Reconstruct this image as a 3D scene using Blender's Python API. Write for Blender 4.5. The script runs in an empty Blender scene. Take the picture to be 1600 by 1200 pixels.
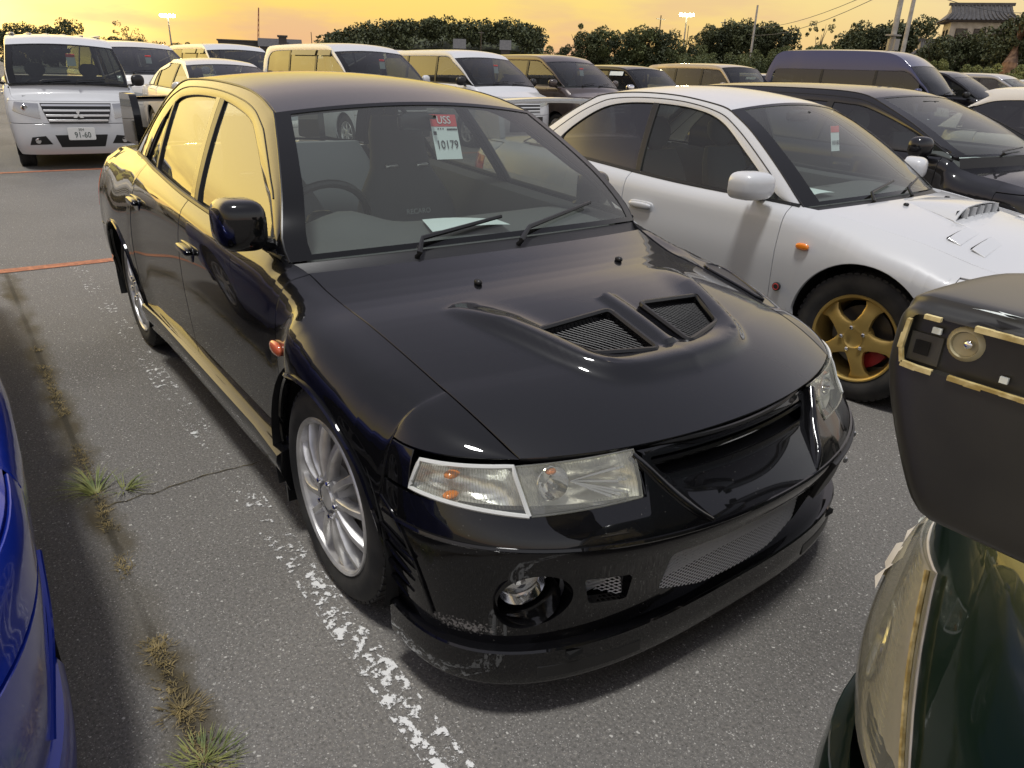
import bpy, bmesh, math, random
import numpy as np
from mathutils import Vector, Matrix
random.seed(7); rng = np.random.default_rng(7)
S = bpy.context.scene
COL = S.collection
# ---------------------------------------------------------------- camera
CAM_R = [[0.596383, 0.8021, 0.031022], [0.333701, -0.212596, -0.918394], [-0.730049, 0.558066, -0.39445]]
CAM_C = (1.72597, -1.46841, 1.44901)
cam = bpy.data.cameras.new('camera'); camo = bpy.data.objects.new('camera', cam); COL.objects.link(camo)
cam.sensor_width = 36.0; cam.lens = 1140.14 / 1600 * 36.0; cam.clip_start = 0.05; cam.clip_end = 3000
_r, _d, _f = [Vector(v).normalized() for v in CAM_R]
_m = Matrix((_r, -_d, -_f)).transposed().to_4x4(); _m.translation = Vector(CAM_C)
camo.matrix_world = _m
S.camera = camo
# ---------------------------------------------------------------- sky and light
w = bpy.data.worlds.new('World'); S.world = w; w.use_nodes = True
nt = w.node_tree; nt.nodes.clear()
def nd(nt, t, **kw):
    n = nt.nodes.new(t)
    for k, v in kw.items():
        if k.startswith('i_'):
            key = k[2:]; key = int(key) if key.isdigit() else key.replace('_', ' ')
            n.inputs[key].default_value = v
        else: setattr(n, k, v)
    return n
def ramp(nt, pts, interp='EASE'):
    n = nt.nodes.new('ShaderNodeValToRGB'); n.color_ramp.interpolation = interp
    e = n.color_ramp.elements
    while len(e) < len(pts): e.new(0.5)
    for el, (p, c) in zip(e, pts):
        el.position = p; el.color = (*c, 1) if len(c) == 3 else c
    return n
L = nt.links.new
tc = nd(nt, 'ShaderNodeTexCoord')
nrm = nd(nt, 'ShaderNodeVectorMath', operation='NORMALIZE'); L(tc.outputs['Generated'], nrm.inputs[0])
sep = nd(nt, 'ShaderNodeSeparateXYZ'); L(nrm.outputs[0], sep.inputs[0])
west = ramp(nt, [(0.0, (1.0, .58, .25)), (.03, (1.0, .65, .20)), (.085, (1.02, .75, .18)), (.2, (1.0, .78, .42)), (.36, (.80, .66, .62)), (.6, (.50, .48, .58)), (1.0, (.38, .385, .46))], 'LINEAR')
east = ramp(nt, [(0.0, (.62, .50, .44)), (.12, (.80, .74, .72)), (.32, (.82, .82, .86)), (.6, (.46, .46, .55)), (1.0, (.38, .385, .46))], 'LINEAR')
L(sep.outputs['Z'], west.inputs[0]); L(sep.outputs['Z'], east.inputs[0])
flat = nd(nt, 'ShaderNodeCombineXYZ'); L(sep.outputs['X'], flat.inputs[0]); L(sep.outputs['Y'], flat.inputs[1])
fn = nd(nt, 'ShaderNodeVectorMath', operation='NORMALIZE'); L(flat.outputs[0], fn.inputs[0])
dt = nd(nt, 'ShaderNodeVectorMath', operation='DOT_PRODUCT'); L(fn.outputs[0], dt.inputs[0]); dt.inputs[1].default_value = (-.954, -.30, 0)
mr = nd(nt, 'ShaderNodeMapRange', interpolation_type='SMOOTHSTEP'); L(dt.outputs['Value'], mr.inputs['Value'])
mr.inputs['From Min'].default_value = -.75; mr.inputs['From Max'].default_value = .80
mx = nd(nt, 'ShaderNodeMix', data_type='RGBA'); L(mr.outputs[0], mx.inputs['Factor']); L(east.outputs[0], mx.inputs['A']); L(west.outputs[0], mx.inputs['B'])
# the afterglow where the sun has set
d3 = nd(nt, 'ShaderNodeVectorMath', operation='DOT_PRODUCT'); L(nrm.outputs[0], d3.inputs[0]); d3.inputs[1].default_value = Vector((-.954, -.30, .10)).normalized()
gl = nd(nt, 'ShaderNodeMapRange', interpolation_type='SMOOTHERSTEP'); L(d3.outputs['Value'], gl.inputs['Value'])
gl.inputs['From Min'].default_value = .80; gl.inputs['From Max'].default_value = 1.0; gl.inputs['To Max'].default_value = 2.5
gc = nd(nt, 'ShaderNodeMix', data_type='RGBA', blend_type='ADD'); gc.inputs['Factor'].default_value = 1
gm = nd(nt, 'ShaderNodeVectorMath', operation='SCALE'); gm.inputs[0].default_value = (1.0, .74, .20); L(gl.outputs[0], gm.inputs['Scale'])
L(mx.outputs['Result'], gc.inputs['A']); L(gm.outputs[0], gc.inputs['B'])
# thin clouds
cmap = nd(nt, 'ShaderNodeMapping'); L(nrm.outputs[0], cmap.inputs[0]); cmap.inputs['Scale'].default_value = (2.0, 2.0, 9)
cn = nd(nt, 'ShaderNodeTexNoise'); cn.inputs['Scale'].default_value = 2.4; cn.inputs['Detail'].default_value = 6; L(cmap.outputs[0], cn.inputs['Vector'])
cr_ = ramp(nt, [(.44, (0, 0, 0)), (.66, (.6, .6, .6))]); L(cn.outputs[0], cr_.inputs[0])
low = nd(nt, 'ShaderNodeMapRange'); L(sep.outputs['Z'], low.inputs['Value']); low.inputs['From Min'].default_value = .16; low.inputs['From Max'].default_value = .05
cl = nd(nt, 'ShaderNodeMath', operation='MULTIPLY'); L(cr_.outputs[0], cl.inputs[0]); L(low.outputs[0], cl.inputs[1])
cb = nd(nt, 'ShaderNodeMix', data_type='RGBA'); L(cl.outputs[0], cb.inputs['Factor']); L(gc.outputs['Result'], cb.inputs['A']); cb.inputs['B'].default_value = (.72, .42, .34, 1)
sky = nd(nt, 'ShaderNodeTexSky', sky_type='NISHITA', sun_disc=False, sun_elevation=math.radians(1.0), sun_rotation=math.radians(239))
bg1 = nd(nt, 'ShaderNodeBackground'); L(cb.outputs['Result'], bg1.inputs[0]); bg1.inputs[1].default_value = 0.95
bg2 = nd(nt, 'ShaderNodeBackground'); L(sky.outputs[0], bg2.inputs[0]); bg2.inputs[1].default_value = 0.05
ad = nd(nt, 'ShaderNodeAddShader'); L(bg1.outputs[0], ad.inputs[0]); L(bg2.outputs[0], ad.inputs[1])
out = nd(nt, 'ShaderNodeOutputWorld'); L(ad.outputs[0], out.inputs[0])
sun = bpy.data.lights.new('floodlight_glow', 'SUN'); sun.energy = 2.45; sun.angle = math.radians(8); sun.color = (1, .985, .96)
suno = bpy.data.objects.new('floodlight_glow', sun); COL.objects.link(suno)
suno.rotation_euler = Vector((.12, -.19, 1)).to_track_quat('Z', 'Y').to_euler()
S.view_settings.view_transform = 'Standard'; S.view_settings.look = 'None'; S.view_settings.gamma = 1
S.view_settings.exposure = 0.0; S.view_settings.use_curve_mapping = False
S.cycles.max_bounces = 10; S.cycles.transparent_max_bounces = 24; S.cycles.diffuse_bounces = 3; S.cycles.glossy_bounces = 5
S.cycles.use_denoising = True; S.cycles.caustics_reflective = False; S.cycles.caustics_refractive = False
S.cycles.sample_clamp_indirect = 6

# ---------------------------------------------------------------- materials
def mat(name, col=(.5, .5, .5), rough=.5, metal=0, coat=0, coat_rough=.03, ior=1.5, emit=None, spec=.5):
    m = bpy.data.materials.new(name); m.use_nodes = True
    b = m.node_tree.nodes['Principled BSDF']
    b.inputs['Base Color'].default_value = (*col, 1); b.inputs['Roughness'].default_value = rough
    b.inputs['Metallic'].default_value = metal; b.inputs['Coat Weight'].default_value = coat
    b.inputs['Coat Roughness'].default_value = coat_rough; b.inputs['IOR'].default_value = ior
    b.inputs['Specular IOR Level'].default_value = spec
    if emit:
        b.inputs['Emission Color'].default_value = (*emit[:3], 1); b.inputs['Emission Strength'].default_value = emit[3]
    return m
def noise_col(m, c1, c2, scale=8, detail=5, lo=.35, hi=.65, sock='Base Color', coord='Object'):
    nt = m.node_tree; b = nt.nodes['Principled BSDF']
    t = nd(nt, 'ShaderNodeTexCoord'); n = nd(nt, 'ShaderNodeTexNoise'); n.inputs['Scale'].default_value = scale; n.inputs['Detail'].default_value = detail
    nt.links.new(t.outputs[coord], n.inputs['Vector'])
    r = ramp(nt, [(lo, c1), (hi, c2)]); nt.links.new(n.outputs[0], r.inputs[0])
    nt.links.new(r.outputs[0], b.inputs[sock]); return m
def bump(m, scale=60, strength=.3, dist=.01, detail=4, kind='noise', coord='Object'):
    nt = m.node_tree; b = nt.nodes['Principled BSDF']
    t = nd(nt, 'ShaderNodeTexCoord'); n = nd(nt, 'ShaderNodeTexNoise'); n.inputs['Scale'].default_value = scale; n.inputs['Detail'].default_value = detail
    nt.links.new(t.outputs[coord], n.inputs['Vector'])
    bp = nd(nt, 'ShaderNodeBump'); bp.inputs['Strength'].default_value = strength; bp.inputs['Distance'].default_value = dist
    nt.links.new(n.outputs[0], bp.inputs['Height']); nt.links.new(bp.outputs[0], b.inputs['Normal']); return m
def paint(name, col, metal=0.0, rough=.35, coat=1.0, dust=.06, spec=.5):
    """car paint: clear coat over colour, a little uneven road dust in the roughness"""
    m = mat(name, col, rough, metal, coat, .02, spec=spec)
    nt = m.node_tree; b = nt.nodes['Principled BSDF']
    t = nd(nt, 'ShaderNodeTexCoord'); n = nd(nt, 'ShaderNodeTexNoise'); n.inputs['Scale'].default_value = 7; n.inputs['Detail'].default_value = 8; n.inputs['Roughness'].default_value = .7
    nt.links.new(t.outputs['Object'], n.inputs['Vector'])
    r = ramp(nt, [(.3, (.015,) * 3), (.8, (.015 + dust,) * 3)]); nt.links.new(n.outputs[0], r.inputs[0])
    nt.links.new(r.outputs[0], b.inputs['Coat Roughness'])
    return m
def glass(name, tint=(.8, .9, .86), opaque=0.0, rough=0.0, ior=1.5, dust=0.0):
    m = bpy.data.materials.new(name); m.use_nodes = True; nt = m.node_tree; nt.nodes.clear()
    o = nd(nt, 'ShaderNodeOutputMaterial'); fr = nd(nt, 'ShaderNodeFresnel'); fr.inputs['IOR'].default_value = ior
    ge = nd(nt, 'ShaderNodeNewGeometry'); bi = nd(nt, 'ShaderNodeMapRange'); nt.links.new(ge.outputs['Backfacing'], bi.inputs['Value'])
    bi.inputs['To Min'].default_value = ior; bi.inputs['To Max'].default_value = 1 / ior; nt.links.new(bi.outputs[0], fr.inputs['IOR'])   # a thin pane: same mirror on both faces
    g = nd(nt, 'ShaderNodeBsdfGlossy'); g.inputs['Roughness'].default_value = rough
    t = nd(nt, 'ShaderNodeBsdfTransparent'); t.inputs[0].default_value = (*tint, 1)
    body = t
    if opaque or dust:
        d = nd(nt, 'ShaderNodeBsdfDiffuse'); d.inputs[0].default_value = (.5, .51, .48, 1) if dust else (.02, .02, .02, 1)
        mm = nd(nt, 'ShaderNodeMixShader'); mm.inputs[0].default_value = opaque or dust
        nt.links.new(t.outputs[0], mm.inputs[1]); nt.links.new(d.outputs[0], mm.inputs[2]); body = mm
    mx = nd(nt, 'ShaderNodeMixShader'); nt.links.new(fr.outputs[0], mx.inputs[0])
    nt.links.new(body.outputs[0], mx.inputs[1]); nt.links.new(g.outputs[0], mx.inputs[2]); nt.links.new(mx.outputs[0], o.inputs[0])
    return m
M = {}
M['black_paint'] = paint('black_paint', (.0030, .0030, .0036), 0, .4, 1.0, .03, .05)
M['black_hood'] = paint('black_hood_paint', (.0035, .0035, .0048), 0, .42, 1.0, .07, .10)
M['white_paint'] = paint('white_paint', (.56, .57, .58), 0, .4, .8, .04)
M['pearl_paint'] = paint('pearl_white_paint', (.61, .59, .55), 0, .35, 1, .04)
M['silver_paint'] = paint('silver_paint', (.45, .45, .45), .7, .3, 1, .04)
M['beige_paint'] = paint('beige_paint', (.42, .36, .27), .4, .35, 1, .05)
M['dark_paint'] = paint('dark_grey_paint', (.007, .007, .009), 0, .4, 1, .04, .1)
M['brown_paint'] = paint('brown_paint', (.05, .035, .03), .3, .35, 1, .04)
M['navy_paint'] = paint('navy_paint', (.05, .055, .12), .5, .35, 1, .04)
M['blue_paint'] = paint('blue_paint', (.006, .03, .36), .35, .3, 1, .03)
M['green_paint'] = paint('green_paint', (.004, .022, .014), .3, .35, 1, .03)
M['primer'] = noise_col(mat('worn_grey_primer', (.02, .02, .018), .38, 0, .3, .25), (.016, .016, .014), (.032, .031, .026), 5)
M['black_plastic'] = bump(mat('black_plastic', (.012, .012, .013), .45), 300, .15, .002)
M['trim'] = mat('black_trim', (.010, .010, .010), .35)
M['gap'] = mat('dark_cavity', (.003, .003, .003), .9)
M['rubber'] = noise_col(bump(mat('tyre_rubber', (.018, .018, .018), .75), 90, .2, .003), (.013, .013, .013), (.035, .033, .03), 9)
M['rim'] = noise_col(mat('wheel_silver', (.7, .7, .69), .34, .6), (.52, .51, .49), (.78, .77, .75), 12)
M['gold'] = mat('wheel_gold', (.56, .39, .12), .36, .65)
M['chrome'] = mat('chrome', (.8, .8, .8), .08, 1)
M['reflector'] = bump(mat('lamp_reflector', (.88, .88, .86), .30, .75), 40, .25, .01)
M['disc'] = mat('brake_disc', (.18, .17, .16), .4, .9)
M['caliper'] = mat('caliper_red', (.45, .03, .03), .4)
M['glass'] = glass('windshield_glass', (.78, .85, .82), dust=.075)
M['side_glass'] = glass('side_glass', (.55, .60, .57), dust=.03, ior=1.5)
M['film_glass'] = glass('mirror_film_glass', (.35, .36, .33), dust=.02, ior=2.35)
M['tint_glass'] = glass('dark_tinted_glass', (.10, .10, .10), opaque=.35, ior=1.85)
M['bg_glass'] = glass('grey_glass', (.45, .50, .48), opaque=.15, ior=1.7)
M['lens'] = glass('lamp_lens', (.93, .94, .90), dust=.07)
M['yellow_lens'] = glass('aged_lamp_lens', (.92, .91, .82), dust=.22)
M['amber'] = mat('amber_lens', (.85, .24, .02), .15, 0, 1)
M['red_lens'] = mat('red_lens', (.5, .01, .01), .15, 0, 1)
M['cloth'] = bump(mat('seat_cloth', (.13, .135, .145), .9), 260, .4, .003)
M['dash'] = bump(mat('dashboard_plastic', (.09, .09, .087), .7), 220, .3, .002)
M['paper'] = mat('white_paper', (.72, .78, .76), .7)
M['red_print'] = mat('red_print', (.62, .06, .06), .6)
M['ink'] = mat('black_ink', (.02, .02, .02), .6)
M['plate'] = mat('plate_white', (.75, .75, .72), .4)
M['wire_mesh'] = mat('steel_mesh', (.72, .72, .72), .45, .2)
M['core'] = mat('intercooler_alloy', (.75, .75, .75), .55, .1)
M['lamp_grey'] = mat('lamp_grey', (.42, .42, .43), .22, .7)
M['frit'] = mat('black_glass_edge', (.006, .006, .006), .06, spec=.4)
def scuffed():
    m = paint('black_paint_scuffed', (.0030, .0030, .0036), 0, .4, 1.0, .03, .05); nt = m.node_tree; b = nt.nodes['Principled BSDF']; k = nt.links.new
    t = nd(nt, 'ShaderNodeTexCoord'); n = nd(nt, 'ShaderNodeTexNoise'); n.inputs['Scale'].default_value = 120; n.inputs['Detail'].default_value = 6; n.inputs['Roughness'].default_value = .75; k(t.outputs['Object'], n.inputs['Vector'])
    d = nd(nt, 'ShaderNodeVectorMath', operation='SUBTRACT'); k(t.outputs['Object'], d.inputs[0]); d.inputs[1].default_value = (.585, -.70, .262)
    s = nd(nt, 'ShaderNodeVectorMath', operation='MULTIPLY'); k(d.outputs[0], s.inputs[0]); s.inputs[1].default_value = (7, 7, 36)
    l = nd(nt, 'ShaderNodeVectorMath', operation='LENGTH'); k(s.outputs[0], l.inputs[0])
    r = nd(nt, 'ShaderNodeMapRange'); k(l.outputs['Value'], r.inputs['Value']); r.inputs['From Min'].default_value = 1.1; r.inputs['From Max'].default_value = .3; r.inputs['To Min'].default_value = 0; r.inputs['To Max'].default_value = .20
    a_ = nd(nt, 'ShaderNodeMath', operation='ADD'); k(n.outputs[0], a_.inputs[0]); k(r.outputs[0], a_.inputs[1])
    g = ramp(nt, [(.66, (0, 0, 0)), (.70, (1, 1, 1))]); k(a_.outputs[0], g.inputs[0])
    mx_ = nd(nt, 'ShaderNodeMix', data_type='RGBA'); k(g.outputs[0], mx_.inputs['Factor']); mx_.inputs['A'].default_value = (.003, .003, .0036, 1); mx_.inputs['B'].default_value = (.20, .19, .18, 1); k(mx_.outputs['Result'], b.inputs['Base Color'])
    iv = nd(nt, 'ShaderNodeMath', operation='SUBTRACT'); iv.inputs[0].default_value = 1; k(g.outputs[0], iv.inputs[1]); k(iv.outputs[0], b.inputs['Coat Weight']); return m
M['black_bumper'] = scuffed()
M['clear_lens'] = glass('clear_lens', (.97, .97, .96), dust=.01)
M['worn_lens'] = glass('clouded_lens', (.88, .87, .78), dust=.28)
M['film'] = mat('loose_film', (.86, .84, .79), .4)
M['pale_reflector'] = bump(mat('pale_reflector', (.80, .78, .73), .38, .35), 30, .3, .01)
M['recess_plate'] = mat('recess_plate', (.05, .048, .04), .4)
M['worn_gold'] = mat('worn_socket', (.42, .38, .24), .5)
M['adhesive'] = noise_col(mat('dried_adhesive', (.5, .4, .16), .7), (.34, .25, .08), (.68, .58, .30), 60)
M['marker'] = mat('marker_lens', (.62, .13, .05), .15, 0, 1)
M['tan'] = mat('bright_alloy', (.62, .62, .62), .3, .9)

# ---------------------------------------------------------------- helpers
def pchip(xs, ys):
    xs = np.asarray(xs, float); ys = np.asarray(ys, float)
    h = np.diff(xs); d = np.diff(ys) / h; n = len(xs); m = np.zeros(n)
    if n == 2: m[:] = d[0]
    else:
        for i in range(1, n - 1):
            if d[i - 1] * d[i] > 0:
                w1 = 2 * h[i] + h[i - 1]; w2 = h[i] + 2 * h[i - 1]
                m[i] = (w1 + w2) / (w1 / d[i - 1] + w2 / d[i])
        m[0] = d[0]; m[-1] = d[-1]
    def f(x):
        x = np.clip(np.asarray(x, float), xs[0], xs[-1]); i = np.clip(np.searchsorted(xs, x) - 1, 0, n - 2)
        t = (x - xs[i]) / h[i]
        return ((1 + 2 * t) * (1 - t) ** 2) * ys[i] + t * (1 - t) ** 2 * h[i] * m[i] + t * t * (3 - 2 * t) * ys[i + 1] + t * t * (t - 1) * h[i] * m[i + 1]
    return f
def crv(P, per=10):
    """catmull-rom through points"""
    P = np.asarray(P, float); Q = np.vstack([2 * P[0] - P[1], P, 2 * P[-1] - P[-2]]); o = []
    for i in range(1, len(Q) - 2):
        p0, p1, p2, p3 = Q[i - 1:i + 3]
        for t in np.arange(per) / per:
            o.append(.5 * (2 * p1 + (p2 - p0) * t + (2 * p0 - 5 * p1 + 4 * p2 - p3) * t * t + (3 * p1 - p0 - 3 * p2 + p3) * t ** 3))
    o.append(P[-1]); return np.array(o)
def resamp(P, n):
    P = np.asarray(P, float); s = np.concatenate([[0], np.cumsum(np.linalg.norm(np.diff(P, axis=0), axis=1))])
    t = np.linspace(0, s[-1], n) if np.isscalar(n) else np.asarray(n) * s[-1]
    return np.stack([np.interp(t, s, P[:, k]) for k in range(P.shape[1])], 1)
class MB:
    def __init__(s): s.v = []; s.f = []; s.m = []
    def add(s, v, f, mi=0):
        o = len(s.v); s.v += [tuple(map(float, p)) for p in v]; s.f += [tuple(i + o for i in q) for q in f]; s.m += [mi] * len(f); return s
    def grid(s, P, flip=False, mi=0, closed=False):
        ni, nj = P.shape[:2]; f = []
        for i in range(ni - 1):
            for j in range(nj - (0 if closed else 1)):
                j2 = (j + 1) % nj
                q = (i * nj + j, (i + 1) * nj + j, (i + 1) * nj + j2, i * nj + j2); f.append(q[::-1] if flip else q)
        return s.add(P.reshape(-1, 3), f, mi)
    def box(s, c, d, R=None, mi=0, bev=0):
        d = np.array(d) / 2; v = np.array([(x, y, z) for x in (-1, 1) for y in (-1, 1) for z in (-1, 1)], float) * d
        if R is not None: v = v @ np.array(R).T
        v = v + np.array(c)
        return s.add(v, [(0, 1, 3, 2), (4, 6, 7, 5), (0, 4, 5, 1), (2, 3, 7, 6), (0, 2, 6, 4), (1, 5, 7, 3)], mi)
    def tube(s, pts, r, n=8, mi=0, cap=True, flat=1.0):
        pts = np.asarray(pts, float); rings = []; r = np.broadcast_to(r, (len(pts),))
        up0 = np.array([0, 0, 1.0])
        for i, p in enumerate(pts):
            t = pts[min(i + 1, len(pts) - 1)] - pts[max(i - 1, 0)]; t = t / (np.linalg.norm(t) + 1e-12)
            u = up0 if abs(t @ up0) < .95 else np.array([1.0, 0, 0]); a = np.cross(t, u); a /= np.linalg.norm(a); b = np.cross(a, t)
            rings.append([p + r[i] * (math.cos(k * 2 * math.pi / n) * a + flat * math.sin(k * 2 * math.pi / n) * b) for k in range(n)])
        s.grid(np.array(rings), closed=True, mi=mi)
        if cap:
            o = len(s.v) - n * len(pts); s.f += [tuple(o + k for k in range(n))[::-1], tuple(o + n * (len(pts) - 1) + k for k in range(n))]; s.m += [mi, mi]
        return s
    def lathe(s, prof, c, axis='y', n=40, mi=0, a0=0, a1=2 * math.pi):
        full = abs(a1 - a0 - 2 * math.pi) < 1e-6
        A = np.linspace(a0, a1, n, endpoint=not full); rings = []
        for r, h in prof:
            if axis == 'y': rings.append([(c[0] + r * math.cos(a), c[1] + h, c[2] + r * math.sin(a)) for a in A])
            elif axis == 'x': rings.append([(c[0] + h, c[1] + r * math.cos(a), c[2] + r * math.sin(a)) for a in A])
            else: rings.append([(c[0] + r * math.cos(a), c[1] + r * math.sin(a), c[2] + h) for a in A])
        return s.grid(np.array(rings), closed=full, mi=mi)
    def prism(s, poly, ax, lo, hi, mi=0):
        """extrude a polygon of two coords along axis ax"""
        n = len(poly); v = []
        for h in (lo, hi):
            for a, b in poly:
                v.append({0: (h, a, b), 1: (a, h, b), 2: (a, b, h)}[ax])
        return s.add(v, [tuple(range(n))[::-1], tuple(range(n, 2 * n))] + [(i, (i + 1) % n, n + (i + 1) % n, n + i) for i in range(n)], mi)
    def obj(s, name, mats, parent=None, smooth=True, ang=38, fix=True):
        me = bpy.data.meshes.new(name); me.from_pydata(s.v, [], s.f)
        for m in (mats if isinstance(mats, (list, tuple)) else [mats]): me.materials.append(m)
        if len(set(s.m)) > 1: me.polygons.foreach_set('material_index', s.m)
        if fix:
            bm = bmesh.new(); bm.from_mesh(me); bmesh.ops.remove_doubles(bm, verts=bm.verts, dist=1e-5); bmesh.ops.recalc_face_normals(bm, faces=bm.faces); bm.to_mesh(me); bm.free()
        if smooth:
            me.polygons.foreach_set('use_smooth', [True] * len(me.polygons)); me.set_sharp_from_angle(angle=math.radians(ang))
        me.update()
        o = bpy.data.objects.new(name, me); COL.objects.link(o)
        if parent is not None: o.parent = parent
        return o
def thing(name, label, cat, loc=(0, 0, 0), rz=0, group=None):
    o = bpy.data.objects.new(name, None); COL.objects.link(o); o.location = loc; o.rotation_euler = (0, 0, rz)
    o.empty_display_size = .2; o['label'] = label; o['category'] = cat
    if group: o['group'] = group
    return o
def tag(o, label=None, cat=None, group=None, kind=None):
    for k, v in (('label', label), ('category', cat), ('group', group), ('kind', kind)):
        if v: o[k] = v
    return o
def gnorm(P):
    du = np.gradient(P, axis=0); dv = np.gradient(P, axis=1); n = np.cross(du, dv)
    l = np.linalg.norm(n, axis=2, keepdims=True); bad = l[..., 0] < 1e-12; n = n / np.maximum(l, 1e-12); n[bad] = 0; return n
def panel(mb, P, gap=.0018, flange=.012, out=None, mi=0, rnd=.002, open_=''):
    """sheet-metal panel: grid with a shut-gap and a folded-in edge; out = rough outward direction"""
    P = np.array(P, float); N = gnorm(P)
    if out is not None and (N.reshape(-1, 3) @ np.array(out)).sum() < 0: N = -N
    def inset(a, b, d):
        v = b - a; l = np.linalg.norm(v, axis=-1, keepdims=True); return a + v / np.maximum(l, 1e-9) * np.minimum(d, .45 * l)
    def inset4(P, d_):
        Q = P.copy()
        if 'a' not in open_: Q[0] = inset(P[0], P[1], d_)
        if 'b' not in open_: Q[-1] = inset(P[-1], P[-2], d_)
        P = Q; Q = P.copy()
        if 'c' not in open_: Q[:, 0] = inset(P[:, 0], P[:, 1], d_)
        if 'd' not in open_: Q[:, -1] = inset(P[:, -1], P[:, -2], d_)
        return Q
    P = inset4(P, gap)
    ni, nj = P.shape[:2]
    big = np.zeros((ni + 4, nj + 4, 3)); I = np.clip(np.arange(-2, ni + 2), 0, ni - 1); J = np.clip(np.arange(-2, nj + 2), 0, nj - 1)
    big = P[np.ix_(I, J)].copy(); NN = N[np.ix_(I, J)]
    di = np.array([2, 1] + [0] * ni + [1, 2]); dj = np.array([2, 1] + [0] * nj + [1, 2]); D = np.maximum(di[:, None], dj[None, :])
    core = big[2:-2, 2:-2]
    if rnd:  # pull the true edge in a little so the fold reads as a small radius
        big[2:-2, 2:-2] = inset4(core, rnd)
    big -= NN * np.where(D == 2, flange, np.where(D == 1, rnd * .8, 0))[..., None]
    i0, i1, j0, j1 = 2 if 'a' in open_ else 0, ni + 2 if 'b' in open_ else ni + 4, 2 if 'c' in open_ else 0, nj + 2 if 'd' in open_ else nj + 4
    mb.grid(big[i0:i1, j0:j1], mi=mi); return mb
def quadpatch(f, c, nu=8, nv=5):
    """c: 4 corners (a,b) bl, br, tr, tl -> grid through f(a,b)"""
    c = np.array(c, float); P = np.zeros((nu, nv, 3))
    for i, u in enumerate(np.linspace(0, 1, nu)):
        for j, v in enumerate(np.linspace(0, 1, nv)):
            q = (1 - u) * (1 - v) * c[0] + u * (1 - v) * c[1] + u * v * c[2] + (1 - u) * v * c[3]; P[i, j] = f(*q)
    return P
def coons(A, B, C, D):
    """A: v=0 (u..), B: v=1 (u..), C: u=0 (v..), D: u=1 (v..)"""
    nu, nv = len(A), len(C); u = np.linspace(0, 1, nu)[:, None, None]; v = np.linspace(0, 1, nv)[None, :, None]
    A, B, C, D = [np.asarray(k, float) for k in (A, B, C, D)]
    return (1 - v) * A[:, None] + v * B[:, None] + (1 - u) * C[None] + u * D[None] - ((1 - u) * (1 - v) * A[0] + u * (1 - v) * A[-1] + (1 - u) * v * B[0] + u * v * B[-1])
def booldiff(o, cutters):
    for c in cutters:
        md = o.modifiers.new('b', 'BOOLEAN'); md.operation = 'DIFFERENCE'; md.solver = 'EXACT'; md.object = c
    bpy.context.view_layer.update()
    dg = bpy.context.evaluated_depsgraph_get(); me = bpy.data.meshes.new_from_object(o.evaluated_get(dg))
    o.modifiers.clear(); old = o.data; o.data = me; me.name = old.name; bpy.data.meshes.remove(old)
    for c in cutters:
        d = c.data; bpy.data.objects.remove(c); bpy.data.meshes.remove(d)
    me.polygons.foreach_set('use_smooth', [True] * len(me.polygons)); me.set_sharp_from_angle(angle=math.radians(32))
    return o
_fontcache = {}
def text(name, body, size, mat_, parent, Mx, depth=.0008, sx=1.0):
    cu = bpy.data.curves.new('txt', 'FONT'); cu.body = body; cu.size = size; cu.extrude = depth; cu.align_x = 'CENTER'; cu.align_y = 'CENTER'; cu.resolution_u = 3
    t = bpy.data.objects.new('txt', cu); COL.objects.link(t); bpy.context.view_layer.update()
    me = bpy.data.meshes.new_from_object(t.evaluated_get(bpy.context.evaluated_depsgraph_get())); bpy.data.objects.remove(t); bpy.data.curves.remove(cu)
    me.name = name; me.transform(Matrix.Scale(sx, 4, (1, 0, 0))); me.transform(Mx); me.materials.clear(); me.materials.append(mat_)
    o = bpy.data.objects.new(name, me); COL.objects.link(o); o.parent = parent; return o
def frame_m(o, x, n):
    """matrix whose X runs along x, Z along n, at origin o"""
    x = Vector(x).normalized(); n = Vector(n); n = (n - x * n.dot(x)).normalized(); y = n.cross(x)
    m = Matrix((x, y, n)).transposed().to_4x4(); m.translation = Vector(o); return m
def at(px, py, D):
    """point on the ray of a photo pixel at distance D along the view axis (used to survey where far things stand)"""
    d = Vector(((px - 800) / 1140.14, (py - 600) / 1140.14, 1.0)); R = Matrix(CAM_R); return Vector(CAM_C) + (R.transposed() @ d) * D
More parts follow.
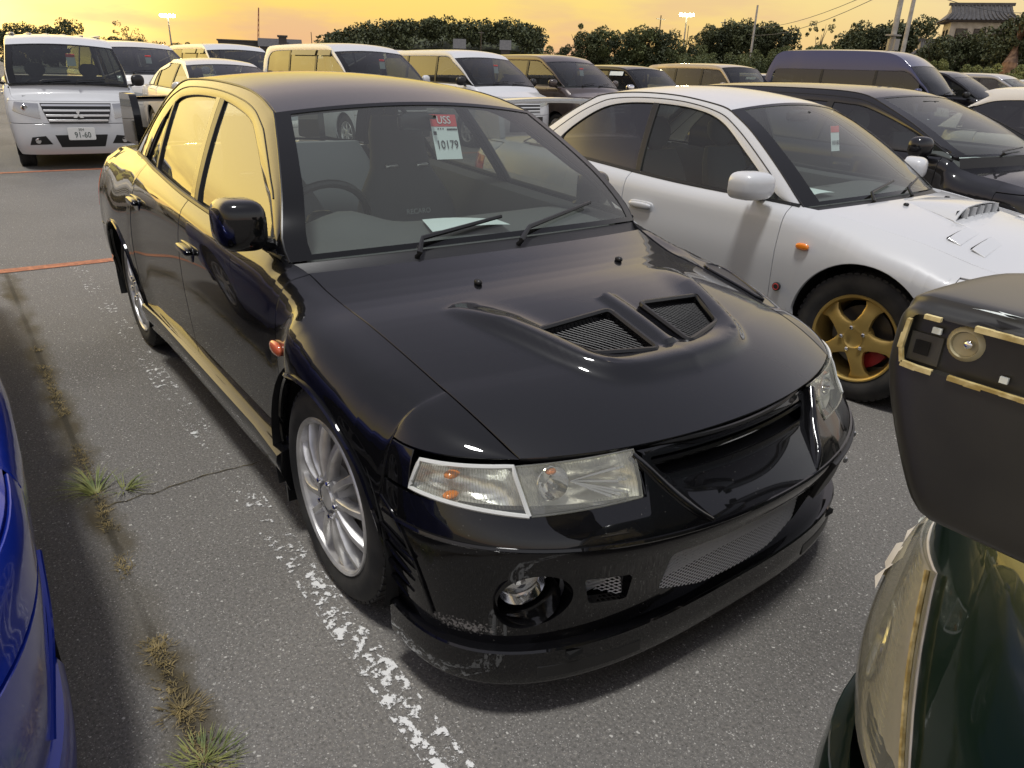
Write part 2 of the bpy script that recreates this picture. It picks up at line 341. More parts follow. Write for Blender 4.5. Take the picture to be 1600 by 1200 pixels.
# ---------------------------------------------------------------- wheels
def superell(c, r, n=2.6, nu=20, nv=12, R=None):
    """closed rounded lump (superellipsoid)"""
    sg = lambda a, p: np.sign(a) * np.abs(a) ** p
    U_ = np.linspace(-math.pi, math.pi, nu, endpoint=False); V_ = np.linspace(-math.pi / 2, math.pi / 2, nv)
    P = np.array([[(r[0] * sg(math.cos(v), 2 / n) * sg(math.cos(u), 2 / n), r[1] * sg(math.cos(v), 2 / n) * sg(math.sin(u), 2 / n), r[2] * sg(math.sin(v), 2 / n)) for u in U_] for v in V_])
    if R is not None: P = P @ np.array(R).T
    return P + np.array(c)
_wheels = {}
def wheel_meshes(style, R, W, rr):
    key = (style, round(R, 3), round(W, 3), round(rr, 3))
    if key in _wheels: return _wheels[key]
    t = MB(); sw = R - rr
    prof = [(rr - .012, -W + .012), (rr + .004, -W + .002), (rr + sw * .55, -W - .007), (R - .012, -W + .012), (R, -W + .03)]
    for g in (.25, .42, .58, .75):
        h = -W + W * g; prof += [(R + .001, h - .006), (R - .006, h - .004), (R - .006, h + .004), (R + .001, h + .006)]
    prof += [(R, -.03), (R - .004, -.016), (R - .014, -.004), (rr + sw * .55, .006), (rr + sw * .3, .005), (rr + sw * .26, .003), (rr + .004, -.003), (rr - .008, -.010)]
    t.lathe(prof, (0, 0, 0), n=72)
    # shoulder blocks of the tread
    for k in range(56):
        a = k * 2 * math.pi / 56
        for h0, h1 in ((-.052, -.012), (-W + .012, -W + .052)):
            Rm = [[math.cos(a), 0, -math.sin(a)], [0, 1, 0], [math.sin(a), 0, math.cos(a)]]
            t.box(np.array(Rm) @ np.array([R - .004, (h0 + h1) / 2, 0]), (.011, h1 - h0, .024), Rm)
    to = t.obj('tyre', M['rubber'])
    r = MB()
    r.lathe([(rr - .002, -W + .01), (rr - .004, -.012), (rr + .003, -.004), (rr + .001, .001), (rr - .006, .0015), (rr - .012, -.004), (rr - .016, -.03), (rr - .03, -.05), (rr - .03, -W + .01)], (0, 0, 0), n=64)
    def spoke(a, ws, ro, hh, th, sk=0, n=9):
        ring = []
        for i in range(n):
            q = i / (n - 1); rad = .05 + (ro - .05) * q; w_ = np.interp(q, np.linspace(0, 1, len(ws)), ws); h = np.interp(q, np.linspace(0, 1, len(hh)), hh)
            sec = [(-w_, h - th), (-w_, h - .006), (-w_ * .7, h), (w_ * .7, h), (w_, h - .006), (w_, h - th)]
            aa = a + sk * q
            ring.append([(rad * math.cos(aa) - p * math.sin(aa), hq, rad * math.sin(aa) + p * math.cos(aa)) for p, hq in sec])
        r.grid(np.array(ring), closed=True)
    if style == 'multi':
        for k in range(12): spoke(k * math.pi / 6 + .1, [.012, .0105, .0105, .014], rr - .012, [.004, .008, .004, -.012], .032, .10)
        r.lathe([(.085, -.05), (.078, -.002), (.062, .006), (.05, -.004), (.040, -.006), (.036, .006), (.0, .009)], (0, 0, 0), n=40)
        mm = M['rim']
    elif style == 'gold':
        for k in range(5): spoke(k * 2 * math.pi / 5 + .32, [.052, .036, .03, .034, .062], rr - .010, [.0, .006, .002, -.010, -.022], .03)
        r.lathe([(.085, -.045), (.082, -.004), (.07, .0), (.045, .002), (.034, -.006), (.0, -.006)], (0, 0, 0), n=40)
        mm = M['gold']
    else:
        for k in range(7): spoke(k * 2 * math.pi / 7, [.03, .02, .018, .03], rr - .012, [-.01, -.004, -.008, -.02], .03)
        r.lathe([(.07, -.05), (.066, -.01), (.05, -.004), (.0, -.004)], (0, 0, 0), n=28)
        mm = M['rim']
    ro = r.obj('rim', mm)
    nuts = []
    for k in range(5):
        n = MB(); a = k * 2 * math.pi / 5 + (.32 + math.pi / 5 if style == 'gold' else .3)
        n.lathe([(.011, -.02), (.010, .014), (.006, .018), (0, .018)], (.057 * math.cos(a), -.004, .057 * math.sin(a)), n=10); nuts.append(n.obj('wheel_nut', M['chrome']))
    d = MB(); d.lathe([(.0, -.085), (.15, -.085), (.15, -.10), (.0, -.10)], (0, 0, 0), n=36); do = d.obj('brake_disc', M['disc'])
    c = MB(); c.lathe([(.155, -.115), (.155, -.06), (.09, -.06), (.09, -.115)], (0, 0, 0), n=10, a0=-.55, a1=.75); co = c.obj('brake_caliper', M['caliper'])
    res = [(o.name.split('.')[0], o.data) for o in (to, ro, do, co, *nuts)]
    for o in (to, ro, do, co, *nuts): bpy.data.objects.remove(o)
    _wheels[key] = res; return res
def add_wheel(root, x, y, style, R, W, rr, right, detail=True, spin=0.0, steer=0.0):
    ms = wheel_meshes(style, R, W, rr); t = None
    for k, (nm, me) in enumerate(ms):
        if not detail and k > 1: break
        o = bpy.data.objects.new(nm, me); COL.objects.link(o)
        if k == 0: t = o; o.parent = root; o.location = (x, y, R - .004); o.rotation_euler = (0, spin, (math.pi if right else 0) + steer)
        else: o.parent = t
    return t

def loft_seat(mb, base, h, ws, ts, lean, n=2.8, xs=None):
    """seat back / cushion as a stack of rounded sections"""
    rings = []
    for i in range(len(ws)):
        q = i / (len(ws) - 1); z = base[2] + h * q; x = base[0] - lean * q + (xs[i] if xs else 0); a = np.linspace(0, 2 * math.pi, 18, endpoint=False)
        rings.append([(x + ts[i] * np.sign(math.cos(k)) * abs(math.cos(k)) ** (2 / n), base[1] + ws[i] * np.sign(math.sin(k)) * abs(math.sin(k)) ** (2 / n), z) for k in a])
    P = np.array(rings); Q = np.array([resamp(np.vstack([P[:, k]]), len(ws) * 2) for k in range(P.shape[1])]).transpose(1, 0, 2)
    mb.grid(Q, closed=True); c0 = Q[-1].mean(0); o = len(mb.v); mb.v.append(tuple(c0)); k0 = o - Q.shape[1]
    mb.f += [(k0 + j, k0 + (j + 1) % Q.shape[1], o) for j in range(Q.shape[1])]; mb.m += [0] * Q.shape[1]

class Car:
    def __init__(s, sp):
        s.sp = sp; g = sp.get
        s.root = thing(sp['name'], sp['label'], sp['cat'], group=g('group'))
        s.pm = M[sp['paint']]; s.hm = M[g('hood_paint', sp['paint'])]
        xs = np.array(sp['xs'], float); sec = np.array(sp['secs'], float)  # (nx,K,2)
        o = np.argsort(xs); s.tr = [[pchip(xs[o], sec[o, k, c]) for c in (0, 1)] for k in range(sec.shape[1])]
        s.x0 = sp['x0']; s.xr0 = sp['xr0']; s.arch = sp['arches']; s.n = g('nexp', 2.2); s.nr = g('nexp_r', 2.4)
        s.pf = pchip(*zip(*sp['nose'])); s.pr = pchip(*zip(*sp['tail']))
        s.k1, s.k2 = g('tumble', (.45, .3)); s.det = g('detail', True); s.hi = g('hi', 1.0)
    def sec(s, x):
        return np.array([[f(x) for f in t] for t in s.tr], float)
    def curve(s, x): return crv(s.sec(x), 8)
    def belt(s, x): t = s.tr[-1]; return float(t[0](x)), float(t[1](x))
    def zb(s, x):
        z = -1
        for xc, zc, r in s.arch:
            if abs(x - xc) < r: z = max(z, zc + math.sqrt(r * r - (x - xc) ** 2))
        return z
    def side(s, xa, xb, rows=18, dx=.05):
        X = list(np.linspace(xa, xb, max(3, int(abs(xb - xa) / dx))))
        lo, hi = min(xa, xb), max(xa, xb)
        for xc, zc, r in s.arch:
            X += [x for x in xc + r * np.cos(np.linspace(.02, math.pi - .02, 29)) if lo < x < hi]
            X += [x for x in (xc - r - .001, xc + r + .001) if lo < x < hi]
        X = np.array(sorted(X)); keep = np.concatenate([[True], np.diff(X) > 5e-4]); X = X[keep]
        P = []
        for x in X:
            c = s.curve(x); z = s.zb(x)
            if z > c[0, 1]:
                i = np.argmax(c[:, 1] > z); t = (z - c[i - 1, 1]) / (c[i, 1] - c[i - 1, 1]) if i else 0
                c = np.vstack([c[i - 1] * (1 - t) + c[i] * t, c[i:]]) if i else c
            c = resamp(c, np.linspace(0, 1, rows) ** .9)
            P.append(np.column_stack([np.full(rows, x), c]))
        return np.array(P)
    def lastcol(s, front):
        """edge of the side panel at the nose / tail, with a row snapped to the lid height (and the lamp foot)"""
        x0 = s.x0 if front else s.xr0; e = s.sp.get('hood' if front else 'deck'); c = s.curve(x0)
        P = np.column_stack([np.full(s.sp.get('rows', 18), x0), resamp(c, np.linspace(0, 1, s.sp.get('rows', 18)) ** .9)])
        im = np.argmax(c[:, 1]); j = None; jf = None
        def snap(z):
            k = min(int(np.abs(P[:, 2] - z).argmin()), len(P) - 4); P[k] = (x0, np.interp(z, c[:im + 1, 1], c[:im + 1, 0]), z); return k
        if e:
            j = min(int(np.abs(P[:, 2] - e['zh']).argmin()), len(P) - 4)
            if j < int(np.abs(P[:, 2] - e['zh']).argmin()): P[j:] = np.column_stack([np.full(len(P) - j, x0), resamp(np.vstack([[np.interp(e['zh'], c[:im + 1, 1], c[:im + 1, 0]), e['zh']], c[c[:, 1] > e['zh'] + 1e-6]]), len(P) - j)])
            else: j = snap(e['zh'])
        if front and s.sp.get('lampfoot'): jf = snap(s.sp['lampfoot'])
        return (P[j:] if e else None), P, j, jf
    def ys(s, front, z):
        x = s.x0 if front else s.xr0; c = s.curve(x); i = np.argmax(c[:, 1]); return np.interp(z, c[:i + 1, 1], c[:i + 1, 0])
    def wrap(s, t, z, front=True):
        """point on the nose / tail; t -1..1 runs round from right to left"""
        x0 = s.x0 if front else s.xr0; a = float((s.pf if front else s.pr)(z)) - x0; b = float(s.ys(front, z)); n = s.n if front else s.nr
        if callable(n): n = n(z)
        th = t * math.pi / 2
        return np.array([x0 + a * abs(math.cos(th)) ** (2 / n), b * np.sign(t) * abs(math.sin(th)) ** (2 / n), z])
    def t_of_y(s, y, z, front=True):
        b = float(s.ys(front, z)); n = s.n if front else s.nr
        if callable(n): n = n(z)
        return np.sign(y) * 2 / math.pi * math.asin(min(1, abs(y) / b) ** (n / 2))
    def band(s, t0, t1, zlo, zhi, nu=40, nv=10, front=True, off=0.0):
        f = lambda q, t: q(t) if callable(q) else q
        P = np.array([[s.wrap(t, f(zlo, t) + (f(zhi, t) - f(zlo, t)) * v, front) for v in np.linspace(0, 1, nv)] for t in np.linspace(t0, t1, nu)])
        if off:
            N = gnorm(P); sg = 1 if front else -1
            if (N[..., 0].sum() * sg) < 0: N = -N
            P = P + N * off
        return P
    def patch(s, name, c, m, off=.004, th=.02, parent=None, nu=10, nv=6, front=True, both=False, rnd=.003):
        """lamp, grille, slot: four (t,z) corners bl br tr tl on the nose, standing off proud"""
        obs = []
        for sd in ((1, -1) if both else (1,)):
            cc = [(a * sd, b) for a, b in c]
            P = quadpatch(lambda a, b: s.wrap(a, b, front), cc, nu, nv); N = gnorm(P); sg = 1 if front else -1
            if N[..., 0].sum() * sg < 0: N = -N
            mb = MB(); panel(mb, P + N * off, 0, th, out=(sg, 0, 0), rnd=rnd); obs.append(mb.obj(name, m, parent or s.root))
        return obs
    def G(s, x, z):
        y, z0 = s.belt(x); t = max(z - z0, 0); return y - s.k1 * t - s.k2 * t * t
    def end(s, front):
        """hood or boot lid + fender tip"""
        sp = s.sp; sg = 1 if front else -1; x0 = s.x0 if front else s.xr0
        e = sp['hood'] if front else sp['deck']; xc, bulge, crown, zh, yh = e['xc'], e['bulge'], e['crown'], e['zh'], e['yh']
        zhf = (lambda y: zh + e.get('edge', 0) * (1 - (y / yh) ** 2))
        nv = e.get('nv', 25); nu = e.get('nu', 25); V = np.linspace(-1, 1, nv)
        yc, zc = s.belt(xc)
        rear = np.array([(xc + sg * bulge * (1 - v * v), yc * v, zc + crown * (1 - v * v) - .004) for v in V])
        edge = np.array([s.wrap(s.t_of_y(yh * v, zhf(yh * v), front), zhf(yh * v), front) for v in V])
        seam = np.array([(x, *s.belt(x)) for x in np.linspace(xc, x0, 16)])
        corner = edge[-1]
        tg = seam[-1] - seam[-3]; tg = tg / abs(tg[0]) * abs(corner[0] - seam[-1][0]); q_ = np.linspace(0, 1, 17)[:, None]; cp = seam[-1] + tg * .5; cp[2] = max(cp[2], corner[2] * .75 + seam[-1][2] * .25); cp[1] = max(cp[1], corner[1]); tipc = (1 - q_) ** 2 * seam[-1] + 2 * q_ * (1 - q_) * cp + q_ ** 2 * corner
        L_ = resamp(np.vstack([seam, tipc[1:]]), nu); R_ = L_ * [1, -1, 1]
        H = coons(R_, L_, rear, edge)      # u along car, v across
        u = np.linspace(0, 1, nu)[:, None]; v = V[None]
        H[..., 2] += e.get('mid', .012) * np.sin(math.pi * u) * (1 - v ** 2)
        zt = zhf(yh); A = s.lastcol(front)[0]; na = len(A); t1 = s.t_of_y(yh, zt, front)
        Bc = np.array([s.wrap(t, zt, front) for t in np.linspace(1, t1, 14)]); Cc = resamp(tipc, 14)
        sv = np.linspace(0, 1, na); lin = A[0] + (A[-1] - A[0]) * sv[:, None]
        T = np.array([(1 - sv)[:, None] * Bc[k] + sv[:, None] * Cc[k] + (1 - k / 13) * (A - lin) for k in range(14)])
        return H, T
    def green(s):
        sp = s.sp; K = np.array(sp['K'], float); ia, ic = sp['ia'], sp['ic']
        s.KA = resamp(crv(K[:ia + 1], 8), 16); s.KR = resamp(crv(K[ia:ic + 1], 8), 24); s.KC = resamp(crv(K[ic:], 8), 16)
        s.Kall = np.vstack([s.KA[:-1], s.KR[:-1], s.KC])
        lift = lambda Q, sd=1: np.array([(x, sd * s.G(x, z), z) for x, z in Q])
        s.lift = lift
        Wp = np.array(sp['W'], float); s.W = resamp(crv(Wp, 8), 80)
        V = np.linspace(-1, 1, 21)
        def cross(p, bx, bz, lowz=0): return np.array([(p[0] + bx * (1 - v * v), p[1] * v, p[2] + bz * (1 - v * v)) for v in V])
        a0, a1 = lift(s.KA)[0], lift(s.KA)[-1]; c0, c1 = lift(s.KC)[0], lift(s.KC)[-1]
        ws = sp['ws']
        s.cowl = cross(a0, ws[0], ws[1]); s.header = cross(a1, ws[2], ws[3]); s.rheader = cross(c0, -ws[4], ws[5]); s.rbase = cross(c1, -ws[6], ws[7])
        s.WS = coons(lift(s.KA, -1), lift(s.KA), s.cowl, s.header)
        s.RF = coons(lift(s.KR, -1), lift(s.KR), s.header, s.rheader)
        u = np.linspace(0, 1, 24)[:, None]; s.RF[..., 2] += sp.get('roofmid', .01) * np.sin(math.pi * u) * (1 - np.abs(V[None]) ** 2.4)
        s.RW = coons(lift(s.KC, -1), lift(s.KC), s.rheader, s.rbase)
    def inset_strip(s, name, P, m, wu=(.02, .02), wv=(.03, .03), off=.003):
        mb = MB(); nu, nv = P.shape[:2]; N = gnorm(P); N *= np.sign((N * (P - P.mean((0, 1)) + [0, 0, .001])).sum()) or 1
        if N[..., 2].sum() < 0: N = -N
        def samp(u, v):
            a, b = u * (nu - 1), v * (nv - 1); i, j = min(int(a), nu - 2), min(int(b), nv - 2); f, h = a - i, b - j
            g = lambda Q: (1 - f) * (1 - h) * Q[i, j] + f * (1 - h) * Q[i + 1, j] + f * h * Q[i + 1, j + 1] + (1 - f) * h * Q[i, j + 1]
            return g(P) + g(N) * off
        for u0, u1, v0, v1, n1, n2 in ((0, wu[0], 0, 1, 2, 21), (1 - wu[1], 1, 0, 1, 2, 21), (wu[0], 1 - wu[1], 0, wv[0], 16, 2), (wu[0], 1 - wu[1], 1 - wv[1], 1, 16, 2)):
            if u1 - u0 < 1e-4 or v1 - v0 < 1e-4: continue
            mb.grid(np.array([[samp(a, b) for b in np.linspace(v0, v1, n2)] for a in np.linspace(u0, u1, n1)]))
        return mb.obj(name, m, s.root)
    def build(s):
        sp = s.sp; g = sp.get; root = s.root; W = M
        s.green()
        # ---- sides
        for sd in (1, -1):
            for nm, xa, xb in sp['panels']:
                P = s.side(xa, xb, g('rows', 18)); mb = MB(); op = ''
                if xb == s.x0 and 'hood' in sp: P[-1] = s.lastcol(True)[1]; op = 'b'
                if xa == s.xr0 and 'deck' in sp: P[0] = s.lastcol(False)[1]; op = 'a'
                panel(mb, P * [1, sd, 1], out=(0, sd, 0), flange=.02, open_=op)
                if xb == s.x0 and 'hood' in sp:
                    H, T = s.end(True); panel(mb, T * [1, sd, 1], out=(.3, sd, 1), flange=.02, open_='a')
                    _, PL, j, jf = s.lastcol(True)
                    if jf is not None:
                        col = PL[jf:j + 1]; P2 = np.array([[s.wrap(t, q[2]) for q in col] for t in np.linspace(1, .876, 10)]); P2[0] = col; panel(mb, P2 * [1, sd, 1], out=(.3, sd, 0), flange=.02, open_='a')
                if xa == s.xr0 and 'deck' in sp:
                    H, T = s.end(False); panel(mb, T * [1, sd, 1], out=(-.3, sd, 1), flange=.02, open_='a')
                o = mb.obj(nm, s.pm, root)
                if nm in g('handles', {}):
                    hx, hz = sp['handles'][nm]; c = s.curve(hx); y = np.interp(hz, c[:np.argmax(c[:, 1]), 1], c[:np.argmax(c[:, 1]), 0])
                    hb = MB(); hb.grid(superell((hx, sd * (y + .014), hz + .008), (.085, .014, .016), 3), closed=True); h = hb.obj('door_handle', s.pm, o)
                    if s.hi > 1:
                        rb = MB(); rb.grid(superell((hx, sd * (y - .003), hz - .002), (.095, .008, .034), 4), closed=True); rb.obj('handle_recess', s.pm, o)
            # arch liners, skirts
            for xc, zc, r in s.arch:
                mb = MB(); yo = float(np.interp(zc + r, s.curve(xc)[:, 1], s.curve(xc)[:, 0])) - .03
                mb.lathe([(r + .025, 0), (r + .02, -.36), (0, -.36)], (xc, yo, zc), n=24, a0=-.35, a1=math.pi + .35)
                if sd < 0:
                    k = len(mb.v); n3 = 24 * 3; mb.v[k - n3:] = [(a, -b, c) for a, b, c in mb.v[k - n3:]]
                mb.obj('wheel_arch_liner', W['gap'], root)
            # ---- glasshouse side
            lift = s.lift
            Kc = resamp(s.Kall, 64); Wc = resamp(s.W, 64); P = []
            for i in range(64):
                row = []
                for q in np.linspace(0, 1, 6):
                    x, z = Kc[i] * (1 - q) + Wc[i] * q; row.append((x, s.G(x, z) + .008 * math.sin(math.pi * q), z))
                P.append(row)
            P = np.array(P) * [1, sd, 1]; mb = MB(); panel(mb, P, 0, .022, out=(0, sd, .3)); mb.obj('pillar_and_roof_rail', M[g('pillar_paint', sp['paint'])], root)
            if s.hi > 1:   # shut line of the door frames and the drip rail along the roof
                for q, nm, rr in ((.50, 'door_frame_seal', .0028), (.02, 'drip_rail', .0045)):
                    i0 = 6 if q > .1 else 0
                    L_ = np.array([(Kc[i] * (1 - q) + Wc[i] * q) for i in range(i0, 64)]); mb = MB(); mb.tube([(x, sd * (s.G(x, z) + .008 * math.sin(math.pi * q) + .0005), z) for x, z in L_], rr, 6); mb.obj(nm, W['trim'], root)
            Wi = s.W[np.argsort(s.W[:, 0])]
            top = lambda x: float(np.interp(x, Wi[:, 0], Wi[:, 1]))
            for wi, (xa0, xa1, xb0, xb1, gm) in enumerate(sp['windows']):
                P = []
                for u in np.linspace(0, 1, 14):
                    x0_ = xa0 + (xb0 - xa0) * u; x1_ = xa1 + (xb1 - xa1) * u
                    z0_, z1_ = s.belt(x0_)[1] - .01, max(top(x1_) - .001, s.belt(x1_)[1] + .004)
                    P.append([(x0_ + (x1_ - x0_) * v, s.G(x0_ + (x1_ - x0_) * v, z0_ + (z1_ - z0_) * v) - .010, z0_ + (z1_ - z0_) * v) for v in np.linspace(0, 1, 8)])
                P = np.array(P) * [1, sd, 1]; mb = MB(); mb.grid(P); mb.obj('side_window', M[gm], root, fix=False)
                if s.hi > 1 or wi == 0:
                    # rubber seal round the glass
                    ring = np.vstack([P[:, 0], P[-1, 1:], P[::-1, -1][1:], P[0, ::-1][1:]]); mb = MB(); mb.tube(ring + [0, sd * .004, 0], .006, 5); mb.obj('window_seal', W['trim'], root)
            for (x0a, x1a, x0b, x1b, pm) in g('bars', []):
                z0_ = s.belt(x0a)[1] - .005
                P = []
                for u in np.linspace(0, 1, 3):
                    xa_, xb_ = x0a + (x0b - x0a) * u, x1a + (x1b - x1a) * u; zt = top(xb_) + .006
                    P.append([(xa_ + (xb_ - xa_) * v, s.G(xa_ + (xb_ - xa_) * v, z0_ + (zt - z0_) * v) + .001, z0_ + (zt - z0_) * v) for v in np.linspace(0, 1, 8)])
                mb = MB(); panel(mb, np.array(P) * [1, sd, 1], 0, .015, out=(0, sd, 0)); mb.obj('window_pillar', M[pm], root)
            xb_, xe_ = s.Kall[0][0], s.Kall[-1][0]
            pts = np.array([(x, sd * (s.belt(x)[0] + .003), s.belt(x)[1] + .001) for x in np.linspace(xb_ - .02, xe_ + .1, 24)])
            mb = MB(); mb.tube(pts, .010, 6); mb.obj('belt_moulding', W['trim'], root)
        # ---- roof, glass
        mb = MB(); panel(mb, s.RF, .002, .02, out=(0, 0, 1)); s.roof = mb.obj('roof', M[g('roof_paint', sp['paint'])], root)
        mb = MB(); mb.grid(s.WS); s.ws = mb.obj('windshield', M[g('ws_glass', 'bg_glass')], root, fix=False)
        s.inset_strip('windshield_seal', s.WS, W['frit'], (.03, .03) if s.hi > 1 else (.03, .03), g('frit', (.07, .035)))
        mb = MB(); mb.grid(s.RW); mb.obj('rear_window', M[g('rw_glass', 'bg_glass')], root, fix=False)
        s.inset_strip('rear_window_seal', s.RW, W['frit'], (.03, .03), (.04, .05))
        # ---- hood, boot
        if 'hood' in sp:
            H, T = s.end(True); s.H = H; mb = MB(); panel(mb, H, .002, .02, out=(0, 0, 1)); s.hood = mb.obj('hood', s.hm, root)
            # scuttle between hood and glass
            V = np.linspace(-1, 1, H.shape[1]); q = resamp(s.cowl, H.shape[1]); C_ = np.array([H[0] + [-.004, 0, -.012], (H[0] + q) / 2 - [0, 0, .014], q + [0, 0, -.004]])
            mb = MB(); mb.grid(C_); mb.obj('scuttle_panel', W['black_plastic'], root)
        if 'deck' in sp:
            H, T = s.end(False); mb = MB(); panel(mb, H, .002, .02, out=(0, 0, 1)); mb.obj('boot_lid', s.pm, root)
        # ---- bumpers
        if g('front_bumper', True):
            for (nm, zl, zh_, mm) in sp['nose_bands']:
                mb = MB(); panel(mb, s.band(-1, 1, zl, zh_, 60, g('band_rows', 10)), .002, .03, out=(1, 0, 0)); mb.obj(nm, M[mm] if mm else s.pm, root)
        for (nm, zl, zh_, mm) in sp['tail_bands']:
            mb = MB(); panel(mb, s.band(-1, 1, zl, zh_, 48, 10, front=False), .002, .03, out=(-1, 0, 0)); mb.obj(nm, M[mm] if mm else s.pm, root)
        # ---- floor, bulkheads
        xf, xr = s.x0 + .1, s.xr0 - .1; mb = MB()
        zs = g('floor', .2); xA = s.Kall[0][0]; zA = s.belt(xA)[1] - .06; yA = .62 * g('wscale', 1)
        mb.box(((xf + xr) / 2, 0, zs + .01), (xf - xr, 1.1, .02)); mb.box((xA + .12, 0, (zs + zA) / 2), (.02, 2 * yA, zA - zs)); mb.box((s.Kall[-1][0] + .2, 0, (zs + .55) / 2 + .1), (.02, 2 * yA, .5))
        mb.obj('floor_pan', W['gap'], root)
        # ---- wheels
        wh = sp['wheel']
        for (xc, yw) in wh['at']:
            for sd in (1, -1):
                add_wheel(root, xc, sd * yw, wh['style'], wh['R'], wh['W'], wh['rr'], sd < 0, s.det, spin=random.uniform(0, 6), steer=wh.get('steer', 0) if xc > -1 else 0)
        # ---- cabin
        if g('cabin', True): s.cabin()
        # ---- mirrors
        if 'mirror' in sp:
            mx_, my_, mz_ = sp['mirror']; sc = g('mirror_size', (.075, .105, .075))
            for sd in (1, -1):
                if sd > 0 and 'mirror_l' in sp: mx_, my_, mz_ = sp['mirror_l']
                elif sd < 0: mx_, my_, mz_ = sp['mirror']
                mb = MB(); P = superell((mx_, sd * my_, mz_), sc, sp.get('mirror_n', 2.6), 28, 16); P[..., 0] = np.maximum(P[..., 0], mx_ - sc[0] * .45)
                P[..., 0] -= .25 * (np.abs(P[..., 1]) - my_) ; mb.grid(P, closed=True)
                o = mb.obj('door_mirror', M[g('mirror_paint', sp['paint'])], root)
                xm = s.belt(mx_ - .1)[0]
                b2 = MB(); b2.tube([(mx_, sd * (my_ - .06), mz_ - sc[2] * .75), (mx_ - .02, sd * (xm + .0), mz_ - sc[2] * .95)], [.022, .034], 8, flat=.7); b2.obj('mirror_arm', W['trim'], o)
                b3 = MB(); b3.add([(mx_ - sc[0] * .47, sd * (my_ - sc[1] * .8), mz_ - sc[2] * .7), (mx_ - sc[0] * .47, sd * (my_ + sc[1] * .8), mz_ - sc[2] * .7), (mx_ - sc[0] * .47, sd * (my_ + sc[1] * .8), mz_ + sc[2] * .7), (mx_ - sc[0] * .47, sd * (my_ - sc[1] * .8), mz_ + sc[2] * .7)], [(0, 1, 2, 3)]); b3.obj('mirror_glass', W['chrome'], o)
        # ---- wipers
        for (a, b, c) in g('wipers', []):
            f = lambda v, u, h: s.ws_at(v, u) + np.array([.6, 0, .8]) * h
            mb = MB(); mb.tube([f(*a, .0), f(*a, .03), f(*b, .03), f(*c, .022)], [.012, .010, .008, .006], 6); mb.obj('wiper_arm', W['trim'], root)
        return root
    def ws_at(s, v, u):
        """v -1..1 across (right negative), u 0 cowl..1 header (may be negative for below)"""
        P = s.WS; nu, nv = P.shape[:2]; b = (v + 1) / 2 * (nv - 1); j = min(int(b), nv - 2); h = b - j
        if u < 0: a0 = P[0, j] * (1 - h) + P[0, j + 1] * h; a1 = P[1, j] * (1 - h) + P[1, j + 1] * h; return a0 + (a1 - a0) * u * (nu - 1)
        a = u * (nu - 1); i = min(int(a), nu - 2); f = a - i
        return (1 - f) * ((1 - h) * P[i, j] + h * P[i, j + 1]) + f * ((1 - h) * P[i + 1, j] + h * P[i + 1, j + 1])
    def cabin(s):
        sp = s.sp; root = s.root; xA, zA = s.Kall[0]; zA = s.belt(xA)[1]; yb = s.belt(xA - .4)[0] - .10
        d = sp.get('dash_len', .52); mb = MB(); V = np.linspace(-1, 1, 25)
        prof = [(.02, -.05), (-.10, -.012), (-.25, -.002), (-.38, .0), (-d + .03, -.02), (-d, -.07), (-d + .05, -.2), (-d + .12, -.42)]
        P = np.array([[(xA + a + sp['ws'][0] * (1 - v * v) * .8 * (1 if a > -.2 else .3) , yb * v, zA + b + (.055 * math.exp(-((v + .55) / .22) ** 2) if -.5 < a < -.3 else 0)) for a, b in prof] for v in V])
        P = np.array([resamp(crv(r, 4), 24) for r in P]); mb.grid(P); mb.obj('dashboard', M['dash'], root, fix=False)
        rec = sp.get('recaro'); zs = zA - .42; xS = xA - sp.get('seat_dx', 1.13)
        for sd in (1, -1):
            y = .35 * sd; mb = MB()
            if rec: loft_seat(mb, (xS, y, zs), .74, [.22, .245, .27, .275, .26, .22, .165, .15, .145, .12], [.10, .10, .085, .08, .08, .075, .06, .055, .055, .035], .20)
            else:
                loft_seat(mb, (xS, y, zs), .56, [.22, .235, .24, .235, .22, .18], [.10, .09, .08, .075, .07, .04], .18)
                loft_seat(mb, (xS - .19, y, zs + .56), .20, [.04, .10, .13, .135, .12, .07], [.02, .045, .05, .05, .045, .02], .03)
            b = mb.obj('front_seat_back', M['cloth'], root)
            if rec:
                for k in (-1, 1): lb = MB(); lb.grid(superell((xS - .135 + .065, y + k * .085, zs + .515), (.012, .035, .012), 3, 10, 6), closed=True); lb.obj('belt_slot', M['tan'], b)
                text('lettering', 'RECARO', .035, M['paper'], b, frame_m((xS + .075 - .06 + .02, y, zs + .31), (0, 1, 0), (1, 0, .25)), .0005)
            mb = MB(); mb.grid(superell((xS + .28, y, zs - .02), (.28, .24, .09), 3.2), closed=True); mb.obj('front_seat_cushion', M['cloth'], root)
        mb = MB(); xR = xS - sp.get('rear_dx', .78)
        loft_seat(mb, (xR, 0, zs), .55, [.58, .60, .60, .58, .52], [.10, .09, .08, .07, .04], .2, 5); mb.obj('rear_seat_back', M['cloth'], root)
        mb = MB(); mb.grid(superell((xR + .26, 0, zs - .04), (.28, .6, .08), 5), closed=True); mb.obj('rear_seat_cushion', M['cloth'], root)
        # steering wheel on the right
        mb = MB(); c = np.array([xA - d - .07, -.36, zA - .03]); R_ = .185
        ax = np.array([0, 1.0, 0]); up = np.array([.42, 0, .91]); a = np.linspace(0, 2 * math.pi, 33)
        mb.tube([c + R_ * (math.cos(k) * ax + math.sin(k) * up) for k in a], .015, 8, cap=False)
        for k in (.1, math.pi - .1, 1.5 * math.pi): mb.tube([c, c + R_ * (math.cos(k) * ax + math.sin(k) * up)], .016, 6)
        mb.grid(superell(c, (.04, .07, .06), 2.5, 12, 8), closed=True); mb.obj('steering_wheel', M['trim'], root)
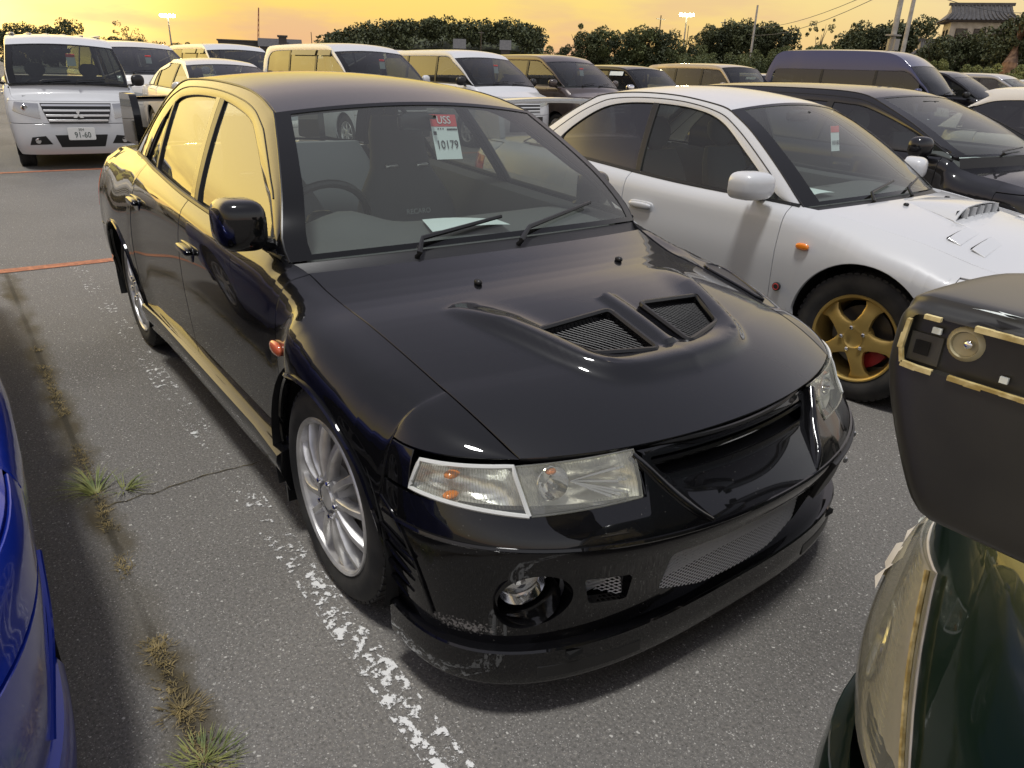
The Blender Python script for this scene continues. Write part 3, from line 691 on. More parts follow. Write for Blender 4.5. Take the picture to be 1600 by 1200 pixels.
        # door cards
        for sd in (1, -1):
            xe = s.Kall[-1][0] + .25; X = np.linspace(xA - .05, xe, 14)
            P = np.array([[(x, sd * (s.belt(x)[0] - q[0]), s.belt(x)[1] + q[1]) for q in ((.02, -.01), (.07, -.03), (.09, -.2), (.08, -.5))] for x in X]); mb = MB(); mb.grid(P); mb.obj('door_card', M['dash'], root)
        mm = MB(); p = s.ws_at(0, .86); mm.grid(superell(p + [-.07, 0, -.02], (.02, .115, .033), 4, 16, 8), closed=True); mm.tube([p, p + [-.06, 0, .0]], .008, 6); mm.obj('rear_view_mirror', M['trim'], root)
# ---------------------------------------------------------------- car specifications (x forward from the front axle, y left, z up)
def std(w, sill, zw, yt, zt, low=.06):
    return [(w - low, sill), (w - .022, sill + .12), (w, zw), (w - .010, zw + (zt - zw) * .5), ((w * .65 + yt * .35), zt - .05 * min(1, (w - yt) / .06)), (yt, zt)]
evo_secs = {
    .375: [(.775, .18), (.80, .33), (.818, .48), (.806, .575), (.785, .660), (.730, .722), (.634, .748)],
    .20: [(.79, .18), (.815, .33), (.84, .48), (.845, .60), (.830, .700), (.772, .764), (.646, .786)],
    .02: [(.80, .18), (.82, .33), (.845, .50), (.853, .65), (.842, .745), (.785, .802), (.657, .819)],
    -.10: [(.79, .18), (.815, .33), (.84, .50), (.848, .66), (.838, .765), (.784, .822), (.664, .835)],
    -.19: [(.775, .19), (.80, .33), (.812, .50), (.815, .66), (.803, .775), (.758, .845), (.675, .856)],
    -.30: [(.77, .20), (.79, .33), (.802, .50), (.806, .66), (.797, .78), (.762, .865), (.688, .890)],
    -.42: [(.77, .20), (.79, .33), (.802, .50), (.807, .66), (.798, .785), (.772, .875), (.733, .922)],
    -.70: [(.77, .20), (.79, .33), (.803, .50), (.81, .66), (.803, .79), (.778, .885), (.737, .932)],
    -1.30: [(.77, .20), (.79, .33), (.805, .50), (.812, .66), (.807, .80), (.785, .905), (.742, .958)],
    -1.95: [(.78, .20), (.80, .33), (.818, .50), (.822, .66), (.81, .81), (.78, .925), (.722, .998)],
    -2.2: [(.79, .20), (.82, .33), (.84, .50), (.842, .66), (.82, .81), (.77, .935), (.70, 1.008)],
    -2.5: [(.80, .20), (.825, .33), (.848, .50), (.850, .66), (.82, .81), (.75, .94), (.665, 1.003)],
    -2.95: [(.785, .22), (.80, .33), (.82, .50), (.82, .66), (.80, .80), (.735, .935), (.64, .992)]}
evo = dict(name='parked_car', label='black four-door sports sedan with two mesh hood vents, filling the middle of the photo', cat='car', paint='black_paint', hood_paint='black_hood', roof_paint='black_hood',
    xs=list(evo_secs), secs=list(evo_secs.values()), x0=.385, xr0=-2.95, arches=[(.02, .33, .36), (-2.50, .33, .35)],
    nexp=lambda z: float(np.interp(z, [.12, .22, .45, .6, .7], [3.0, 2.8, 2.2, 2.0, 2.0])), nexp_r=2.8,
    nose=[(.08, .785), (.19, .80), (.24, .80), (.36, .835), (.44, .868), (.488, .890), (.502, .888), (.575, .828), (.66, .770), (.70, .72)],
    tail=[(.2, -3.30), (.35, -3.44), (.5, -3.46), (.65, -3.42), (.8, -3.38), (.95, -3.36), (1.0, -3.34)], nose_bands=[], tail_bands=[('rear_bumper', .24, .58, None), ('rear_panel', .585, .975, None)],
    hood=dict(xc=-.30, bulge=.14, crown=.030, zh=.668, yh=.60, mid=.030, nu=121, nv=121), deck=dict(xc=-2.62, bulge=.06, crown=.02, zh=.982, yh=.60, mid=.006),
    tumble=(.45, .30), K=[(-.36, .906), (-.50, 1.060), (-.67, 1.182), (-.851, 1.292), (-.93, 1.312), (-1.05, 1.338), (-1.25, 1.362), (-1.62, 1.376), (-1.98, 1.370), (-2.12, 1.350), (-2.32, 1.265), (-2.48, 1.15), (-2.62, 1.012)], ia=3, ic=9,
    W=[(-.43, .932), (-.598, 1.051), (-.67, 1.083), (-.872, 1.190), (-1.009, 1.255), (-1.178, 1.288), (-1.405, 1.312), (-1.70, 1.316), (-1.945, 1.299), (-2.037, 1.268), (-2.09, 1.23), (-2.172, 1.15), (-2.215, 1.018)],
    ws=(.13, .028, .05, .038, .06, .03, .10, .02), roofmid=.012, frit=(.045, .03), ws_glass='glass', rw_glass='glass',
    panels=[('front_fender', -.285, .385), ('front_door', -1.31, -.285), ('rear_door', -2.11, -1.31), ('rear_quarter', -2.95, -2.11)],
    handles={'front_door': (-1.19, .785), 'rear_door': (-2.05, .835)},
    windows=[(-.47, -.52, -1.225, -1.39, 'film_glass'), (-1.30, -1.47, -1.885, -2.03, 'film_glass'), (-1.91, -2.05, -2.17, -2.13, 'film_glass')],
    bars=[(-1.215, -1.375, -1.255, -1.43, 'trim'), (-1.255, -1.43, -1.305, -1.48, 'black_paint'), (-1.882, -2.028, -1.912, -2.052, 'trim')],
    wheel=dict(at=[(.0, .795), (-2.51, .79)], style='multi', R=.318, W=.225, rr=.232, steer=0.0), hi=2, rows=26,
    mirror=(-.43, -.0, 1.02), recaro=True, lampfoot=.577, wipers=[((-.50, -.05), (-.46, .02), (-.02, .10)), ((.02, -.05), (.10, .015), (.62, .13))])
evo['mirror'] = (-.45, .825, 1.015); evo['mirror_n'] = 3.6; evo['mirror_size'] = (.080, .066, .074); evo['mirror_l'] = (-.70, .79, .985)

def parked(sp, x, y, deg):
    c = Car(sp); c.build(); c.root.location = (x, y, 0); c.root.rotation_euler = (0, 0, math.radians(deg)); return c
S_ = dict
# ---------------------------------------------------------------- the black sedan
E = Car(evo); E.build()
er = E.root
# front bumper: a closed shell with real openings
zt = lambda t: .655 if abs(E.wrap(t, .60)[1]) < .345 else .572
tl, tm = E.t_of_y(.352, .62), E.t_of_y(.338, .62)
T_ = np.array(sorted(list(np.linspace(-1, 1, 71)) + [-tl, -tm, tm, tl])); T_ = T_[(abs(abs(T_) - (tl + tm) / 2) < .012) | (abs(abs(T_) - (tl + tm) / 2) > .02)]
lev = np.array([0, .14, .28, .42, .55, .66, .74, .80, .83, .86, .90, .95, 1.0])
def bump_P(off):
    P = []
    for t in T_:
        z1 = zt(t); zz = .19 + (z1 - .19) * lev
        zz = np.interp(lev, [0, .80, .86, 1.0], [.19, .488, .502, z1]); P.append([E.wrap(t, z) for z in zz])
    P = np.array(P)
    if off:
        N = gnorm(P)
        if N[..., 0].sum() < 0: N = -N
        N[..., 2] *= .3
        P = P - N * off
    return P
Po, Pi = bump_P(0), bump_P(.03)
mb = MB(); mb.grid(np.concatenate([Po, Pi[:, ::-1]], 1), closed=True)
n_ = Po.shape[1] * 2; k_ = len(T_)
for i in (0, k_ - 1):
    r_ = [i * n_ + j for j in range(n_)]
    h = n_ // 2
    for j in range(h - 1): mb.f.append((r_[j], r_[j + 1], r_[n_ - 2 - j], r_[n_ - 1 - j])); mb.m.append(0)
bumper = mb.obj('front_bumper', M['black_bumper'], er)
cut = []
def cutter(poly, x0=.3, x1=1.2):
    m = MB(); m.prism(poly, 0, x0, x1); cut.append(m.obj('cutter', M['gap'])); return cut[-1]
def roundpoly(P, r=.02, n=4):
    P = [np.array(p, float) for p in P]; o = []
    for i in range(len(P)):
        a, b, c = P[i - 1], P[i], P[(i + 1) % len(P)]; u = (a - b) / np.linalg.norm(a - b); v = (c - b) / np.linalg.norm(c - b)
        d = min(r, .45 * np.linalg.norm(a - b), .45 * np.linalg.norm(c - b)); s, e = b + u * d, b + v * d
        for k in range(n + 1): t = k / n; o.append(tuple((1 - t) ** 2 * s + 2 * t * (1 - t) * b + t * t * e))
    return o
IC = roundpoly([(-.30, .425), (.30, .425), (.285, .285), (.14, .255), (-.14, .255), (-.285, .285)], .02)
GR = roundpoly([(-.306, .634), (.306, .634), (.280, .594), (-.280, .594)], .015)
SM = roundpoly([(.395, .388), (.515, .402), (.49, .318), (.385, .300)], .012)
FG = [(.607 + .075 * math.cos(a), .35 + .075 * math.sin(a)) for a in np.linspace(0, 2 * math.pi, 32, endpoint=False)]
neg = lambda P: [(-a, b) for a, b in P][::-1]
for P in (IC, GR, SM, neg(SM), FG, neg(FG)): cutter(P)
zr = np.array([.497, .53, .575, .61, .640, .662]); wr = np.interp(zr, [.497, .575, .632, .662], [.20, .268, .322, .334]); dpt = np.interp(zr, [.497, .52, .56, .66], [-.004, .012, .022, .024])
bk = np.array([[(E.wrap(E.t_of_y(w_ * q, z), z)[0] - d, w_ * q, z) for q in np.linspace(-1, 1, 25)] for z, w_, d in zip(zr, wr, dpt)]); ft = bk.copy(); ft[..., 0] = 1.2
m = MB(); m.grid(bk); m.grid(ft)
for e1, e2 in ((bk[0], ft[0]), (bk[-1], ft[-1]), (bk[:, 0], ft[:, 0]), (bk[:, -1], ft[:, -1])): m.grid(np.array([e1, e2]))
cut.insert(0, m.obj('cutter', M['gap']))
booldiff(bumper, cut)
# dark interior walls and ducts behind the openings
mb = MB(); mb.box((.56, 0, .42), (.02, 1.25, .5)); mb.box((.66, 0, .20), (.24, 1.1, .015)); mb.box((.62, 0, .642), (.22, .62, .01)); mb.obj('bumper_core', M['gap'], er)
def net(name, poly, x, pitch, r, parent, slope=.55, m='wire_mesh', fx=None):
    """expanded-metal mesh clipped to a polygon (y,z); fx gives the depth"""
    Q = np.array(poly); mb = MB(); fx = fx or (lambda y, z: x)
    def clip(p, d):
        ts = []
        for i in range(len(Q)):
            a, b = Q[i], Q[(i + 1) % len(Q)]; e = b - a; den = d[0] * e[1] - d[1] * e[0]
            if abs(den) < 1e-9: continue
            t = ((a[0] - p[0]) * e[1] - (a[1] - p[1]) * e[0]) / den; u = ((a[0] - p[0]) * d[1] - (a[1] - p[1]) * d[0]) / den
            if -1e-9 <= u <= 1 + 1e-9: ts.append(t)
        return (min(ts), max(ts)) if len(ts) >= 2 else None
    c = Q.mean(0); R_ = np.ptp(Q, axis=0).max()
    for sg in (1, -1):
        d = np.array([1, sg * slope]); d /= np.linalg.norm(d); nn = np.array([-d[1], d[0]])
        for k in range(-int(R_ / pitch) - 2, int(R_ / pitch) + 3):
            p = c + nn * pitch * k; q = clip(p, d)
            if q is None or q[1] - q[0] < pitch: continue
            pts = [p + d * t for t in np.linspace(q[0], q[1], max(2, int((q[1] - q[0]) / .06) + 1))]
            mb.tube([(fx(a, b) + sg * r * .5, a, b) for a, b in pts], r, 4, cap=False)
    return tag(mb.obj(name, M[m], parent, smooth=False), kind='stuff')
net('bumper_mesh', IC, .79, .0085, .0014, er, .6, fx=lambda y, z: .80 - .35 * y * y + .02)
net('bumper_mesh', SM, 0, .0085, .0014, er, .6, fx=lambda y, z: .775 - .9 * (abs(y) - .38))
net('bumper_mesh', neg(SM), 0, .0085, .0014, er, .6, fx=lambda y, z: .775 - .9 * (abs(y) - .38))
mb = MB()
for k in range(19): mb.box((.745, 0, .275 + k * .009), (.03, .60, .0045))
mb.obj('intercooler', M['core'], er)
mb = MB(); mb.box((.70, -.45, .35), (.02, .13, .11)); mb.box((.70, .45, .35), (.02, .13, .11)); mb.obj('oil_cooler', M['core'], er)
# upper grille: slam panel, crushed foil, badge-less bar
mb = MB(); mb.box((.70, 0, .57), (.10, .60, .012), [[1, 0, .25], [0, 1, 0], [-.25, 0, 1]]); mb.obj('slam_panel', M['black_plastic'], er)
mb = MB(); fo = np.array([[(.66 + .05 * v + rng.normal(0, .006), -.26 + .16 * u, .585 + .02 * v + rng.normal(0, .007)) for v in np.linspace(0, 1, 7)] for u in np.linspace(0, 1, 18)]); mb.grid(fo); mb.obj('heat_shield_foil', M['tan'], er, smooth=False, fix=False)
mb = MB(); mb.tube([(.757 - .30 * y * y, y, .618) for y in np.linspace(-.30, .30, 21)], .012, 8, flat=.8); mb.obj('grille_bar', M['black_paint'], er)
mb = MB(); mb.tube([(.768 - .62 * y * y * .9, y, .6585) for y in np.linspace(-.34, .34, 21)], .0065, 6); mb.obj('hood_front_seal', M['trim'], er)
mb = MB(); mb.tube([E.wrap(t, .497) + np.array([-.001, 0, 0]) for t in np.linspace(-.99, .99, 81)], .0065, 6); mb.obj('bumper_crease', M['black_paint'], er)
for sd in (-1, 1):   # raised V-shaped frame of the nose
    V_ = crv(np.array([E.wrap(E.t_of_y(y, z), z) for y, z in ((.348, .652), (.318, .615), (.285, .572), (.245, .53), (.205, .500))]), 5); V_[:, 1] *= sd
    mb = MB(); mb.tube(V_ + [-.010, sd * .008, 0], np.interp(np.linspace(0, 1, len(V_)), [0, .5, 1], [.012, .015, .010]), 10); mb.obj('nose_frame', M['black_paint'], er)
# chin spoiler
P = []
for t in np.linspace(-1, 1, 61):
    row = []
    for z, off in ((.218, -.02), (.222, .012), (.221, .024), (.216, .028), (.170, .027), (.128, .026), (.120, .022), (.118, -.09)):
        p = E.wrap(t, .20); q = E.wrap(t + .01 if t < .99 else t - .01, .20); d = (q - p) * (1 if t < .99 else -1); nrm_ = np.array([d[1], -d[0], 0]); nrm_ /= np.linalg.norm(nrm_)
        row.append(p + nrm_ * off + np.array([0, 0, z - .20]))
    P.append(row)
mb = MB(); mb.grid(np.array(P)); lip = mb.obj('chin_spoiler', M['black_paint'], er)
def lip_pt(t, dz, off):
    p = E.wrap(t, .20); q = E.wrap(t + .01, .20); d = q - p; n_ = np.array([d[1], -d[0], 0]); n_ /= np.linalg.norm(n_); return p + n_ * off + np.array([0, 0, dz])
for sd in (-1, 1):
    PP = np.array([[lip_pt(E.t_of_y(sd * y, .2), dz, .0285) for dz in (-.062, -.044, -.026)] for y in np.linspace(.34, .60, 9)]); mb = MB(); panel(mb, PP, 0, .006, out=(1, 0, 0)); mb.obj('spoiler_slot', M['trim'], lip)
# lamps
def lamp(sd):
    ti, ts0, ts1, te = E.t_of_y(.358, .62), E.t_of_y(.600, .60), E.t_of_y(.612, .66), .872
    def zone(c, name, lensm, parts):
        c = [(a * sd, b) for a, b in c]
        P = quadpatch(lambda a, b: E.wrap(a, b), c, 14, 8); N = gnorm(P); N *= np.sign(N[..., 0].sum())
        mb = MB(); Q = P.copy(); u = np.linspace(0, 1, 14)[:, None]; v = np.linspace(0, 1, 8)[None]; Q = P - N * (.012 + .06 * (np.sin(math.pi * u) * np.sin(math.pi * v))[..., None] ** .4)
        mb.grid(Q); hs = mb.obj(name, M['reflector'], er, fix=False)
        mb = MB(); panel(mb, P + N * .003, .002, .012, out=(1, 0, 0)); mb.obj('lens', M[lensm], hs)
        # pale moulded rim of the lens
        mb = MB(); ring = np.vstack([P[:, 0], P[-1, 1:], P[::-1, -1][1:], P[0, ::-1][1:]]); mb.tube(ring + np.vstack([N[:, 0], N[-1, 1:], N[::-1, -1][1:], N[0, ::-1][1:]]) * .002, .0055 if parts == 'corner' else .0025, 6); mb.obj('lamp_rim', M['rimwhite'] if parts == 'corner' else M['yellow_lens'], hs)
        mb = MB()
        for k in range(1, 36):   # fluted glass
            uu = k / 36 * 13; i = int(uu); f = uu - i; i = min(i, 12); line = P[i] * (1 - f) + P[i + 1] * f; nn = N[i]; sel = slice(0, 8) if parts != 'head' or (k < 6 or k > 30) else slice(0, 2)
            mb.tube(line[sel] + nn[sel] * -.001, .0011, 4, cap=False)
            if parts == 'head' and 6 <= k <= 30: mb.tube(line[6:8] - nn[6:8] * .001, .0011, 4, cap=False)
        mb.obj('lens_flutes', M['lens'], hs)
        return hs, P, N
    hs, P, N = zone([(ti, .574), (ts0, .560), (ts1, .656), (ti, .664)], 'headlight', 'yellow_lens', 'head')
    c = P[4, 4] - N[4, 4] * .035
    for (cc, rr_) in ((P[9, 4], .040),):
        d = N[6, 4] * .6 + np.array([.4, 0, 0]); d /= np.linalg.norm(d); R_ = np.column_stack([d, np.cross((0, 0, 1), d), np.cross(d, np.cross((0, 0, 1), d))])
        mb = MB(); mb.lathe([(.006, -.055), (.6 * rr_, -.045), (.9 * rr_, -.025), (rr_, -.008), (rr_ * 1.05, -.010)], (0, 0, 0), 'x', 26); mb.v = [tuple(R_ @ np.array(p) * [1, 1, 1] + cc - N[4, 4] * .012) for p in mb.v]; mb.obj('reflector_bowl', M['chrome'], hs)
        mb = MB(); mb.grid(superell(cc - N[4, 4] * .035, (.016, .013, .013), 2, 14, 8), closed=True); mb.obj('bulb', M['clear_lens'], hs)
        mb = MB(); mb.grid(superell(P[9, 6] - N[9, 6] * .02, (.012, .014, .008), 2, 14, 8), closed=True); mb.obj('bulb_shade', M['amber'], hs)
    for k in range(7):   # stepped reflector facets on the inner half of the lamp
        p0, p1 = P[1 + k % 7, 1 + k % 2] * .5 + P[2 + k % 5, 2] * .5 - N[4, 4] * .030, P[1 + k, 6] - N[4, 4] * .030; q0 = P[6, 4] - N[6, 4] * .034 + (P[1, 1 + k % 6] - P[6, 4]) * (.15 + .02 * k)
        mb = MB(); e0 = P[7, 4] - N[7, 4] * .036; e1 = P[1 + k // 3, 1 + (k * 2) % 6] - N[3, 3] * .020; mb.tube([e0, e0 * .5 + e1 * .5 - N[4, 4] * .004, e1], [.002, .0065, .009], 6, flat=.5); mb.obj('reflector_facet', M['chrome'], hs)
    hs, P, N = zone([(ts0 + .006, .560), (te, .586), (te - .03, .652), (ts1 + .006, .656)], 'corner_lamp', 'lens', 'corner')
    mb = MB()
    for q in (1.7, 5.2): p = P[8, int(q)] - N[8, int(q)] * .02; mb.grid(superell(p, (.014, .020, .009), 2.2, 12, 8), closed=True)
    mb.obj('amber_reflector', M['amber'], hs)
M['rimwhite'] = mat('moulded_lens_rim', (.62, .63, .60), .25, 0, .6)
for sd in (-1, 1): lamp(sd)
# fog lamps
for sd in (-1, 1):
    cx, cy, cz = .665, .607 * sd, .35; mb = MB()
    d = np.array([.92, .39 * sd, 0]); d /= np.linalg.norm(d)
    R_ = np.column_stack([d, np.cross((0, 0, 1), d), (0, 0, 1)])
    def put(prof, name, m, par, off=0):
        mb = MB(); mb.lathe(prof, (0, 0, 0), 'x', 36); mb.v = [tuple(R_ @ np.array(p) + np.array([cx, cy, cz]) + d * off) for p in mb.v]; return mb.obj(name, M[m], par, fix=False)
    f = put([(.079, .045), (.078, .03), (.072, .0), (.064, -.04), (.0, -.04)], 'fog_lamp', 'black_paint', er)
    put([(.062, -.025), (.060, -.012), (.055, -.008)], 'bezel', 'chrome', f); put([(.056, -.010), (.05, -.034), (.02, -.038), (0, -.038)], 'reflector_bowl', 'chrome', f)
    put([(.056, -.008), (.04, .0), (.02, .004), (0, .005)], 'lens', 'clear_lens', f); put([(.0, -.012), (.012, -.014), (.014, -.03)], 'bulb', 'chrome', f)
# louvres behind the front corner
for sd in (-1, 1):
    for k in range(4):
        z = .455 - k * .043; pts = []
        for u in np.linspace(0, 1, 7):
            t = 1 - .14 * u + .02 * k; p = E.wrap(sd * min(t, 1), z); pts.append(p + np.array([-.012 if u == 0 else 0, sd * .004, -.03 * u - .012 * u * u]))
        mb = MB(); mb.tube(pts, [.003, .005, .006, .006, .006, .005, .003], 6); mb.obj('bumper_louvre', M['black_paint'], er)
    e = [E.wrap(sd * t, z) + np.array([0, sd * .003, 0]) for t, z in ((1, .53), (.93, .50), (.885, .44), (.855, .36), (.83, .27))]; mb = MB(); mb.tube(crv(e, 5), .004, 6); mb.obj('louvre_edge', M['black_paint'], er)
# licence plate bracket, off to the left
ty = lambda y, z: E.t_of_y(y, z)
PP = quadpatch(lambda y, z: E.wrap(ty(y, z), z), [(.315, .355), (.63, .355), (.66, .485), (.315, .485)], 9, 5); NN = gnorm(PP); NN *= np.sign(NN[..., 0].sum()); mb = MB(); panel(mb, PP + NN * .012, 0, .014, out=(1, .5, 0)); pb = mb.obj('plate_bracket', M['black_plastic'], er)
for k in (2, 6): mb = MB(); mb.grid(superell(PP[k, 4] + NN[k, 4] * .014 + [0, 0, -.02], (.005, .009, .009), 2.2, 10, 6), closed=True); mb.obj('bracket_bolt', M['tan'], pb)
# hood: vents, ridges, fin, washers
hood = E.hood; Hg = E.H
def hood_z(x, y):
    P = Hg.reshape(-1, 3); d = (P[:, 0] - x) ** 2 + (P[:, 1] - y) ** 2; i = np.argsort(d)[:4]; w_ = 1 / (d[i] + 1e-6); return float((P[i, 2] * w_).sum() / w_.sum())
VR = [(.320, .060), (.316, .318), (.462, .246), (.520, .060)]
ridge = [(.10, .436), (.30, .362), (.495, .278), (.562, .18), (.582, 0)]
rp = crv(ridge, 8)
me = hood.data; bm = bmesh.new(); bm.from_mesh(me)
def inside_vent(x, y):
    y = abs(y); return (.20 < x < .56)
for v in bm.verts:   # raised housing round the vents, with a crisp outer ridge
    x, y = v.co.x, abs(v.co.y)
    if -.05 < x < .7 and y < .5:
        A_, B_ = rp[:-1], rp[1:]; e_ = B_ - A_; q_ = np.clip((((x, y) - A_) * e_).sum(1) / (e_ ** 2).sum(1), 0, 1); d = float(np.linalg.norm(A_ + e_ * q_[:, None] - (x, y), axis=1).min())
        ins = y < np.interp(min(x, .582), [.10, .30, .495, .562, .582], [.436, .362, .278, .18, 0]) and x < .582
        grow = min(1, max(0, (x - .07) / .17))
        h = .027 * grow * (math.exp(-(d / .06) ** 2) if ins else math.exp(-(d / .021) ** 2))
        v.co.z += h
        f = max(0, 1 - abs(v.co.y) / .035); v.co.z += .012 * min(1, f * 1.6) * (1 if .24 < x < .50 else 0)
bm.to_mesh(me); bm.free()
for sd in (-1, 1):
    c = MB(); poly = roundpoly([(x, sd * y) for x, y in VR], .02, 3)
    c.prism(poly, 2, .70, 1.0); cc = c.obj('cutter', M['gap']); booldiff(hood, [cc])
    ring = np.array([(x, y, hood_z(x, y) + .008) for x, y in poly + poly[:1]]); mb = MB(); mb.tube(ring, .008, 6); fr = mb.obj('vent_frame', M['trim'], hood)
    zf = lambda x, y: hood_z(x, y) - .012
    o_ = net('vent_mesh', [(x, y) for x, y in poly], 0, .0125, .0016, hood, .9, m='trim2', fx=None) if False else None
    Q = np.array(poly); mb = MB(); c0 = Q.mean(0)
    for sg in (1, -1):
        dv = np.array([1, sg * .75]); dv /= np.linalg.norm(dv); nn = np.array([-dv[1], dv[0]])
        for k in range(-22, 23):
            p = c0 + nn * .011 * k; ts = []
            for i in range(len(Q)):
                a, b = Q[i], Q[(i + 1) % len(Q)]; e = b - a; den = dv[0] * e[1] - dv[1] * e[0]
                if abs(den) < 1e-9: continue
                t = ((a[0] - p[0]) * e[1] - (a[1] - p[1]) * e[0]) / den; u = ((a[0] - p[0]) * dv[1] - (a[1] - p[1]) * dv[0]) / den
                if 0 <= u <= 1: ts.append(t)
            if len(ts) < 2: continue
            q0, q1 = p + dv * min(ts), p + dv * max(ts)
            mb.tube([(*(q0 * (1 - s) + q1 * s), zf(*(q0 * (1 - s) + q1 * s)) - .004 + sg * .0012) for s in (0, .5, 1)], .0016, 4, cap=False)
    tag(mb.obj('vent_mesh', M['black_plastic'], hood, smooth=False), kind='stuff')
mb = MB(); mb.box((.41, 0, .66), (.40, .75, .01)); mb.box((.41, 0, .70), (.01, .75, .09)); mb.obj('vent_tray', M['gap'], er)
for sd in (-1, 1):
    mb = MB(); z = hood_z(0, .287 * sd); mb.grid(superell((.0, .287 * sd, z + .006), (.014, .011, .009), 2.4, 12, 8), closed=True); mb.obj('washer_nozzle', M['trim'], hood)
# duct on top of the left front fender
mb = MB(); c = np.array([.17, .705, 0]); dz = lambda x, y: float(np.interp(y, E.curve(x)[::-1, 0], E.curve(x)[::-1, 1]))
R0 = [(.30, .668), (.10, .672), (.045, .690), (.05, .742), (.12, .752), (.31, .690)]
ring = np.array([(x, y, dz(x, y) + .003) for x, y in resamp(crv(np.array(R0 + R0[:1]), 5), 30)]); mb.tube(ring, .005, 6); dv_ = mb.obj('fender_duct', M['black_paint'], er)
mb = MB(); cen = ring.mean(0) - [0, 0, .0]; mb.add(np.vstack([ring[:-1] + [0, 0, .0015], [np.array([.075, .712, dz(.075, .712) + .002])]]), [(i, (i + 1) % 29, 29) for i in range(29)]); mb.obj('duct_mouth', M['trim'], dv_)
# side skirts, markers, mud flaps, flare lips
for sd in (-1, 1):
    P = []
    for x in np.linspace(-.30, -2.16, 16):
        fl = .012 * max(0, 1 - abs(x + .3) / .25) + .012 * max(0, 1 - abs(x + 2.16) / .25)
        P.append([(x, sd * (y + fl), z) for y, z in ((.775, .335), (.800, .332), (.822, .322), (.826, .30), (.806, .235), (.790, .185), (.74, .175))])
    mb = MB(); mb.grid(np.array(P)); c0 = len(mb.v)
    mb.f += [tuple(range(7)), tuple(range(c0 - 7, c0))]; mb.m += [0, 0]; mb.obj('side_skirt', M['black_paint'], er)
    mb = MB(); mb.grid(superell((-.27, sd * .812, .685), (.042, .012, .021), 2.4, 18, 8), closed=True); mb.obj('side_marker', M['marker'] if 'marker' in M else M['amber'], er)
    for xc, zc, r in evo['arches']:
        a = np.linspace(.0, math.pi, 40); pts = []
        for k in a:
            x, z = xc + r * math.cos(k), zc + r * math.sin(k); cvx = E.curve(np.clip(x, -2.95, .385)); i = np.argmax(cvx[:, 1]); y = np.interp(z, cvx[:i, 1], cvx[:i, 0]); pts.append((x, sd * (y + .001), z))
        mb = MB(); mb.tube(pts, .008, 6); mb.obj('arch_lip', M['black_paint'], er)
    mb = MB(); mb.box((-.37, sd * .70, .19), (.012, .18, .17)); mb.obj('mud_flap', M['trim'], er)
    # rear lamps
E.patch('tail_lamp', [(.50, .66), (.84, .66), (.84, .86), (.50, .90)], M['red_lens'], .006, .02, front=False, both=True)
# rear wing on its stands
mb = MB(); sec_ = [(-.12, -.012), (-.05, -.022), (.05, -.02), (.13, .0), (.14, .012), (.05, .012), (-.05, .006), (-.12, -.004)]
P = np.array([[(-3.24 + a, y, 1.235 + b + .010 * (1 - (y / .55) ** 2)) for a, b in sec_] for y in np.linspace(-.53, .53, 13)]); mb.grid(P, closed=True); rw = mb.obj('rear_wing', M['black_paint'], er)
for sd in (-1, 1):
    mb = MB(); mb.prism(roundpoly([(-3.40, .99), (-3.03, .99), (-3.05, 1.18), (-3.09, 1.262), (-3.36, 1.262)], .03, 3), 1, sd * .545 - .02, sd * .545 + .02); mb.obj('wing_stand', M['black_paint'], rw)
# papers behind the glass
def card(name, cx, cy, x, w_, h_, rows, parent, ws=None):
    pass
g0 = E.ws_at(.17, .80); gu = E.ws_at(.17, .9) - E.ws_at(.17, .7); gu /= np.linalg.norm(gu); gx = np.array([.03, 1, .06]); gn = np.cross(gx, gu)
if gn[0] < 0: gn = -gn
def ray_x(px, py, x):
    d = at(px, py, 1) - Vector(CAM_C); return np.array(Vector(CAM_C) + d * ((x - CAM_C[0]) / d.x))
TAGP = ray_x(697, 214, -.735)
tk = thing('auction_tag', 'white paper tag with a red top band and number, hung behind the black sedan windshield', 'tag')
def flatcard(mb, o, x, y, w_, h_, ox=0, oy=0, d=0, n=None, t=.0006):
    n = np.cross(x, y); c = o + x * ox + y * oy + n * d; q = [c - x * w_ / 2 - y * h_ / 2, c + x * w_ / 2 - y * h_ / 2, c + x * w_ / 2 + y * h_ / 2, c - x * w_ / 2 + y * h_ / 2]
    mb.add([p - n * t for p in q] + q, [(3, 2, 1, 0), (4, 5, 6, 7), (0, 1, 5, 4), (1, 2, 6, 5), (2, 3, 7, 6), (3, 0, 4, 7)])
TX = np.array([-.06, 1, -.02]); TX /= np.linalg.norm(TX); TY = np.array([-.35, .10, .93]); TY -= TX * (TX @ TY); TY /= np.linalg.norm(TY); TN = np.cross(TX, TY)
TO = np.array(TAGP)
mb = MB(); flatcard(mb, TO, TX, TY, .118, .165); mb.obj('tag_sheet', M['paper'], tk, smooth=False)
mb = MB(); flatcard(mb, TO, TX, TY, .118, .044, 0, .0605, .0012); mb.obj('red_band', M['red_print'], tk, smooth=False)
text('lettering', 'USS', .040, M['paper'], tk, frame_m(TO + TY * .0605 + TN * .003, TX, TN), .0004)
text('lettering', '10179', .044, M['ink'], tk, frame_m(TO - TY * .030 + TN * .0025, TX, TN), .0004, .92)
mb = MB()
for k in range(7): flatcard(mb, TO, TX, TY, .006, .006, .012 + k * .0068, .028, .002)
for k in range(3): flatcard(mb, TO, TX, TY, .005, .005, -.03 + k * .011, .030, .002)
flatcard(mb, TO, TX, TY, .013, .013, -.047, .014, .002); mb.obj('small_print', M['ink'], tk, smooth=False)
st = MB(); flatcard(st, ray_x(646, 184, -.80), TX, TY, .040, .036); st_ = tag(st.obj('inspection_sticker', M['paper'], None, smooth=False), 'small pale square sticker at the top of the black sedan windshield', 'sticker')
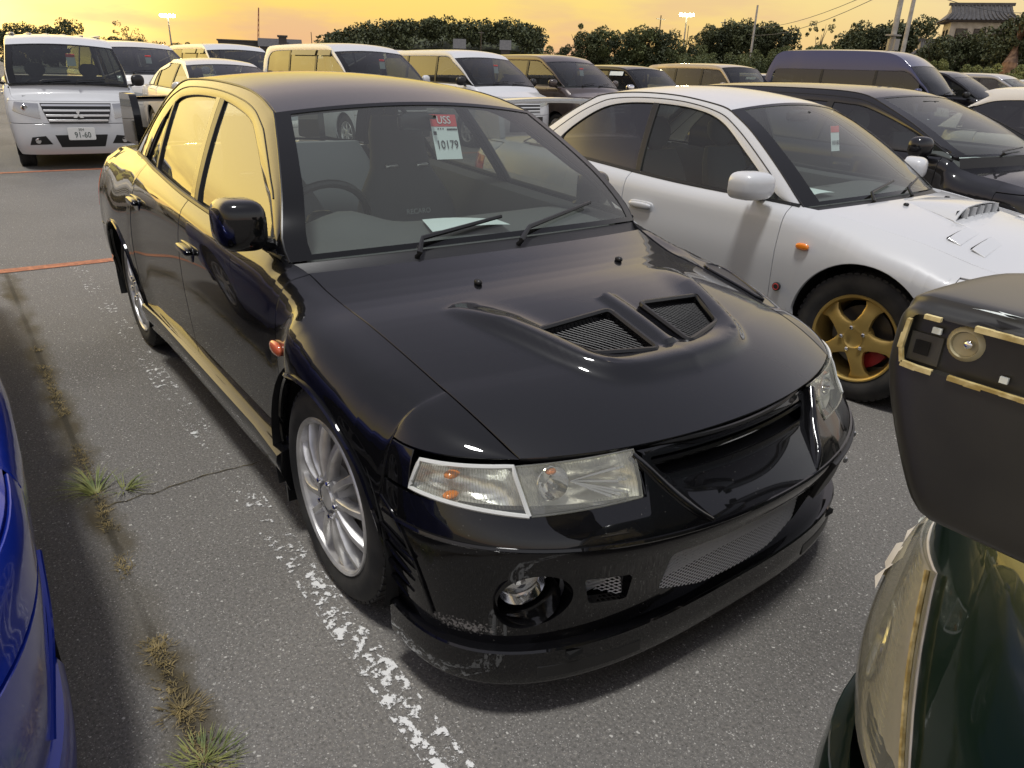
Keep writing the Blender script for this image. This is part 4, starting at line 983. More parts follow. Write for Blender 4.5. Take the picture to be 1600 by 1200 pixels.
text('lettering', '2', .024, M['ink'], st_, frame_m(ray_x(646, 184, -.80) + TN * .002, TX, TN), .0004)
sh = MB(); A4 = np.array([[(-.47 - .21 * u + .05 * v, -.16 + .08 * u + .30 * v, .925 - .01 * u + .012 * math.sin(2.5 * v + u)) for v in np.linspace(0, 1, 8)] for u in np.linspace(0, 1, 6)]); sh.grid(A4)
sh.obj('tmp', M['paper'], None); pp = bpy.data.objects['tmp']; pp.name = 'paper_sheet'; tag(pp, 'white inspection sheet lying on the black sedan dashboard', 'paper')
# ---------------------------------------------------------------- the white two-door beside it
imp_secs = {.37: std(.822, .19, .56, .64, .735), .15: std(.838, .19, .58, .665, .79), .0: std(.842, .19, .60, .675, .815), -.22: std(.828, .19, .58, .69, .848), -.33: std(.825, .19, .58, .70, .862),
    -.46: std(.824, .19, .58, .722, .872), -1.2: std(.828, .19, .58, .745, .895), -2.0: std(.835, .19, .60, .735, .945), -2.52: std(.842, .2, .62, .69, .975), -2.9: std(.815, .22, .62, .655, .975)}
imp = dict(mirror_n=3.2, name='parked_car', label='white two-door sports coupe with gold wheels and a hood scoop', cat='car', paint='white_paint', xs=list(imp_secs), secs=list(imp_secs.values()), x0=.37, xr0=-2.9,
    arches=[(.0, .33, .345), (-2.52, .33, .335)], nexp=2.3, nexp_r=2.8, rows=22, hi=2,
    nose=[(.18, .80), (.35, .86), (.5, .87), (.6, .83), (.69, .77), (.75, .70)], tail=[(.2, -3.25), (.35, -3.40), (.5, -3.43), (.7, -3.40), (.9, -3.36), (.98, -3.34)],
    nose_bands=[('front_bumper', .19, .54, None), ('front_panel', .545, .688, None)], tail_bands=[('rear_bumper', .22, .56, None), ('rear_panel', .565, .96, None)],
    hood=dict(xc=-.36, bulge=.13, crown=.030, zh=.692, yh=.58, mid=.022, nu=33, nv=33), deck=dict(xc=-2.72, bulge=.06, crown=.02, zh=.965, yh=.60, mid=.006),
    tumble=(.40, .30), K=[(-.42, .866), (-.63, 1.03), (-.87, 1.19), (-1.06, 1.285), (-1.15, 1.308), (-1.45, 1.345), (-1.75, 1.352), (-1.98, 1.338), (-2.10, 1.318), (-2.30, 1.21), (-2.55, 1.05), (-2.70, .985)], ia=3, ic=8,
    W=[(-.52, .880), (-.602, .915), (-.854, 1.085), (-1.086, 1.225), (-1.31, 1.280), (-1.592, 1.296), (-1.85, 1.285), (-2.03, 1.24), (-2.22, 1.12), (-2.33, 1.01), (-2.345, .985)],
    ws=(.13, .03, .05, .04, .06, .03, .10, .02), roofmid=.012, frit=(.07, .03), ws_glass='glass', rw_glass='glass', wipers=[((.05, -.05), (.10, .015), (.55, .10)), ((-.45, -.05), (-.40, .02), (.02, .10))],
    panels=[('front_fender', -.48, .37), ('front_door', -1.56, -.48), ('rear_quarter', -2.9, -1.56)], handles={'front_door': (-1.40, .735)},
    windows=[(-.56, -.60, -1.505, -1.58, 'side_glass'), (-1.535, -1.615, -2.31, -2.27, 'tint_glass')], bars=[(-1.50, -1.575, -1.54, -1.62, 'trim')],
    wheel=dict(at=[(.0, .795), (-2.52, .79)], style='gold', R=.315, W=.205, rr=.212), mirror=(-.64, .885, .955), mirror_size=(.09, .10, .07))
IM = Car(imp); IM.build(); ir = IM.root
IM.patch('headlight', [(.34, .56), (.90, .575), (.88, .665), (.36, .68)], M['lens'], both=True)
IM.patch('grille', [(-.30, .57), (.30, .57), (.31, .66), (-.31, .66)], M['trim']); IM.patch('bumper_opening', [(-.45, .26), (.45, .26), (.42, .44), (-.42, .44)], M['gap'])
IM.patch('tail_lamp', [(.55, .66), (.93, .66), (.93, .86), (.55, .88)], M['red_lens'], front=False, both=True)
Hq = IM.H.reshape(-1, 3)
def iz(x, y):
    d = (Hq[:, 0] - x) ** 2 + (Hq[:, 1] - y) ** 2; i = np.argsort(d)[:4]; q = 1 / (d[i] + 1e-6); return float((Hq[i, 2] * q).sum() / q.sum())
# hood scoop, open to the front
P = []
for v in np.linspace(-1, 1, 17):
    row = []
    for u in np.linspace(0, 1, 12):
        x = -.20 + .32 * u; w_ = .15 + .13 * u; y = w_ * v; h = .062 * (u ** .8) * (1 - abs(v) ** 5 * .92); row.append((x, y, iz(x, y) + h - .002))
    P.append(row)
mb = MB(); panel(mb, np.array(P), 0, .006, out=(0, 0, 1), rnd=.001); sc = mb.obj('hood_scoop', M['white_paint'], IM.hood)
mb = MB(); mb.add([(.106, y, iz(.12, y) + h) for y, h in ((-.25, .004), (.25, .004), (.25, .046), (-.25, .046))], [(0, 1, 2, 3)]); mb.obj('scoop_mouth', M['gap'], sc)
mb = MB()
for k in range(-2, 3): mb.box((.115, k * .09, iz(.115, 0) + .025), (.04, .006, .046))
tag(mb.obj('scoop_fins', M['white_paint'], sc), kind='stuff')
P = [[(.12 + .09 * a, y, iz(.12 + .09 * a, y) + .006 - .006 * a) for a in (0, .5, 1)] for y in np.linspace(-.29, .29, 11)]; mb = MB(); panel(mb, np.array(P), 0, .004, out=(0, 0, 1)); mb.obj('scoop_lip', M['white_paint'], sc)
for sd in (-1, 1):
    for k in range(2):
        x0 = .20 + .11 * k; P = [[(x0 + .06 * a + .05 * (abs(y) - .42), sd * y, iz(x0 + .06 * a, sd * y) + .002 + .009 * (1 - a)) for a in (0, .5, 1)] for y in np.linspace(.32, .54, 7)]
        mb = MB(); panel(mb, np.array(P), 0, .006, out=(0, 0, 1)); mb.obj('hood_louvre', M['white_paint'], IM.hood)
        P = [[(x0 - .002, sd * y, iz(x0, sd * y) + .001 + .009 * a) for a in (0, 1)] for y in np.linspace(.325, .535, 5)]; mb = MB(); mb.grid(np.array(P)); mb.obj('louvre_slot', M['gap'], IM.hood)
    mb = MB(); y = .24 * sd; mb.grid(superell((-.14, y, iz(-.14, y) + .006), (.014, .012, .009), 2.4, 12, 8), closed=True); mb.obj('washer_nozzle', M['trim'], IM.hood)
    mb = MB(); mb.grid(superell((-.33, sd * .829, .700), (.036, .012, .017), 2.6, 16, 8), closed=True); mb.obj('side_marker', M['amber'], ir)
    mb = MB(); mb.lathe([(.022, -.004), (.022, .006), (.018, .008), (0, .008)], (0, 0, 0), n=24); mb.v = [(x - .43, sd * (y + .828), z + .475) for x, y, z in mb.v]; em = mb.obj('round_badge', M['ink'], ir)
    mb = MB(); mb.lathe([(.017, .0085), (.014, .0095), (.013, .0085)], (0, 0, 0), n=20); mb.v = [(x - .43, sd * (y + .828), z + .475) for x, y, z in mb.v]; mb.obj('badge_ring', M['red_print'], em)
    # sill step and fuel flap
    P = [[(x, sd * (.80 + q), z) for q, z in ((.0, .31), (.028, .30), (.03, .26), (.0, .19))] for x in np.linspace(-.38, -2.15, 12)]; mb = MB(); mb.grid(np.array(P)); mb.obj('side_skirt', M['white_paint'], ir)
mb = MB(); fl = np.array([[(-2.62 - .17 * u, -(np.interp(.80 + .13 * v, IM.curve(-2.7)[:40, 1], IM.curve(-2.7)[:40, 0]) + .0035), .78 + .13 * v) for v in np.linspace(0, 1, 4)] for u in np.linspace(0, 1, 5)]); panel(mb, fl, 0, .004, out=(0, -1, 0)); mb.obj('fuel_flap', M['white_paint'], ir)
mb = MB(); sec_ = [(-.10, -.015), (-.04, -.028), (.06, -.026), (.13, -.006), (.14, .012), (.05, .016), (-.04, .010), (-.10, .0)]
P = np.array([[(-3.22 + a + .10 * (y / .6) ** 2 * 0, y, 1.225 + b + .022 * (1 - (y / .6) ** 2)) for a, b in sec_] for y in np.linspace(-.60, .60, 17)]); mb.grid(P, closed=True); rw = mb.obj('rear_wing', M['white_paint'], ir)
for sd in (-1, 1):
    mb = MB(); mb.prism(roundpoly([(-3.36, .97), (-3.02, .97), (-3.06, 1.15), (-3.10, 1.25), (-3.34, 1.25)], .03, 3), 1, sd * .60 - .025, sd * .60 + .025); mb.obj('wing_stand', M['white_paint'], rw)
ir.location = (.037, 2.656, 0); ir.rotation_euler = (0, 0, math.radians(1.96))
def W_of(root, p): return root.matrix_basis @ Vector(p)
# white sheets behind its glass
def sheet(car, label, name, v, x_in, w_, l_, tilt=.0, cat='paper'):
    xA, zA = car.Kall[0][0], car.belt(car.Kall[0][0])[1]; mb = MB()
    P = np.array([[(xA - x_in - l_ * a, v + w_ * (b - .5) + .04 * a, zA + .016 + tilt * a + .008 * math.sin(3 * b)) for b in np.linspace(0, 1, 6)] for a in np.linspace(0, 1, 5)])
    q = car.root.matrix_basis; mb.grid(np.array([[tuple(q @ Vector(p)) for p in r] for r in P])); return tag(mb.obj(name, M['paper'], None), label, cat)
def hungtag(car, label, v, u, hw=.055, hh=.08, number=None):
    p = car.ws_at(v, u) + np.array([-.05, 0, -.03]); q = car.root.matrix_basis; X_, Y_, Z_ = [np.array(k) for k in ((0, 1., 0), (-.25, 0, .97), (.97, 0, .25))]
    t = thing('auction_tag', label, 'tag')
    for nm, o_, w_, h_, d, m in (('tag_sheet', 0, hw * 2, hh * 2, 0, 'paper'), ('red_band', hh * .74, hw * 2, hh * .5, .0015, 'red_print')):
        mb = MB(); flatcard(mb, p, X_, Y_, w_, h_, 0, o_, d); mb.v = [tuple(q @ Vector(k)) for k in mb.v]; mb.obj(nm, M[m], t, smooth=False)
    if number: text('lettering', number, hh * .5, M['ink'], t, q @ frame_m(p - Y_ * hh * .35 + Z_ * .003, X_, Z_), .0004)
    return t
sheet(IM, 'white sheet on the dashboard of the white coupe', 'paper_sheet', -.33, .13, .26, .20)
hungtag(IM, 'paper tag hanging behind the windshield of the white coupe', .12, .60, .045, .07, '10180')

# ---------------------------------------------------------------- other kinds of car
def mk(kind, name, label, paint, L, W, H, fo, wb, zw, xw, hz, rake, roof_z, lid=None, **o):
    """kind: 'box' (van, wagon, hatch: steep tail) or 'notch' (sedan)"""
    h = W / 2; R = o.get('R', .31); xe = fo - L; ra = R + .035; x0 = ra + .012; zs = zw + o.get('rise', .03); bo = o.get('belt_in', .075)
    sill = o.get('sill', .2); xr0 = -wb - ra - .02; zm = zw * .62
    S2 = {x0: std(h - .02, sill, zm, h - o.get('fen_in', .17), hz + (zw - hz) * .30), 0.0: std(h, sill, zm, h - .15, hz + (zw - hz) * .62), xw - .02: std(h - .008, sill, zm, h - bo - .02, zw - .03), xw - .16: std(h - .008, sill, zm, h - bo, zw)}
    if xw > -.02: S2 = {x0: S2[x0], min(xw, x0 - .1): std(h - .006, sill, zm, h - bo - .02, zw - .02), min(xw, x0 - .1) - .16: std(h - .004, sill, zm, h - bo, zw)}
    S2[-wb * .55] = std(h - .005, sill, zm, h - bo, (zw + zs) / 2); S2[-wb] = std(h, sill, zm, h - bo - .005, zs); S2[min(xr0, -wb - .3)] = std(h - .02, sill + .03, zm, h - bo - .02, zs)
    xr0 = min(xr0, -wb - .3); xt, ztp = rake; b = xe
    if kind == 'box':
        K = [(xw, zw - .006), (xw + (xt - xw) * .5, zw + (ztp - zw) * .55), (xt, ztp), (xt - .16, ztp + (roof_z - ztp) * .6), (xt - .5, roof_z - .003), ((xt + xe) / 2, roof_z), (xe + .45, roof_z - .02), (xe + o.get('rtop', .22), roof_z - .07), (xe + o.get('rmid', .12), (roof_z + zs) / 2), (xe + .10, zs + .02)]; ia, ic = 2, 7
        W_ = [(xw - .07, zw + .02), (xw + (xt - xw) * .55 - .05, zw + (ztp - zw) * .52), (xt - .03, ztp - .075), (xt - .22, roof_z - .115), (xt - .6, roof_z - .10), ((xt + xe) / 2, roof_z - .10), (xe + .62, roof_z - .12), (xe + .40, roof_z - .19), (xe + .32, (roof_z + zs) / 2), (xe + .30, zs + .012)]
        tail = [(sill, xe + .12), (.45, xe + .01), (.8, xe), (zs + .05, xe + .05)]
    else:
        d0 = o.get('deck_x', xe + .75)
        K = [(xw, zw - .006), (xw + (xt - xw) * .5, zw + (ztp - zw) * .58), (xt, ztp), (xt - .14, ztp + (roof_z - ztp) * .6), (xt - .45, roof_z - .003), (xt - .8, roof_z), (d0 + .95, roof_z - .03), (d0 + .80, roof_z - .065), (d0 + .38, (roof_z + zs) / 2 + .03), (d0, zs + .012)]; ia, ic = 2, 7
        W_ = [(xw - .07, zw + .02), (xw + (xt - xw) * .55 - .05, zw + (ztp - zw) * .52), (xt - .04, ztp - .055), (xt - .25, roof_z - .075), (xt - .6, roof_z - .062), (xt - .9, roof_z - .062), (d0 + .95, roof_z - .10), (d0 + .72, roof_z - .16), (d0 + .45, (roof_z + zs) / 2), (d0 + .34, zs + .012)]
        tail = [(sill, xe + .12), (.45, xe + .01), (.7, xe), (zs, xe + .08)]
    xl = W_[-1][0]; n = o.get('nwin', 3); cuts = o.get('cuts') or [xw - .12, -wb * .42, -wb * .86, xl + .02][:n + 1]
    cuts = cuts[:-1] + [xl + .02]; wins = []; bars = []
    for i in range(len(cuts) - 1):
        a, c = cuts[i], cuts[i + 1]; wins.append((a - (.03 if i else 0), a - (.05 if i else .03), c + .03, (c + .01 if i < len(cuts) - 2 else c + .06), 'side_mid' if i == 0 else o.get('rear_glass', 'side_dark')))
        if i: bars.append((a + .035, a + .015, a - .035, a - .055, o.get('bar', 'trim')))
    zb1 = o.get('bump_top', hz * .66)
    sp = dict(name=name, label=label, cat=o.get('cat', 'car'), group=o.get('group'), paint=paint, xs=list(S2), secs=list(S2.values()), x0=x0, xr0=xr0, arches=[(0, R + .01, ra), (-wb, R + .01, ra)], nexp=o.get('nexp', 2.6), nexp_r=3.2,
        nose=o.get('nose') or [(sill - .02, fo - .09), (.38, fo - .01), (.55, fo), (hz * .85, fo - .05), (hz, fo - .11), (hz + .06, fo - .2)], tail=tail,
        nose_bands=[('front_bumper', sill, zb1, None), ('front_panel', zb1 + .004, hz - .004, None)],
        tail_bands=[('rear_bumper', sill + .03, .6, None), ('rear_panel', .604, zs - (.02 if kind == 'notch' else -.015), None)],
        hood=dict(xc=min(xw, x0 - .12) + .03, bulge=o.get('cb', .12), crown=.03, zh=hz, yh=h * .74, mid=o.get('mid', .02), nu=17, nv=17),
        tumble=o.get('tumble', (.30, .2)), K=K, W=W_, ia=ia, ic=ic, ws=(o.get('cb', .12), .02, .06, .035, .05, .03, .06, .01), roofmid=.012, frit=(.06, .03),
        panels=[('front_fender', cuts[0] + .10 if cuts[0] + .10 < x0 - .1 else 0, x0), ('front_door', -wb * .42, cuts[0] + .10 if cuts[0] + .10 < x0 - .1 else 0), ('rear_door', -wb * .82, -wb * .42), ('rear_quarter', xr0, -wb * .82)],
        handles={'front_door': (-wb * .42 + .13, zw - .17), 'rear_door': (-wb * .82 + .13, zw - .16)}, windows=wins, bars=bars, rows=12,
        wheel=dict(at=[(0, h - .045), (-wb, h - .045)], style='plain', R=R, W=.19, rr=R * .66), detail=False, mirror=(xw - .22, h + .06, zw + .06), mirror_size=(.07, .09, .08), mirror_paint=o.get('mirror_paint', paint),
        floor=sill + .02, wscale=h / .85, seat_dx=1.0, rear_dx=.95, wipers=[((-.5, .0), (-.45, .03), (.0, .08)), ((.1, .0), (.15, .03), (.6, .08))])
    if kind == 'notch': sp['deck'] = dict(xc=o.get('deck_x', xe + .75) + .0, bulge=.06, crown=.015, zh=zs - .05, yh=h * .72, mid=.004)
    sp.update(o.get('extra', {})); return sp
M['side_mid'] = glass('side_glass_grey', (.40, .43, .40), dust=.02, ior=1.75)
M['side_dark'] = glass('privacy_glass', (.08, .08, .08), opaque=.4, ior=1.8)
M['grille_grey'] = mat('grille_grey', (.06, .06, .06), .4)
def front_kit(c, lamp, grille, low=None, plate=None, fog=None, slats=3, lens='lens'):
    n_ = c.n if not callable(c.n) else c.n(.6); cv = lambda L_: [(math.copysign(2 / math.pi * math.asin(min(1, abs(a)) ** (n_ / 2)), a), b) for a, b in L_] if L_ else None
    lamp, grille, low, fog = cv(lamp), cv(grille), cv(low), cv(fog)
    for o in c.patch('headlight', lamp, M['lamp_grey'], .003, .02, both=True): pass
    for sd in (1, -1):
        P = quadpatch(lambda a, b: c.wrap(a, b), [(a * sd, b) for a, b in lamp], 10, 6); N = gnorm(P); N *= np.sign(N[..., 0].sum()); mb = MB(); mb.grid(P + N * .012); mb.obj('lens', M[lens], c.root, fix=False)
        p = P[4, 3] + N[4, 3] * .006; mb = MB(); mb.lathe([(.0, .004), (.035, .005), (.045, -.004)], (0, 0, 0), 'x', 18); mb.v = [tuple(np.array(q) + p) for q in mb.v]; mb.obj('lamp_bowl', M['chrome'], c.root)
    g = c.patch('grille', grille, M['trim'], .004, .02)[0]; gq = np.array(grille)
    for k in range(slats):
        v = (k + .5) / slats; a = gq[0] * (1 - v) + gq[3] * v; b = gq[1] * (1 - v) + gq[2] * v; hh = (gq[3][1] - gq[0][1]) / slats * .20
        P = quadpatch(lambda p, q: c.wrap(p, q), [(a[0] * .97, a[1] - hh), (b[0] * .97, b[1] - hh), (b[0] * .97, b[1] + hh), (a[0] * .97, a[1] + hh)], 12, 3); N = gnorm(P); N *= np.sign(N[..., 0].sum()); mb = MB(); panel(mb, P + N * .016, 0, .012, out=(1, 0, 0)); mb.obj('grille_slat', M['tan'], g)
    if low: c.patch('lower_grille', low, M['trim'], .004, .02)
    if fog: c.patch('fog_recess', fog, M['trim'], .004, .02, both=True)
def plate(c, z, text_, top='', small=None):
    p = c.wrap(0, z) + np.array([.022, 0, 0]); mb = MB(); mb.grid(superell(p, (.006, .165, .082), 14, 24, 8), closed=True); o = mb.obj('licence_plate', M['plate'], c.root, ang=30)
    text('lettering', text_, .105, M['plate_ink'], o, frame_m(p + np.array([.0075, .01, -.018]), (0, 1, 0), (1, 0, 0)), .0006, .82)
    if top: text('lettering', top, .045, M['plate_ink'], o, frame_m(p + np.array([.0075, 0, .053]), (0, 1, 0), (1, 0, 0)), .0006)
    if small: text('lettering', small, .04, M['plate_ink'], o, frame_m(p + np.array([.0075, -.135, -.015]), (0, 1, 0), (1, 0, 0)), .0006)
M['plate_ink'] = mat('plate_ink', (.03, .06, .05), .5)
ROW = 'cars parked in the row behind'
# compact van facing the camera at the left
DV = Car(mk('box', 'parked_van', 'white compact van facing the camera at the left edge, number plate 91-60', 'white_paint', 3.71, 1.64, 1.75, .70, 2.48, 1.09, .30, .885, (-.30, 1.56), 1.685, nwin=3, cuts=[.16, -1.05, -2.1, 0], R=.29, tumble=(.16, .06), cat='van', mirror_paint='trim', nexp=3.0, bump_top=.60, fen_in=.10,
    nose=[(.16, .60), (.30, .68), (.45, .70), (.62, .69), (.78, .67), (.885, .62), (.96, .52)], cb=.14)); DV.build()
front_kit(DV, [(.55, .66), (.93, .76), (.90, .872), (.56, .855)], [(-.44, .61), (.44, .61), (.54, .86), (-.54, .86)], [(-.34, .30), (.34, .30), (.40, .46), (-.40, .46)], lens='clear_lens', fog=[(.46, .34), (.80, .33), (.74, .43), (.54, .45)], slats=4)
plate(DV, .475, '91-60', '504', '')
p = DV.wrap(0, .715) + np.array([.030, 0, 0]); mb = MB()
for a in (90, 210, 330):
    a = math.radians(a); d1 = np.array([0, math.cos(a), math.sin(a)]) * .072; d2 = np.array([0, math.cos(a + .55), math.sin(a + .55)]) * .042; d3 = np.array([0, math.cos(a - .55), math.sin(a - .55)]) * .042
    q = [p + d3 * .0, p + d3, p + d1, p + d2]; mb.add(q + [k + [.006, 0, 0] for k in q], [(0, 1, 2, 3), (7, 6, 5, 4), (0, 4, 5, 1), (1, 5, 6, 2), (2, 6, 7, 3), (3, 7, 4, 0)])
mb.obj('three_diamond_badge', M['plate'], DV.root, smooth=False)
for sd in (-1, 1):
    q = DV.wrap(DV.t_of_y(.52 * sd, .385), .385) + np.array([.012, 0, 0]); mb = MB(); mb.lathe([(0, .012), (.03, .010), (.036, .0)], tuple(q), 'x', 18); mb.obj('fog_lamp', M['chrome'], DV.root)
mb = MB()
for k in range(6): mb.grid(superell((-1.7, -.55 + k * .22, 1.725), (1.0, .055, .018), 2.4, 14, 6), closed=True)
tag(mb.obj('roof_ribs', M['white_paint'], DV.root), kind='stuff')
DV.root.location = (-10.92, .16, 0); DV.root.rotation_euler = (0, 0, math.radians(-4)); hungtag(DV, 'paper tag behind the windshield of the white compact van', .12, .62)
def place(c, x, y, deg, label=None): c.root.location = (x, y, 0); c.root.rotation_euler = (0, 0, math.radians(deg)); return c
# white low sedan next to it
SD = place(Car(mk('notch', 'parked_car', 'pearl white sedan whose roof shows just over the black sedan roof', 'pearl_paint', 4.55, 1.76, 1.49, .90, 2.7, .98, -.30, .76, (-1.10, 1.36), 1.445, tumble=(.42, .28), nwin=3, cuts=[-.45, -1.45, -2.35, 0])), 0, 0, 0); SD.build()
front_kit(SD, [(.36, .60), (.86, .63), (.84, .72), (.38, .71)], [(-.32, .56), (.32, .56), (.34, .70), (-.34, .70)]); place(SD, -11.15, 2.75, 2)
vankw = dict(R=.315, tumble=(.17, .05), cat='van', cb=.16, fen_in=.12, nwin=4, rear_glass='side_dark')
V1 = Car(mk('box', 'parked_van', 'white minivan with smoked visors over its side windows, behind the black sedan roof', 'white_paint', 4.7, 1.72, 1.85, .92, 2.83, 1.18, .20, .98, (-.52, 1.66), 1.785, cuts=[.06, -1.2, -2.35, 0], **{k: v for k, v in vankw.items() if k != 'nwin'})); V1.build()
front_kit(V1, [(.42, .72), (.88, .80), (.86, .90), (.44, .86)], [(-.38, .64), (.38, .64), (.42, .84), (-.42, .84)], [(-.5, .3), (.5, .3), (.46, .5), (-.46, .5)])
for sd in (-1, 1):
    for (xa, xb) in ((-.05, -1.12), (-1.22, -2.25)):
        P = [[(x, sd * (V1.G(x, z) + .015 + .02 * (1 - v)), z) for v, z in ((0, 1.60), (.5, 1.645), (1, 1.69))] for x in np.linspace(max(xb, -2.3), min(xa, -.62), 8)]; mb = MB(); mb.grid(np.array(P)); mb.obj('window_visor', M['side_dark'], V1.root, fix=False)
place(V1, -11.2, 5.25, 3); hungtag(V1, 'paper tag behind the windshield of the minivan with smoked visors', .1, .6)
V2 = Car(mk('box', 'parked_van', 'white minivan with dark door mirrors and a roof spoiler, third in the row behind', 'white_paint', 4.7, 1.72, 1.84, .92, 2.83, 1.17, .16, .98, (-.60, 1.64), 1.775, cuts=[.0, -1.2, -2.35, 0], mirror_paint='trim', **{k: v for k, v in vankw.items() if k != 'nwin'})); V2.build()
front_kit(V2, [(.42, .80), (.90, .86), (.88, .93), (.44, .90)], [(-.40, .70), (.40, .70), (.44, .88), (-.44, .88)], [(-.5, .34), (.5, .34), (.5, .62), (-.5, .62)])
mb = MB(); p = V2.wrap(0, .57)
for k in (-1, 1): mb.box(p + np.array([.03, k * .06, 0]), (.03, .05, .10))
mb.obj('plate_holder', M['gap'], V2.root)
mb = MB(); mb.grid(superell((-3.62, 0, 1.775), (.22, .66, .028), 4, 20, 8), closed=True); mb.obj('roof_spoiler', M['white_paint'], V2.root); place(V2, -11.2, 7.85, 2); hungtag(V2, 'paper tag behind the windshield of the minivan with a roof spoiler', .1, .6)
V3 = Car(mk('box', 'parked_van', 'black minivan with dark mirrors, right of the two white minivans', 'brown_paint', 4.7, 1.72, 1.83, .92, 2.83, 1.17, .16, .98, (-.60, 1.64), 1.77, cuts=[.0, -1.2, -2.35, 0], **{k: v for k, v in vankw.items() if k != 'nwin'})); V3.build()
front_kit(V3, [(.42, .76), (.90, .84), (.88, .92), (.44, .88)], [(-.40, .66), (.40, .66), (.44, .86), (-.44, .86)]); place(V3, -11.2, 10.2, 0)
hungtag(V3, 'paper tag behind the windshield of the black minivan', .05, .6)
KW = Car(mk('box', 'parked_car', 'dark brown box-shaped small wagon with a pale visor over its front window', 'dark_paint', 3.6, 1.56, 1.68, .66, 2.4, 1.10, .16, .95, (-.42, 1.55), 1.615, cuts=[.02, -1.0, -1.95, 0], R=.285, tumble=(.14, .04), cb=.10, mirror_paint='chrome')); KW.build(); place(KW, -11.3, 12.55, 0)
for sd in (-1, 1):
    P = [[(x, sd * (KW.G(x, z) + .015 + .02 * (1 - v)), z) for v, z in ((0, 1.42), (1, 1.51))] for x in np.linspace(-.95, -.50, 6)]; mb = MB(); mb.grid(np.array(P)); mb.obj('window_visor', M['paper'], KW.root, fix=False)
SU = Car(mk('box', 'parked_car', 'beige off-road wagon with a boxy hood, beyond the small brown wagon', 'beige_paint', 4.5, 1.78, 1.80, .82, 2.7, 1.20, -.42, 1.02, (-.92, 1.68), 1.745, cuts=[-.6, -1.5, -2.4, 0], R=.36, sill=.34, tumble=(.16, .05), cb=.08, fen_in=.10, nexp=3.6)); SU.build(); place(SU, -10.4, 15.6, 0)
# minivan further back, seen between van and sedan
VE = Car(mk('box', 'parked_van', 'white rounded minivan standing further back, right of the compact van', 'pearl_paint', 4.8, 1.80, 1.80, .95, 2.95, 1.16, .22, .93, (-.75, 1.62), 1.735, cuts=[.06, -1.2, -2.35, 0], mirror_paint='trim', **{k: v for k, v in vankw.items() if k != 'nwin'})); VE.build()
front_kit(VE, [(.42, .66), (.90, .80), (.88, .88), (.44, .82)], [(-.38, .62), (.38, .62), (.42, .80), (-.42, .80)]); place(VE, -15.6, 2.25, 3)
hungtag(VE, 'paper tag behind the windshield of the rounded minivan', .1, .55)
# black hatchback at the right
HB = Car(mk('box', 'parked_car', 'black hatchback with a long raked windshield, right of the white coupe', 'dark_paint', 4.4, 1.72, 1.45, .90, 2.6, .93, -.02, .72, (-.95, 1.325), 1.385, cuts=[-.22, -1.35, -2.3, 0], tumble=(.42, .26), mid=.02, cb=.17, rtop=.55, rmid=.30, R=.315, extra=dict(ws_glass='glass', rw_glass='glass', hi=2, rows=20))); HB.build()
front_kit(HB, [(.36, .58), (.88, .64), (.86, .71), (.40, .68)], [(-.3, .52), (.3, .52), (.32, .64), (-.32, .64)]); place(HB, -.892, 5.70, -5.5)
sheet(HB, 'white sheet on the dashboard of the black hatchback', 'paper_sheet', -.25, .14, .30, .20)
mb = MB(); p = HB.ws_at(0, .84); mb.box(p + [-.06, -.04, -.03], (.05, .22, .09)); mb.obj('camera_housing', M['trim'], HB.root)
RW_ = Car(mk('box', 'parked_car', 'silver-white hatchback cut by the right edge of the photo', 'pearl_paint', 4.3, 1.72, 1.48, .85, 2.55, .98, -.20, .74, (-1.0, 1.37), 1.44, cuts=[-.35, -1.35, -2.25, 0], tumble=(.38, .25), cb=.15, rtop=.5, rmid=.3)); RW_.build(); place(RW_, 1.05, 8.05, -3)
# the blue car whose bumper corner shows at the lower left
BL = Car(mk('notch', 'parked_car', 'blue sedan whose front corner fills the lower left edge', 'blue_paint', 4.8, 1.80, 1.43, 1.22, 2.6, .95, -.40, .70, (-1.10, 1.31), 1.39, tumble=(.42, .28), bump_top=.56, sill=.17, nexp=2.5, extra=dict(rows=22, hi=2, band_rows=16, mirror=(-.9, .80, .95)), R=.32)); BL.build()
front_kit(BL, [(.36, .57), (.88, .60), (.86, .69), (.40, .68)], [(-.3, .52), (.3, .52), (.32, .64), (-.32, .64)], [(-.3, .24), (.3, .24), (.28, .42), (-.28, .42)])
BL.patch('bumper_duct', [(.50, .27), (.60, .27), (.60, .30), (.55, .36)], M['gap'], .003, .03, both=True)
P = []
for t in np.linspace(-1, 1, 61):
    p = BL.wrap(t, .22); q = BL.wrap(t + .01 if t < .99 else t - .01, .22); d = (q - p) * (1 if t < .99 else -1); n_ = np.array([d[1], -d[0], 0]); n_ /= np.linalg.norm(n_)
    P.append([p + n_ * o_ + np.array([0, 0, z - .22]) for z, o_ in ((.235, -.01), (.225, .020), (.20, .030), (.13, .026), (.11, .0))])
mb = MB(); mb.grid(np.array(P)); mb.obj('chin_spoiler', M['blue_paint'], BL.root)
for sd in (-1, 1):
    c0 = [BL.wrap(sd * t, z) + np.array([0, sd * .004, 0]) for t, z in ((1, .50), (.90, .44), (.80, .30))]; mb = MB(); mb.tube(crv(np.array(c0), 6), .006, 6); mb.obj('bumper_crease', M['blue_paint'], BL.root)
place(BL, -.22, -2.365, 0)
